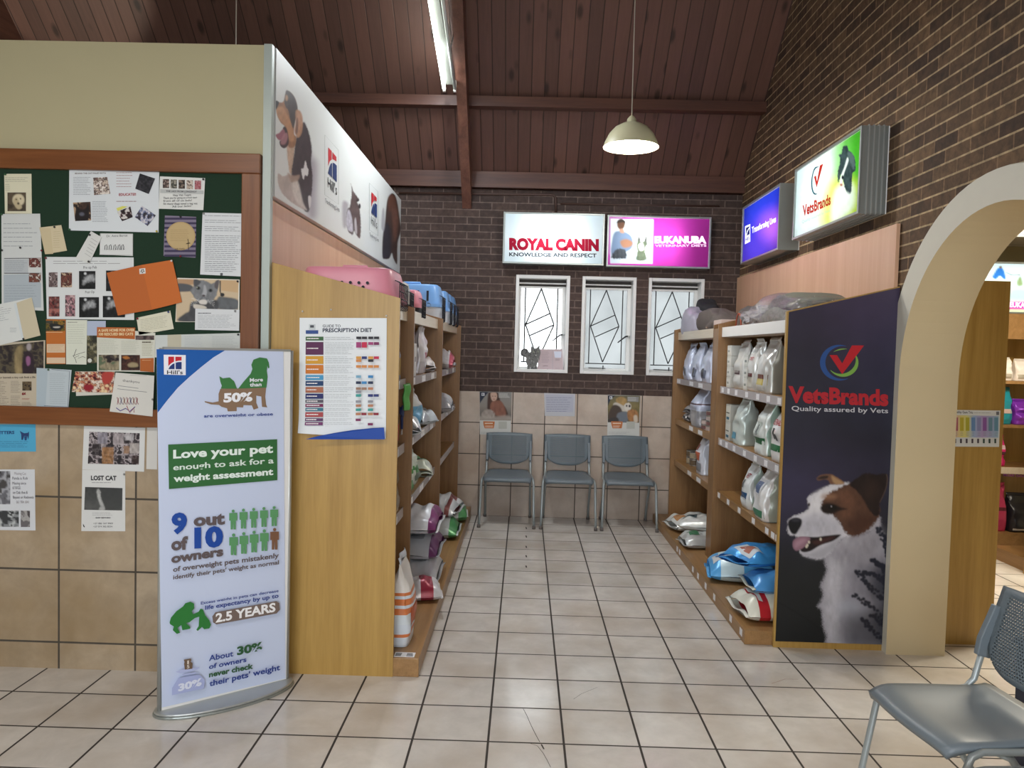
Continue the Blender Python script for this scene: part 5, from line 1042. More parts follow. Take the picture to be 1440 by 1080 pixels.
def d(a):
    a.text('LOST CAT', (178, 540), (406, 542), 38, '2c2c30', .045); a.para(185, 556, 390, 572, 1, '8a8a8e', .3)
    p = a.picture([(126, 602), (460, 612), (458, 812), (118, 806)], 60, 44, '4a4b4a'); p.grad([(0, '3c3e3e'), (1, '555654')]).mottle(.25, .03)
    p.poly([(300, 640), (440, 630), (450, 800), (290, 800)], '3a3c3c', 30, al=.7).poly([(230, 640), (245, 620), (262, 640), (265, 680), (275, 720), (295, 760), (300, 806), (250, 806), (262, 770), (240, 710)], 'a3a4a2', 8, na=5, nf=.08, tex=.4, tf=.08); p.done()
    a.para(190, 826, 400, 860, 3, '9a9a9c', .2); a.text('EASY REWARD', (222, 882), (354, 882), 11, '2c2c30', .03); a.text('+27 083 347 9903', (200, 934), (374, 934), 14, '3a3a3e', .0); a.text('+27 074 302 8534', (200, 962), (370, 962), 14, '3a3a3e', .0)
    a.poly([(108, 928), (126, 960), (118, 962), (110, 950)], '2a2a2c')
note('white LOST CAT notice with a dark photo, taped below the collage', [(100, 448), (484, 458), (484, 998), (92, 996)], 'd3d4d2', c6, 0, [(478, 488, '8a8a88')], draw=d, plane=TP, group=gt, name='flyer', cat='flyer', n=2)
# posters above the back chairs
BP = (0, YB-.0015, 0); cb = (660, 540, 5.538); gp = 'posters on the tiles above the back chairs'
def offer(a, x0):
    a.poly([(x0+28, 290), (x0+118, 292), (x0+116, 316), (x0+110, 345), (x0+40, 345), (x0+30, 316)], 'c27444'); a.para(x0+40, 298, x0+112, 312, 1, 'efdccb', .6); a.para(x0+44, 322, x0+106, 340, 2, 'efdccb', .4)
    a.rect(x0+148, 292, x0+212, 348, 'b9bab2'); a.para(x0+8, 372, x0+190, 388, 2, '9a9a9a', .2)
def d(a):
    p = a.picture([(80, 57), (330, 64), (326, 285), (82, 282)], 80, 76, '8d8b88')
    p.grad([(0, '8a8a88'), (.5, '8d8780'), (1, '5d544e')]).poly([(80, 60), (150, 62), (110, 110), (82, 150)], '2c3446', 4, sm=0)
    p.poly([(148, 75), (165, 66), (220, 66), (232, 100), (250, 150), (285, 190), (300, 260), (230, 270), (150, 240), (140, 160)], '4a332c', 8, tex=.3, tf=.05).poly([(165, 75), (185, 66), (212, 72), (215, 110), (195, 138), (172, 120)], 'c6a594', 6)
    p.poly([(175, 140), (240, 130), (275, 180), (280, 250), (210, 245), (165, 200)], '8a5c4c', 8, tex=.25, tf=.05).poly([(95, 230), (130, 200), (175, 205), (200, 240), (190, 265), (110, 262)], 'a89c94', 8, na=6, nf=.08, tex=.3, tf=.08)
    p.poly([(82, 250), (180, 255), (300, 245), (326, 285), (82, 285)], 'b8aea4', 14, al=.7).ell(182, 95, 4, 3, '3a2a28', 3).ell(202, 95, 4, 3, '3a2a28', 3).ell(192, 118, 7, 3, '9a5a54', 3); p.done()
    a.rect(96, 70, 118, 92, 'd8dade'); a.text('R', (101, 89), (113, 89), 16, '2c3446', .03); a.para(228, 72, 318, 108, 4, 'd0cfcb', .4); offer(a, 80)
note('poster of a woman holding a kitten, on the tiles behind the left back chair', [(80, 57), (330, 64), (322, 396), (82, 392)], 'cfcfcb', cb, 0, draw=d, plane=BP, group=gp, name='wall_poster', cat='poster', n=1)
note('plain white notice of text lines on the tiles above the middle chair', [(582, 70), (825, 77), (820, 252), (588, 248)], 'bfc0c6', cb, 0, draw=lambda a: (a.poly([(594, 82), (812, 86), (808, 220), (598, 216)], 'b4b6c4'), a.para(600, 100, 800, 224, 7, '7f829a', .16)), plane=BP, group=gp, name='wall_notice', cat='notice', n=1)
def d(a):
    p = a.picture([(1078, 88), (1330, 92), (1322, 302), (1078, 298)], 80, 72, '6d6547')
    p.grad([(0, '6f6a52'), (.4, '7c7048'), (1, '5a5540')]).mottle(.25, .04).poly([(1078, 88), (1140, 90), (1100, 120), (1080, 170)], '2c3446', 4, sm=0)
    p.poly([(1145, 115), (1185, 100), (1222, 120), (1220, 160), (1190, 170), (1150, 150)], 'a98a58', 8, tex=.3, tf=.05).poly([(1120, 160), (1150, 145), (1230, 190), (1235, 215), (1200, 215), (1140, 200)], 'c9c2b8', 7)
    p.poly([(1085, 230), (1120, 165), (1170, 175), (1190, 220), (1160, 260), (1090, 270)], '4c3f38', 8).poly([(1145, 260), (1160, 225), (1215, 215), (1235, 240), (1225, 298), (1150, 296)], '6f7680', 8).poly([(1085, 270), (1150, 260), (1160, 298), (1082, 296)], '3f3a3a', 8)
    p.poly([(1205, 165), (1240, 145), (1260, 170), (1250, 210), (1215, 205)], 'd8d2c8', 6, na=4, nf=.1).ell(1248, 172, 8, 10, '2a2220', 4).ell(1225, 170, 6, 8, '2a2220', 4)
    p.poly([(1235, 210), (1280, 200), (1312, 225), (1315, 290), (1290, 298), (1240, 280)], 'a8764a', 8, na=5, nf=.1, tex=.4, tf=.08).poly([(1280, 250), (1305, 245), (1310, 295), (1285, 298)], 'd2c4b2', 7); p.done()
    a.rect(1092, 96, 1113, 118, 'd8dade'); a.text('R', (1097, 115), (1108, 115), 15, '2c3446', .03); a.poly([(1230, 98), (1320, 100), (1318, 140), (1232, 136)], '8f8f8c'); a.para(1236, 102, 1312, 134, 3, 'c6c6c2', .35)
    a.set(660-(-0)/1, 540, 5.538); offer(a, 1076)
note('poster of a kneeling person and dogs, on the tiles behind the right back chair', [(1078, 85), (1331, 91), (1322, 418), (1074, 412)], 'cfcfcb', cb, 0, draw=d, plane=BP, group=gp, name='wall_poster', cat='poster', n=1)
# window sill: standing cat card and an info card in the first window
SP = (0, YB+.05, 0); a = Art(SP, (0, -1, 0), (715, 460, 13.5), .0004); a.t = .004
cat = smoothpoly([(345, 825), (360, 760), (330, 650), (335, 590), (300, 560), (245, 545), (230, 490), (250, 430), (310, 405), (365, 425), (385, 470), (420, 470), (425, 420), (438, 350), (465, 395), (530, 400), (590, 345), (592, 410), (608, 480), (590, 560), (560, 650), (540, 720), (548, 790), (560, 828), (500, 832), (430, 830), (425, 760), (405, 775), (405, 826)], 3)
F = a.loc(cat, .004); Bk = a.loc(cat, 0); n = len(cat)
a.mb.add(np.concatenate([F, Bk]), [tuple(range(n))[::-1], tuple(range(n, 2*n))]+[(i, (i+1) % n, (i+1) % n+n, i+n) for i in range(n)], ink('6f6f6d'))
random.seed(3)
def dk(pts, c): a.poly(pts, c)
for i in range(46):
    x, y = random.uniform(345, 590), random.uniform(420, 780)
    if y > 690 and x > 530: continue
    if x < 430 and y < 500: continue
    l_ = random.uniform(14, 34); t_ = random.uniform(.8, 2.0); dx_, dy_ = l_*math.cos(t_), l_*math.sin(t_)
    a.line([(x, y), (min(x+dx_*.6, 585), y+dy_)], 9, ('2a2a2a', 'a9a9a5', '3a3a3a')[i % 3])
a.line(smoothpoly([(330, 560), (270, 530), (250, 480), (280, 430), (330, 430), (350, 470), (320, 500)], 4, False), 14, '3a3a3a')
a.disc(478, 470, 11, 8, 'c5c8a8', 12); a.disc(560, 470, 11, 8, 'c5c8a8', 12); a.disc(478, 470, 4, 7, '161616', 10); a.disc(560, 470, 4, 7, '161616', 10); a.poly([(508, 505), (535, 505), (521, 520)], '5a4a4a'); a.poly([(505, 525), (540, 525), (530, 545), (512, 545)], 'b8b8b4')
for p in ([(350, 790), (405, 780), (405, 828), (345, 826)], [(430, 800), (548, 800), (560, 828), (430, 832)]): a.poly(p, '2e2e2c')
o = a.build('cat_cutout'); tag(o, 'small grey tabby cat cut-out standing on the first window sill', 'card')
def d(a):
    a.para(630, 460, 790, 680, 9, '9a8a92', .25); a.poly([(830, 430), (840, 425), (846, 850), (834, 850)], 'b4aab0'); a.poly([(862, 460), (1008, 462), (1000, 582), (880, 580)], 'd6daea'); a.para(890, 600, 975, 640, 3, '8a7a80', .4)
    a.para(900, 690, 968, 735, 1, '8a7a7a', .0); a.line([(650, 740), (700, 735), (750, 738)], 6, '4a4044'); a.line([(650, 800), (655, 830)], 8, '4a4044'); a.line([(720, 820), (750, 795)], 8, '4a4044'); a.para(890, 770, 990, 795, 2, 'a89aa0', .3)
note('pinkish folded information card on the first window sill behind the cat cut-out', [(580, 418), (1020, 418), (1040, 860), (545, 862)], 'c4b2b6', (715, 460, 13.5), 0, draw=d, plane=(0, YB+.07, 0), group=None, name='info_card', cat='card', n=1)
# ---------------------------------------------------------------- goods on the shelves
def film(c, metal=.25, rough=.28):
    k = 'bag_film_'+c+('_foil' if metal > .4 else ''); v = [int(c[i:i+2], 16) for i in (0, 2, 4)]
    return M(k, '%02x%02x%02x' % tuple(min(238, int(q*1.13)) for q in v), rough, metal*(.6 if metal < .7 else 1), .05, 30)
def sq(c, e): return math.copysign(abs(c)**e, c)
SEED = [0]
def bag(label, loc, rz, w, d, h, col, bands=(), decals=(), texts=(), group=None, metal=.3, lean=0., side=None, crush=1., name='food_bag', cat='bag'):
    """upright gusseted bag, front towards local -Y"""
    SEED[0] += 1; sd = SEED[0]
    t = thing(name, label, cat, loc, rz, group)
    def D(v): return d*(.92+.08*min(v/.12, 1))*(1 if v < .5 else max(.05, 1-((v-.5)/.42)**1.5*.95) if v < .92 else .05)
    def Wd(v): return w*(1-.05*v-.03*math.sin(v*PI))
    def pt(th, v, off=0.):
        c, s = math.cos(th), math.sin(th); dd = D(v)/2; ww = Wd(v)/2
        x = ww*sq(c, .38); y = dd*sq(s, .55)
        k = (vnoise(np.array(th*2.2+sd*7.3), np.array(v*6.+sd*3.1), sd)-.5)*.022*crush*min(1, v*6)*(d/.12)
        y += float(k)*(1 if s > 0 else -1)*(1 if abs(s) > .2 else .3)+lean*v*v; x += float(k)*.4
        return (x, y-(off if s < 0 else 0), v*h)
    nu, nv = 36, 26; b = MB(); vs = [pt(2*PI*i/nu+.0001, j/nv*.95) for j in range(nv+1) for i in range(nu)]
    def mt(v, th):
        for v0, v1, c in bands:
            if v0 <= v < v1: return film(c, metal)
        if side and abs(math.cos(th)) > .93: return film(side, metal)
        return film(col, metal)
    k0 = len(b.v); b.v += [tuple(map(float, q)) for q in vs]
    for j in range(nv):
        for i in range(nu):
            b.f.append((j*nu+i, j*nu+(i+1) % nu, (j+1)*nu+(i+1) % nu, (j+1)*nu+i)); b.mi.append(b.mat(mt((j+.5)/nv, 2*PI*(i+.5)/nu))); b.sm.append(True)
    b.f.append(tuple(range(nu))[::-1]); b.mi.append(0); b.sm.append(False)
    b.build('bag_body', t)
    ww = Wd(1)/2; b = MB(); sx = lean*.93
    b.grid(lambda u, v: ((u*2-1)*ww, sx+.006*math.sin(u*9+sd)+.01*v*v*(1 if sd % 2 else -1), h*(.945+.075*v)), 14, 3, film(col, metal))
    o = b.build('top_seal', t); m_ = o.modifiers.new('thickness', 'SOLIDIFY'); m_.thickness = .004; m_.offset = 0
    def front(x, v, off):
        ww = Wd(v)/2; c = max(-1, min(1, x/ww)); c = sq(c, 1/.38); s = -math.sqrt(max(0, 1-c*c)); return pt(math.atan2(s, c) % (2*PI), v, off)
    b = MB()
    for i, (x0, x1, v0, v1, c) in enumerate(decals):
        b.grid(lambda u, v: front((x0+(x1-x0)*u)*w, v0+(v1-v0)*v, .0022+.0006*i), 6, 6, ink(c, .35))
    for s, x0, x1, v, hh, c in texts:
        g, f = glyphs(s, .02)
        if len(g):
            a0, a1 = g[:, 0].min(), g[:, 0].max()
            b.add([front((x0+(x1-x0)*(p[0]-a0)/(a1-a0))*w, v+p[1]/.7*hh/h, .0055) for p in g], f, ink(c))
    if b.v: b.build('front_label', t)
    return t
def pillow(label, loc, rot, w, l, h, col, bands=(), decals=(), texts=(), group=None, metal=.3, name='food_bag', cat='bag', crush=1., ends=None):
    """bag lying down; local x width, y length; rests on z=0"""
    SEED[0] += 1; sd = SEED[0]
    t = thing(name, label, cat, loc, 0, group); t.rotation_euler = rot
    def S_(x, y, top=True, off=0.):
        X = x*w/2*(1-.10*abs(y)**6); Y = y*l/2
        T = max(0, 1-abs(x)**2.8)**.55*max(0, 1-abs(y)**4)**.6
        n_ = float(vnoise(np.array(x*2.6+sd*5.7), np.array(y*3.4+sd*2.9), sd)-.5)
        if top: return (X, Y, h*(.30+.70*T)+n_*.30*h*crush*(T+.25)+off)
        return (X, Y, h*.28*(1-T)**1.2)
    b = MB(); nu, nv = 22, 26
    def m_at(v):
        for v0, v1, c in bands:
            if v0 <= v < v1: return film(c, metal)
        return film(col, metal)
    for top in (True, False):
        vs = [S_(i/nu*2-1, (j/nv*2-1)*.94, top) for j in range(nv+1) for i in range(nu+1)]; k = len(b.v); b.v += [tuple(map(float, q)) for q in vs]
        for j in range(nv):
            for i in range(nu):
                q = (j*(nu+1)+i, j*(nu+1)+i+1, (j+1)*(nu+1)+i+1, (j+1)*(nu+1)+i); b.f.append(tuple(k+a for a in (q if top else q[::-1]))); b.mi.append(b.mat(m_at((j+.5)/nv))); b.sm.append(True)
    b.build('bag_body', t)
    for s in (-1, 1):
        b = MB(); zz = h*.30
        b.grid(lambda u, v: ((u*2-1)*w/2*.96, s*l/2*(.925+.10*v), zz+.10*h*math.sin(u*8+sd)*(1-.4*v)), 12, 3, film(ends or col, metal)); o = b.build('end_seal', t)
        m_ = o.modifiers.new('thickness', 'SOLIDIFY'); m_.thickness = .005; m_.offset = 0
    b = MB()
    for i, (x0, x1, y0, y1, c) in enumerate(decals): b.grid(lambda u, v: S_(x0+(x1-x0)*u, y0+(y1-y0)*v, True, .003+.0008*i), 6, 6, ink(c, .35))
    for s, x0, x1, y, hh, c in texts:
        g, f = glyphs(s, .02); a0, a1 = g[:, 0].min(), g[:, 0].max()
        b.add([S_(x0+(x1-x0)*(p[0]-a0)/(a1-a0), y+p[1]/.7*hh, True, .0075) for p in g], f, ink(c))
    if b.v: b.build('front_label', t)
    return t
def carton(label, loc, rz, w, d, h, col, decals=(), group=None, name='carton', cat='box'):
    t = thing(name, label, cat, loc, rz, group); m = ink(col, .5)
    b = MB(); b.box(-w/2, w/2, -d/2, d/2, 0, h, m); b.build('carton_body', t, bevel=.002)
    b = MB(); b.box(-w/2+.002, w/2-.002, -d/2+.002, d/2-.002, h, h+.0012, m); b.build('lid_flap', t)
    b = MB()
    for i, (x0, x1, z0, z1, c) in enumerate(decals): b.box(x0*w, x1*w, -d/2-.0006*(i+1), -d/2, z0*h, z1*h, ink(c))
    if decals: b.build('front_label', t)
    return t
def tin(label, loc, r, h, band, group=None):
    t = thing('food_tin', label, 'tin', loc, 0, group)
    b = MB(); b.lathe([(0, .002), (r*.93, .0), (r, .003), (r, h*.12), (r*.985, h*.14), (r*.985, h*.86), (r, h*.88), (r, h-.003), (r*.95, h), (r*.92, h-.004), (0, h-.004)], (0, 0, 0), M('tin_metal', 'b9b6b0', .3, .8), 20); b.build('can', t)
    b = MB(); b.lathe([(r*.99, h*.15), (r*.99, h*.85)], (0, 0, 0), ink(band, .4), 20); b.build('wrapper', t); return t
R90 = -PI/2; L90 = PI/2
ga, gb = 'food bags on the right shelves', 'food bags on the left shelves'
# right, near bay, upper shelf
z = 1.373
for k in range(4):
    carton('white carton on the upper right shelf, %s of its stack of four' % ('lowest', 'second from the bottom', 'third from the bottom', 'topmost')[k], (1.53, 5.67, z+.076*k), R90, .11, .10, .074, 'cfd1cc', [(.08-.5, .42, .2, .8, 'dcdeda'), (-.3, .1, .35, .55, '9aa39f')], 'white cartons on the right shelves')
def rx(label, y, w, d, h, zz, x=1.545, **k): return bag(label, (x, y, zz), R90, w, d, h, k.pop('col', 'c4c6c4'), group=ga, **k)
rx('silver bag with a dark maroon band beside the stack of four cartons', 5.47, .21, .12, .335, z, bands=[(.02, .06, 'b9bab6')], decals=[(-.42, .42, .30, .38, '4a2b30'), (-.42, .42, .08, .29, 'c9cbc8')], texts=[('URINARY', -.3, .3, .335, .016, 'd8d4d0')], metal=.5)
for k in range(3):
    carton('white carton on the upper right shelf, %s of the short stack between silver bags' % ('lowest', 'middle', 'topmost')[k], (1.545, 5.29, z+.08*k), R90, .09, .10, .078, 'c9ccc8', [(-.4, .4, .2, .8, 'd6d8d4'), (-.3, .2, .35, .55, '858e8c')], 'white cartons on the right shelves')
rx('silver bag with a small red word high on its front, upper right shelf', 5.13, .19, .13, .34, z, decals=[(-.42, .42, .28, .35, '5a2e2c'), (-.42, .42, .08, .27, 'c6c5ba')], texts=[('DIET', -.2, .2, .60, .02, 'b03a40')], metal=.5)
rx('largest silver bag with a brown and yellow band, on the upper right shelf', 4.89, .23, .17, .345, z, x=1.56, decals=[(-.42, .42, .26, .34, '6a3a2c'), (-.42, .42, .15, .26, 'b9a85a'), (-.42, .42, .05, .15, 'cbccc6')], metal=.45, side='9a9b93')
rx('small white bag at the near end of the upper right shelf', 4.44, .16, .11, .17, z, col='d6d6d0', metal=.15)
# middle shelf
z = .991
for k in range(2):
    carton('pale carton on the middle right shelf, %s of a stack of two' % ('lower', 'upper')[k], (1.535, 5.66, z+.13*k), R90, .12, .10, .128, 'c9cac2', [(-.42, .42, .1, .9, 'd4d5cc'), (-.3, .3, .15, .3, '3b6a80'), (-.35, .3, .5, .56, '5a5c58')], 'white cartons on the right shelves')
rx('tall grey-green bag with white panel lines on the middle right shelf', 5.39, .19, .16, .325, z, col='b9c3c0', decals=[(-.45, .1, .12, .26, '5a97b0')], metal=.35, side='a8b2ae')
rx('narrow white bag squeezed behind the green banded bag, middle right shelf', 5.06, .16, .12, .31, z, x=1.60, col='c8cccb', metal=.4)
rx('white bag with a green band and a wide pale green side, middle right shelf', 4.87, .20, .16, .34, z, col='cdd4d0', decals=[(-.44, .44, .20, .32, '2f6a45'), (-.2, .2, .38, .6, 'b8c2bc'), (-.06, .02, .40, .55, '4a4e50'), (.04, .1, .36, .5, '5a5e60')], metal=.35, side='9fb8ac')
rx('white bag with green band and red word, near end of the middle right shelf', 4.53, .22, .16, .33, z, col='d4d9d4', decals=[(-.44, .44, .20, .31, '2f6a45'), (-.1, .0, .40, .60, '3a3c3e'), (.06, .14, .38, .5, '4a4e50')], texts=[('RENAL', -.3, .3, .66, .03, 'b03a40')], metal=.3, side='b4c2ba')
# lower shelf
z = .603
rx('white bag with a blue band and red crest on the lower right shelf', 5.13, .19, .15, .30, z, col='cfd6d4', decals=[(-.44, .44, .22, .36, '2d5580'), (-.12, .0, .45, .62, '5a5e60')], texts=[('VET', -.2, .2, .66, .03, 'a8444a')], metal=.3, side='a9b9b2')
rx('pale green bag with a folded top, nearer bag on the lower right shelf', 4.78, .21, .18, .31, z, col='d2d8d4', decals=[(-.44, .44, .06, .2, '3f7a5c'), (-.44, .2, .48, .78, 'd8dade'), (-.3, .1, .52, .74, '5a6a8a')], metal=.25, side='a7b0a6')
# far bay
z = 1.373
for y, l_ in ((7.16, 'farthest'), (6.78, 'middle one'), (6.40, 'nearest')):
    rx('silver-blue bag with a dark dog print in the far right bay, %s of three' % l_, y, .23, .15, .33, z, col='b5bdd0', decals=[(-.3, .3, .12, .32, '6a7184'), (-.15, .1, .16, .36, '33363f')], metal=.5)
z = .991
for k, (y, zz) in enumerate(((7.22, 0), (7.06, 0), (7.14, .07))):
    pillow('grey pouch on the far right middle shelf, %s of the three' % ('far lower one', 'near lower one', 'topmost')[k], (1.57, y, z+zz), (0, 0, PI/2+.2*k), .14, .17, .075, '8f8d8f', decals=[(-.5, .5, -.4, .4, 'a7a5a6')], group='grey pouches in the far right bay', name='food_pouch', cat='pouch')
rx('big silver-blue bag with a grey lower half in the far right bay', 6.66, .26, .2, .345, z, col='aeb6c9', bands=[(.0, .42, '8b8c92'), (.56, .6, '5a4a52')], metal=.45, decals=[(-.3, .3, .14, .3, 'a9a9ac')])
for k in range(4): tin('small tin on the far right middle shelf, %s of a column of four' % ('bottom', 'second from bottom', 'second from top', 'top')[k], (1.52, 6.30, z+.041*k), .042, .039, ('b9a9a4', '7a5a58')[k % 2], 'tins in the far right bay')
for k in range(2): tin('small tin on the far right middle shelf, %s of a pair by the tall column' % ('lower', 'upper')[k], (1.51, 6.42, z+.041*k), .042, .039, ('7a5a58', 'b9a9a4')[k], 'tins in the far right bay')
z = .603
for j, y in enumerate((7.16, 7.02)):
    for k in range(2): tin('tin on the far right lower shelf, %s of the %s pair' % (('lower', 'upper')[k], ('farther', 'nearer')[j]), (1.56, y, z+.062*k), .048, .06, ('a89a82', '6a5a48')[(j+k) % 2], 'tins in the far right bay')
rx('white bag with an orange patch leaning in the far right lower shelf', 6.55, .22, .13, .33, z, col='c2c8d6', decals=[(-.45, .3, .36, .56, 'b8562f'), (-.4, .4, .08, .3, '8a8c92'), (-.45, -.1, .6, .75, '8a3a30')], metal=.35)
rx('grey backed bag beside the orange patched bag in the far right bay', 6.30, .20, .14, .30, z, x=1.60, col='a9aaa8', metal=.4)
def rp(label, x, y, zz, w, l, h, a_=0., col='c9cbc8', tilt=(0, 0), **k): return pillow(label, (x, y, zz), (tilt[0], tilt[1], a_), w, l, h, col, group=ga, **k)
rp('white bag with an orange picture lying at the far end of the right plinth', 1.50, 6.78, .08, .30, .42, .13, PI/2+.25, decals=[(-.55, .3, .35, .85, 'b98a5e'), (-.2, .1, .45, .7, '8a5030')], metal=.35)
rp('white bag with dark picture corner lying across the heap on the right plinth', 1.52, 6.42, .15, .28, .40, .12, PI/2-.3, decals=[(-.4, .5, .3, .85, '5a6a70'), (-.2, .2, .4, .7, '2a3638')], tilt=(0, .12), metal=.35)
rp('crumpled silver bag with a green patch at the near foot of the far heap', 1.46, 6.18, .08, .26, .36, .11, PI/2+.1, col='b4b6b4', decals=[(-.4, .3, .2, .7, '4a7a5a')], metal=.5)
# near plinth heap
rp('blue and white bag lying at the far side of the right plinth heap', 1.52, 5.30, .08, .34, .46, .17, PI/2-.15, col='4f97cc', bands=[(.5, .85, 'b9cdd8')], decals=[(-.6, .2, .45, .85, 'd2d4d6'), (-.4, 0, .55, .75, 'a85a4a')], metal=.2)
rp('pale blue bag with dark blue blob lying at the back of the blue heap', 1.81, 4.93, .08, .30, .40, .22, .05, col='a9c4d6', bands=[(.0, .3, '7ab4d2')], decals=[(-.4, .5, .05, .6, '2a62ac')], metal=.2)
rp('red and white bag with a cream side at the bottom of the blue heap', 1.50, 4.56, .08, .34, .44, .15, PI/2+.1, col='c9c9bd', bands=[(.70, .86, 'a8262e')], decals=[(-.7, .7, .50, .62, 'd8d8d0')], metal=.15, ends='cfcfc6')
rp('blue bag with a cream end lying upon the red and white bag', 1.55, 4.60, .225, .32, .40, .10, PI/2, col='c2c6b8', bands=[(.5, 1., '4a88c0')], metal=.2)
rp('shiny bright blue bag lying on top of the blue heap, white label on it', 1.48, 4.78, .325, .34, .40, .11, PI/2+.35, col='3f8ccc', tilt=(.0, .10), decals=[(-.75, .2, .3, .8, 'cdd6de'), (-.55, 0, .4, .7, 'a86a5a')], metal=.35, crush=1.4)
# on top of the right shelves
zt = 1.752
t = thing('wrapped_pet_bed', 'big grey pet bed in clear plastic lying on the right shelves above the dog poster', 'pet bed', (1.735, 4.93, zt))
fab = M('bed_fabric', '77786e', .85, var=.15, scale=40); wrap_m = bpy.data.materials.new('clear_plastic_wrap'); wrap_m.use_nodes = True; nt = wrap_m.node_tree
tc = nd(nt, 'ShaderNodeTexCoord'); nz = nd(nt, 'ShaderNodeTexNoise', i={'Vector': tc.outputs['Object'], 'Scale': 14., 'Detail': 8., 'Distortion': 2.5})
bp = nd(nt, 'ShaderNodeBump', i={'Strength': 1., 'Distance': .06, 'Height': nz.outputs['Fac']})
gl_ = nd(nt, 'ShaderNodeBsdfGlossy', i={0: (.95, .95, .97, 1), 1: .12}); nt.links.new(bp.outputs[0], gl_.inputs['Normal']); tr_ = nd(nt, 'ShaderNodeBsdfTransparent', i={0: (.93, .93, .95, 1)})
lw = nd(nt, 'ShaderNodeLayerWeight', i={'Blend': .45}); nt.links.new(bp.outputs[0], lw.inputs['Normal'])
mr = nd(nt, 'ShaderNodeMapRange', i={0: lw.outputs['Facing'], 1: 0., 2: 1., 3: .07, 4: .6})
nt.links.new(nd(nt, 'ShaderNodeMixShader', i={0: mr.outputs[0], 1: tr_.outputs[0], 2: gl_.outputs[0]}).outputs[0], nt.nodes['Material Output'].inputs[0])
def bed(sx, sy, sz, off, wr):
    def f(u, v):
        th = 2*PI*u; ph = (v-.5)*PI; x = sq(math.cos(th), .6)*sq(math.cos(ph), .5); y = sq(math.sin(th), .6)*sq(math.cos(ph), .5); zz = sq(math.sin(ph), .8)
        n_ = float(fbm(np.array(x*3+5+off), np.array(y*4+3+zz*2), 21+int(off), 3)-.5)*wr
        lift_ = .05*math.exp(-((y-.15)/.4)**2)
        return (x*sx*(1+n_), y*sy*(1+n_*.4), sz*(1+zz)+ (n_*.5*sz)*(1 if zz > -.3 else 0)+(lift_ if zz > -.3 else 0))
    return f
b = MB(); b.grid(bed(.20, .47, .060, 0, .12), 44, 22, fab); b.build('lower_cushion', t, (0, -.03, .008))
b = MB(); b.grid(bed(.19, .42, .040, 3, .2), 44, 22, fab); b.build('rolled_rim', t, (.02, -.10, .125))
b = MB(); b.grid(bed(.24, .58, .102, 6, .28), 60, 30, wrap_m); b.build('plastic_wrap', t, (0, .0, .004))
foil = M('crinkled_clear_film', 'c4c2c6', .18, .55, .1, 30)
def crk(u, v):
    th = 2*PI*u; ph = (v-.5)*PI; x, y, zz = math.cos(th)*math.cos(ph), math.sin(th)*math.cos(ph), math.sin(ph)
    r_ = 1+.55*(float(fbm(np.array(x*3.1+zz*2+9), np.array(y*3.3-zz*1.7+4), 33, 3))-.5)
    return (x*.225*r_, y*.22*r_, max(0, .105*(1+zz*r_*.95)))
b = MB(); b.grid(crk, 40, 22, foil, False); b.build('gathered_plastic', t, (-.02, .46, .002))
def cushion(label, loc, sx, sy, sz, m, rz=0, wr=.3, n=1):
    o = MB(); o.grid(bed(sx, sy, sz, n*2, wr), 36, 18, m); q = o.build('pet_cushion', None, loc, (0, 0, rz)); return tag(q, label, 'cushion', 'cushions on top of the right shelves')
cushion('pale lilac wrapped cushion at the far top corner of the right shelves', (1.56, 7.16, zt), .12, .16, .12, M('lilac_plastic', 'b9b6c6', .25, .1), .2, .3, 8)
cushion('black cushion perched on the pale lilac one by the third window', (1.66, 7.20, zt+.22), .09, .12, .05, M('black_cloth', '2c2c30', .8), 0, .3, 9)
cushion('grey-brown fabric bed standing folded next to the lilac cushion', (1.66, 6.72, zt), .15, .24, .105, M('taupe_cloth', '6b635f', .85, var=.15), .1, .8, 5)
cushion('dark grey folded fabric bed behind the white carton on the right shelves', (1.82, 6.20, zt), .13, .26, .10, M('grey_cloth', '5c5856', .85, var=.15), 0, .4, 7)
carton('plain pinkish white carton on top of the right shelves', (1.60, 6.22, zt), R90, .24, .16, .13, 'd8c6bf', name='carton')
t = thing('recovery_cone', 'small rolled plastic cone with a red edge on top of the right shelves', 'pet cone', (1.60, 5.64, zt))
b = MB(); b.grid(lambda u, v: (-.07+.16*v, (.075-.02*v)*math.cos(PI*(.02+.96*u)), .004+(.15-.03*v)*math.sin(PI*(.02+.96*u))), 20, 6, M('cone_plastic', 'bdb2aa', .3)); o = b.build('cone_sheet', t); m_ = o.modifiers.new('thickness', 'SOLIDIFY'); m_.thickness = .003
b = MB(); b.tube([(-.07, .075*math.cos(PI*(.02+.96*u/16)), .004+.15*math.sin(PI*(.02+.96*u/16))) for u in range(17)], .005, ink('b0563e'), 6); b.build('edge_trim', t)
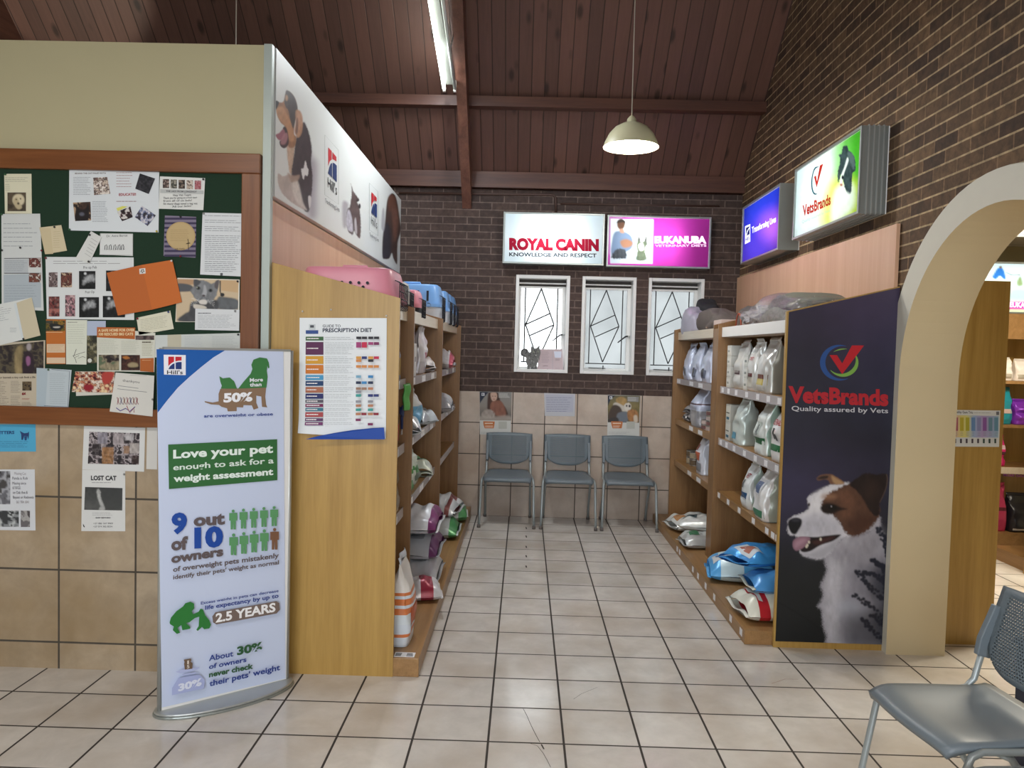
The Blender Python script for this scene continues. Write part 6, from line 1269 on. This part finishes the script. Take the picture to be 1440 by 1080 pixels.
# left shelves
def lx(label, y, w, d, h, zz, x=-.745, **k): return bag(label, (x, y, zz), L90, w, d, h, k.pop('col', 'c4c6c4'), group=gb, **k)
def lp(label, x, y, zz, w, l, h, a_=0., col='b9babb', tilt=(0, 0), **k): return pillow(label, (x, y, zz), (tilt[0], tilt[1], a_), w, l, h, col, group=gb, **k)
def bottle(label, loc, r, h, col, lab, cap):
    t = thing('spray_bottle', label, 'bottle', loc, 0, 'bottles in the first left bay')
    b = MB(); b.lathe([(0, 0), (r*.95, 0), (r, .006), (r, h*.66), (r*.8, h*.74), (r*.5, h*.80)], (0, 0, 0), M('bottle_'+col, col, .3), 18); b.build('bottle_body', t)
    b = MB(); b.lathe([(r*1.01, h*.12), (r*1.01, h*.58)], (0, 0, 0), ink(lab, .4), 18); b.build('bottle_label', t)
    b = MB(); b.lathe([(r*.62, h*.78), (r*.62, h*.96), (r*.55, h), (0, h)], (0, 0, 0), M('bottle_cap_'+cap, cap, .35), 16); b.build('cap', t)
bottle('pale white-capped spray bottle, farther of two high in the first left bay', (-.70, 4.225, 1.426), .028, .205, '8f94a3', 'b59a62', 'c9cac6')
bottle('pale white-capped spray bottle, nearer of two high in the first left bay', (-.70, 4.13, 1.426), .028, .205, '8a8fa0', '9a94a0', 'c9cac6')
for y, l_ in ((4.22, 'farther'), (4.12, 'nearer')): bottle('dark red-labelled bottle, %s of two midway up the first left bay' % l_, (-.705, y, 1.069), .03, .20, '3a2a28', 'a82f3a', 'c8c0a8')
b = MB(); b.grid(lambda u, v: (-.640+.02*math.sin(u*PI)+.004*math.sin(v*9), 4.16+.09*(u-.5)*(1-.25*v*v)+.01*math.sin(v*5), 1.405-.135*v), 10, 14, M('green_bag_film', '5fae5a', .4)); o = b.build('poop_bag_roll'); m_ = o.modifiers.new('thickness', 'SOLIDIFY'); m_.thickness = .012
tag(o, 'bright green small bag hanging from the first left shelf edge', 'bag')
t = thing('pet_lead', 'dark blue pet lead hanging in the first left bay under the green bag', 'lead', (-.655, 4.19, 1.28))
b = MB(); b.tube([(0, -.03, 0), (0, -.04, -.03), (.005, 0, -.05), (.0, .035, -.03), (0, .03, 0), (0, 0, -.045), (0, .01, -.12)], .008, ink('27345f'), 8); b.build('strap', t)
b = MB(); b.tube([(0, .01, -.12), (0, .02, -.15), (0, .0, -.15), (0, .01, -.12)], .004, steel, 6); b.build('clip', t)
lx('crumpled silver foil bag standing on the low shelf of the first left bay', 4.13, .24, .13, .33, .711, x=-.725, col='a9a59c', bands=[(.0, .1, 'c9c2b4')], metal=.75, crush=2.2)
t = lx('tall clear bag of white packs with orange bands, standing on the left plinth', 3.97, .24, .115, .44, .094, x=-.60, col='c2cadb', bands=[(.12, .16, 'c2703f'), (.28, .40, 'c6cede'), (.40, .45, 'c2703f'), (.50, .56, 'c2703f'), (.62, .66, 'c2703f'), (.66, 1., 'd2cfca')], metal=.05, decals=[(-.3, .3, .18, .42, 'c25a2c')])
z = 1.426
carton('tall narrow white carton, first item on the upper shelf of the middle left bay', (-.715, 4.74, z), L90, .10, .10, .20, 'cfcfd0', [(-.4, .4, .1, .9, 'd9d9da'), (-.2, .2, .45, .6, '8a8a90')])
lx('dark grey and silver bag behind the white creased bag, upper left shelf', 4.98, .20, .13, .29, z, x=-.80, col='5e5860', metal=.5, bands=[(.3, .34, '8a8890')])
lx('creased white bag with a pink spot leaning out on the upper left shelf', 5.28, .22, .10, .33, z, x=-.73, col='c2c0c4', bands=[(.0, .28, 'b0aeb4')], decals=[(-.2, .25, .32, .44, 'a83a5c')], metal=.3, crush=2., lean=-.03)
lp('small crumpled white bag at the far end of the upper left middle bay', -.74, 5.60, z, .18, .22, .10, .3, 'bdbcc0', crush=1.6)
z = 1.069
lx('tall white bag with a sky blue lower half on the left middle shelf', 5.12, .20, .11, .26, z, x=-.74, col='c3c6c6', bands=[(.1, .62, '6aa2c4')], metal=.3, crush=1.6)
lp('silver bag lying at the near end of the left middle shelf', -.74, 4.72, z, .24, .26, .12, .2, 'b9bcc0', metal=.5, decals=[(-.4, .4, -.2, .4, 'd0d2d4')])
lp('silver bag lying askew over another, middle of the left middle shelf', -.73, 5.36, z, .22, .26, .11, -.3, 'a9b0b6', metal=.5, decals=[(-.4, .4, -.1, .5, '7a8a94')])
lp('dark silver bag lying at the far end of the left middle shelf', -.74, 5.62, z, .20, .24, .09, .3, '7d848a', metal=.5)
z = .711
lx('white bag with green print at the near end of the left lower shelf', 4.80, .22, .12, .25, z, x=-.735, col='c6cbc4', bands=[(.05, .22, '4d8a52'), (.5, .6, '4d8a52')], metal=.25, crush=1.6)
lx('white and green bag leaning beside it on the left lower shelf', 5.10, .22, .11, .24, z, x=-.74, col='bcc6bb', bands=[(.3, .5, '3f7d48')], decals=[(-.3, .3, .1, .3, '6d7a70')], metal=.25, crush=1.8, lean=.02)
lp('small green and white bag lying at the far end of the left lower shelf', -.74, 5.42, z, .22, .26, .12, .2, 'b7c0b4', decals=[(-.5, .5, -.4, .2, '4d8a52')], tilt=(.0, .15))
z = .094
lp('wide white and grey bag at the bottom of the tall left plinth stack', -.68, 5.05, z, .50, .34, .15, PI/2, 'b6b8bb', bands=[(.8, 1., '5a2f55')], decals=[(-.5, .2, -.5, .5, 'a4a7ab')], metal=.2)
lp('grey bag with dark print in the middle of the tall left plinth stack', -.68, 5.07, z+.16, .50, .34, .15, PI/2, 'a9adb2', bands=[(0, .14, '5a2f55')], decals=[(-.6, .5, -.4, .1, '8d9196'), (-.3, .3, -.3, 0, '5c6066')], metal=.2)
lp('white bag with purple corner on top of the tall left plinth stack', -.69, 5.08, z+.32, .50, .34, .14, PI/2, 'c3c5c9', bands=[(0, .14, '6a2f5c'), (.75, .85, 'b08a50')], decals=[(-.7, .7, .3, .7, 'cfd1d4')], metal=.2)
lp('small white and red bag lying at the foot of the tall left stack', -.60, 4.66, z, .26, .26, .11, PI/2+.2, 'c0bdbf', bands=[(.2, .5, '8a2a3c')], metal=.25)
lp('grey bag lying on the left plinth in the far bay, under the white one', -.66, 6.25, z, .40, .34, .14, PI/2, 'aeb2b2', bands=[(0, .2, '3f7a48')], metal=.3)
lp('grey-white bag lying on top in the far left bay plinth heap', -.67, 6.42, z+.13, .42, .34, .15, PI/2-.15, 'b4b7b8', bands=[(.1, .22, '7a4a48')], metal=.3, crush=1.4)
lp('white and green bag farther back in the far left bay plinth heap', -.64, 6.85, z, .38, .34, .16, PI/2+.1, 'b9bdb9', bands=[(0, .25, '4a7f50')], metal=.3)
lp('crumpled white and red bag on the upper shelf of the far left bay', -.74, 6.62, 1.426, .24, .30, .15, PI/2, 'aaa8ab', bands=[(0, .12, '9a4a58')], metal=.4, crush=1.6)
lp('grey wrapped pack on the middle shelf of the far left bay', -.73, 6.45, 1.069, .26, .30, .15, PI/2, '96969a', decals=[(-.5, .5, -.9, -.5, 'c2c2c4')], metal=.3)
# ---- pet carriers on top of the left shelves
def carrier(label, y0, y1, x0, x1, h, top_c, bot_c, z=1.764, split=.5, holes='slots'):
    """door end faces the aisle (+X)"""
    w = (y1-y0)/2; l = x1-x0; t = thing('pet_carrier', label, 'pet carrier', (x0+l/2, (y0+y1)/2, z), 0, 'pet carriers on the left shelves')
    mt_, mb_ = M('carrier_'+top_c, top_c, .35), M('carrier_'+bot_c, bot_c, .4)
    def shell(za, zb, ta, tb, m, nm):
        b = MB()
        def f(u, v):
            th = 2*PI*u; k = ta+(tb-ta)*v
            return (l/2*k*sq(math.cos(th), .35), w*k*sq(math.sin(th), .35), za+(zb-za)*(v if tb >= ta else math.sin(v*PI/2)))
        b.grid(f, 48, 8, m); zz = zb if tb < ta else za; kk = tb if tb < ta else ta
        b.f.append(tuple(range(8*49, 8*49+48)) if tb < ta else tuple(range(48))[::-1]); b.mi.append(0); b.sm.append(False); return b.build(nm, t)
    shell(0, h*split, .90, 1., mb_, 'lower_tub'); tp = shell(h*split, h, 1., .86, mt_, 'upper_shell')
    b = MB(); n = 48
    ring = [(l/2*1.03*sq(math.cos(2*PI*i/n), .35), w*1.03*sq(math.sin(2*PI*i/n), .35)) for i in range(n)]; b.prism(ring, 2, h*split-.012, h*split+.012, mt_); b.build('rim', t)
    b = MB(); dk_ = ink('20242f')
    for s in (-1, 1):
        if holes == 'slots':
            for k in range(5): 
                x = -l*.30+l*.15*k; b.box(x-.008, x+.008, s*w*.985-.004, s*w*.985+.004, h*(split+.10), h*(split+.34), dk_)
        else:
            for j in range(3):
                for k in range(6-j):
                    x = -l*.2+l*.085*(k+j*.5); zz = h*(split+.30-.09*j); b.lathe([(0, 0), (.008, 0)], (x, 0, 0), dk_, 8); q = len(b.v)-16
                    for i in range(16): vx = b.v[q+i]; b.v[q+i] = (vx[0], s*(w*.975+.004), zz+vx[1])
    b.build('air_holes', tp)
    b = MB(); xx = l/2*.985
    for k in range(6): b.tube([(xx, -w*.55+w*.22*k, h*.12), (xx+.012, -w*.55+w*.22*k, h*.15), (xx+.012, -w*.55+w*.22*k, h*.72), (xx-.03, -w*.55+w*.22*k, h*.78)], .003, ink('2a2c34'), 6)
    for k in range(4): b.tube([(xx+.012, -w*.58, h*(.2+.16*k)), (xx+.012, w*.58, h*(.2+.16*k))], .003, ink('2a2c34'), 6)
    b.build('door_grille', t)
    for s in (-1, 1):
        b = MB(); b.lathe([(0, .012), (.014, .01), (.017, 0)], (0, 0, 0), ink('1f2a4a'), 12); b.build('latch', t, (l*.32, s*w*1.03, h*split), (s*-PI/2*-1 if s < 0 else -PI/2, 0, 0))
    b = MB(); b.tube([(-.07, 0, h-.004), (-.06, 0, h+.022), (.06, 0, h+.022), (.07, 0, h-.004)], .008, mt_, 8); b.build('handle', t)
    return t
carrier('pink pet carrier with round air holes, nearest one on the left shelves', 3.80, 4.26, -1.13, -.64, .225, 'e595a8', 'd07d8e', holes='dots', split=.35)
carrier('small pale grey topped black carrier right behind the pink one', 4.33, 4.58, -1.05, -.66, .205, 'c5c6c0', '26242a', split=.45)
carrier('small pink topped black carrier in front of the blue carriers', 4.80, 5.10, -1.05, -.655, .195, 'e898aa', '26242a', split=.5)
for k, (a_, b_) in enumerate(((5.83, 6.20), (6.46, 6.78), (6.80, 7.09), (7.11, 7.39))):
    carrier(('nearest blue topped white carrier, most of its slotted side in view', 'second blue topped white carrier from the front', 'third blue topped white carrier from the front', 'farthest blue topped white carrier by the brick wall')[k], a_, b_, -1.12, -.64, .315, '6f9fd8', 'ccd4de')
# ---------------------------------------------------------------- the room behind the arch
b = MB(); b.box(2.31, 6.2, 7.62, 7.72, 0, 2.9, plaster); struct(b.build('wall_side_room_back'))
b = MB(); b.box(6.2, 6.3, -4.1, 7.72, 0, 2.9, plaster); struct(b.build('wall_side_room_right'))
b = MB(); b.box(2.31, 6.2, -4.1, -4.0, 0, 2.9, plaster); struct(b.build('wall_side_room_rear'))
b = MB(); ct = bricks('ceiling_tiles', 'xy', 1.2, .6, .012, 'dcdad2', 'd8d6ce', 'b8b6b0', (.45, .28), 0., .8, 0, .05, 4); b.box(2.31, 6.2, -4.1, 7.7, 2.72, 2.8, ct); struct(b.build('ceiling_side_room'))
t = thing('ceiling_light', 'white grid fluorescent light panel in the ceiling beyond the arch', 'ceiling light', (4.3, 6.55, 2.72))
b = MB(); 
for a in ((-.62, .62, -.31, -.28), (-.62, .62, .28, .31), (-.62, -.59, -.28, .28), (.59, .62, -.28, .28)): b.box(a[0], a[1], a[2], a[3], -.03, 0, white)
b.build('light_frame', t)
b = MB(); b.box(-.59, .59, -.28, .28, -.008, -.002, glow('troffer_glow', 'fff7e6', 2.2)); b.build('diffuser', t)
b = MB()
for k in range(1, 12): b.box(-.59+1.18*k/12-.003, -.59+1.18*k/12+.003, -.28, .28, -.028, -.009, white)
for k in range(1, 5): b.box(-.59, .59, -.28+.56*k/5-.003, -.28+.56*k/5+.003, -.028, -.009, white)
b.build('louvre', t)
u1 = thing('shelving_unit', 'tall oak shelf end standing just beyond the arch pillar', 'shelves', (2.5, 4.4, 0))
b = MB(); b.box(-.185, .19, -.005, .017, 0, 2.055, oak); b.build('end_panel', u1)
b = MB(); b.box(-.185, -.17, .017, 2.4, 0, 2.03, oak); b.build('back_panel', u1)
for z in (.1, .55, .95, 1.35, 1.75): 
    b = MB(); b.box(-.17, .17, .017, 2.4, z-.02, z, oak_y); b.build('shelf_board', u1)
b = MB(); b.box(-.185, .17, 2.4, 2.42, 0, 2.05, oak); b.build('end_panel', u1)
def d(a):
    a.text('Healthy Gum Trio', (86, 86), (200, 90), 14, '2a2a30', .02); a.para(205, 80, 330, 94, 1, '9a9a9a', .2); a.rect(335, 78, 352, 98, '6a6a70')
    p = a.picture([(86, 98), (350, 104), (346, 230), (82, 228)], 40, 26, 'c9c0cc'); p.grad([(0, 'd0a0a8'), (.18, 'd6c878'), (.3, 'd4cc80'), (.45, '9fb4d0'), (.65, 'b09ac0'), (1, '9ab8cc')], 'h'); p.done()
    for i, c in enumerate(('a85a6a', 'b8a83a', 'b0a83a', '6a8ab4', '8a8ab0', '8a5a98', '6a8a9a', '6a90a4')): a.rect(90+33*i, 112, 112+33*i, 190, c); a.para(92+33*i, 194, 110+33*i, 222, 4, '8a8a92', .25); a.rect(90+33*i, 236, 101+33*i, 262, ('4a4048', '3a4a44')[i > 4])
note('white dental chart with rainbow columns, pinned on the oak shelf end beyond the arch', [(78, 68), (360, 72), (352, 284), (70, 282)], 'd6d6d2', (1320, 560, 4.15), 0, draw=d, plane=(0, 4.3925, 0), group=None, name='wall_poster', cat='poster', n=1)
u2 = thing('shelving_unit', 'oak shelves of pet goods at the back of the room beyond the arch', 'shelves', (3.5, 6.86, 0))
b = MB(); b.box(.0, 2.4, .40, .42, 0, 2.03, oak); b.build('back_panel', u2)
for x in (0, 2.38): b = MB(); b.box(x, x+.02, 0, .40, 0, 2.03, oak); b.build('side_panel', u2)
b = MB(); b.box(.02, 2.38, -.002, .02, 1.81, 2.03, oak_y); b.build('fascia', u2)
for z in (1.445, 1.06, .69): b = MB(); b.box(.02, 2.38, 0, .40, z-.025, z, oak_y); b.build('shelf_board', u2)
b = MB(); b.box(.02, 2.38, -.004, -.0005, .632, .69, pale_y); b.build('price_rail', u2)
b = MB(); b.box(0, 2.4, -.02, .40, 0, .11, oak_y); b.build('plinth', u2)
a = Art((0, 6.855, 0), (0, -1, 0), (1320, 560, 4.15), .0006); a.t = .0; a.text('MORE DOGS', (378, 455), (520, 462), 15, '7a3a78', .03); o = a.build('shelf_lettering', u2)
u3 = thing('shelving_unit', 'low dark edged oak shelf end at the right edge of the picture', 'shelves', (4.05, 5.93, 0))
b = MB(); b.box(-.205, .5, -.01, .012, 0, 1.9, oak); b.build('end_panel', u3)
b = MB(); b.box(-.16, .5, .012, .5, 0, .1, oak_y); b.build('plinth', u3)
# sign above those shelves
P0 = (4.55, 6.95, 2.26)
t = light_box('wide lit sign with a cyclist picture and pink edge, in the room beyond the arch', P0, (0, -1, 0), (1.55, .45), .12, [(-.45, .45, .15), (-.45, .45, -.15)], 5)
def p_ad(p):
    p.grad([(0, 'bfe0ea'), (.5, 'd3e4dc'), (1, 'c8d4a8')]); p.poly([(150, 250), (215, 200), (240, 260), (180, 270)], '8a9a70', 20, al=.7)
    p.poly([(345, 330), (380, 300), (450, 310), (450, 370), (345, 370)], '8aa8a8', 25, al=.8).poly([(395, 270), (415, 245), (428, 290), (400, 296)], '7a8a60', 8)
    p.poly([(285, 225), (300, 205), (322, 205), (335, 230), (340, 262), (325, 258), (310, 245), (290, 262), (272, 250)], '2f6ab0', 5).ell(314, 200, 8, 7, '6a4a3a', 4).line([(345, 228), (370, 240), (412, 240)], 5, '6f7a74', 4)
    p.poly([(250, 375), (470, 375), (470, 415), (250, 412)], 'd84a9a', 4, sm=0)
backlit(t, P0, (0, -1, 0), 1.55, .45, (1320, 320, 3.6), 120, 50, 'bfe0ea', p_ad, lambda a: a.text('EUKANUBA', (358, 402), (520, 406), 24, tin_lit('f4e0ee'), .05))
# goods there
def bg(label, x, z, w, d_, h, col, **k): return bag(label, (x, 6.98, z), 0, w, d_, h, col, group='goods beyond the arch', **k)
bg('small white tent shaped bag beyond the arch, left of two on the upper shelf', 4.24, 1.446, .13, .12, .20, 'd6cfc8', metal=.05, decals=[(-.4, .4, .1, .3, 'b8b0a0')])
bg('small white tent shaped bag beyond the arch, right of two on the upper shelf', 4.40, 1.446, .15, .12, .19, 'd2cbc4', metal=.05, decals=[(-.4, .4, .1, .3, 'b0a898')])
bg('teal bag with a small label on the shelf beyond the arch', 4.235, 1.061, .16, .12, .32, '1f7f8c', metal=.2, decals=[(-.2, .4, .3, .42, 'c8b0a8')])
bg('shiny purple bag on the shelf beyond the arch', 4.43, 1.061, .20, .16, .22, '7a35a8', metal=.4, crush=1.8)
bg('hot pink bag with white patch, on the lettered shelf beyond the arch', 4.17, .691, .22, .14, .27, 'd22d78', metal=.2, bands=[(.38, .5, '5a1c3c')], decals=[(-.2, .4, .55, .68, 'e0c0cc')])
bg('dark pink bag standing on the bottom shelf beyond the arch', 4.19, .111, .24, .16, .42, 'a83358', metal=.2, bands=[(.48, .53, '5a2030')])
bg('black bag beside the dark pink bag on the bottom shelf beyond the arch', 4.45, .111, .26, .2, .33, '26262c', metal=.2, decals=[(-.4, .1, .05, .1, 'c8c8c8')])
t = thing('storage_bin', 'dark navy bin partly hidden behind the large near grey chair', 'bin', (2.14, 3.0, 0))
b = MB(); nav = M('navy_plastic', '1c2238', .5); b.prism([(-.11, -.14), (.11, -.14), (.125, -.125), (.125, .125), (.11, .14), (-.11, .14), (-.125, .125), (-.125, -.125)], 2, 0, .47, nav); b.build('bin_body', t, bevel=.006)
b = MB(); b.box(-.132, .132, -.147, .147, .47, .495, nav); b.build('lid', t, bevel=.008)
# hairline cracks and drip marks in the floor tiles
def fl(pts, ox, oy, sc): return [at(ox+x/sc, oy+y/sc, (0, 0, 0), (0, 0, 1)) for x, y in pts]
def ribbon(b, P, w, m):
    vs = []
    for i in range(len(P)):
        d = P[min(i+1, len(P)-1)]-P[max(i-1, 0)]; n = np.array([-d[1], d[0], 0]); n /= max(np.linalg.norm(n), 1e-9); vs += [P[i]+n*w/2+(0, 0, .0006), P[i]-n*w/2+(0, 0, .0006)]
    b.add(vs, [(2*i, 2*i+1, 2*i+3, 2*i+2) for i in range(len(P)-1)], m)
fo = bpy.data.objects['floor']; b = MB(); ck = ink('3c3732', .8)
ribbon(b, fl([(940, 465), (965, 512), (985, 560), (1012, 616), (1035, 660), (1052, 690)], 540, 900, 4.8), .0022, ck)
ribbon(b, fl([(990, 700), (1035, 715), (1075, 765), (1100, 810), (1125, 860)], 540, 900, 4.8), .002, ck)
ribbon(b, fl([(1062, 705), (1080, 738)], 540, 900, 4.8), .006, ck)
ribbon(b, fl([(1280, 400), (1330, 365), (1440, 320)], 540, 900, 4.8), .0016, ck)
ribbon(b, fl([(120, 390), (170, 375), (210, 360), (300, 362)], 1060, 880, 4.8), .0018, ink('8a5a48', .8))
for y in (205, 262, 332, 395, 465): ribbon(b, fl([(478, y-7), (482, y+7)], 640, 700, 4.8), .010, ck)
b.build('floor_crack', fo)
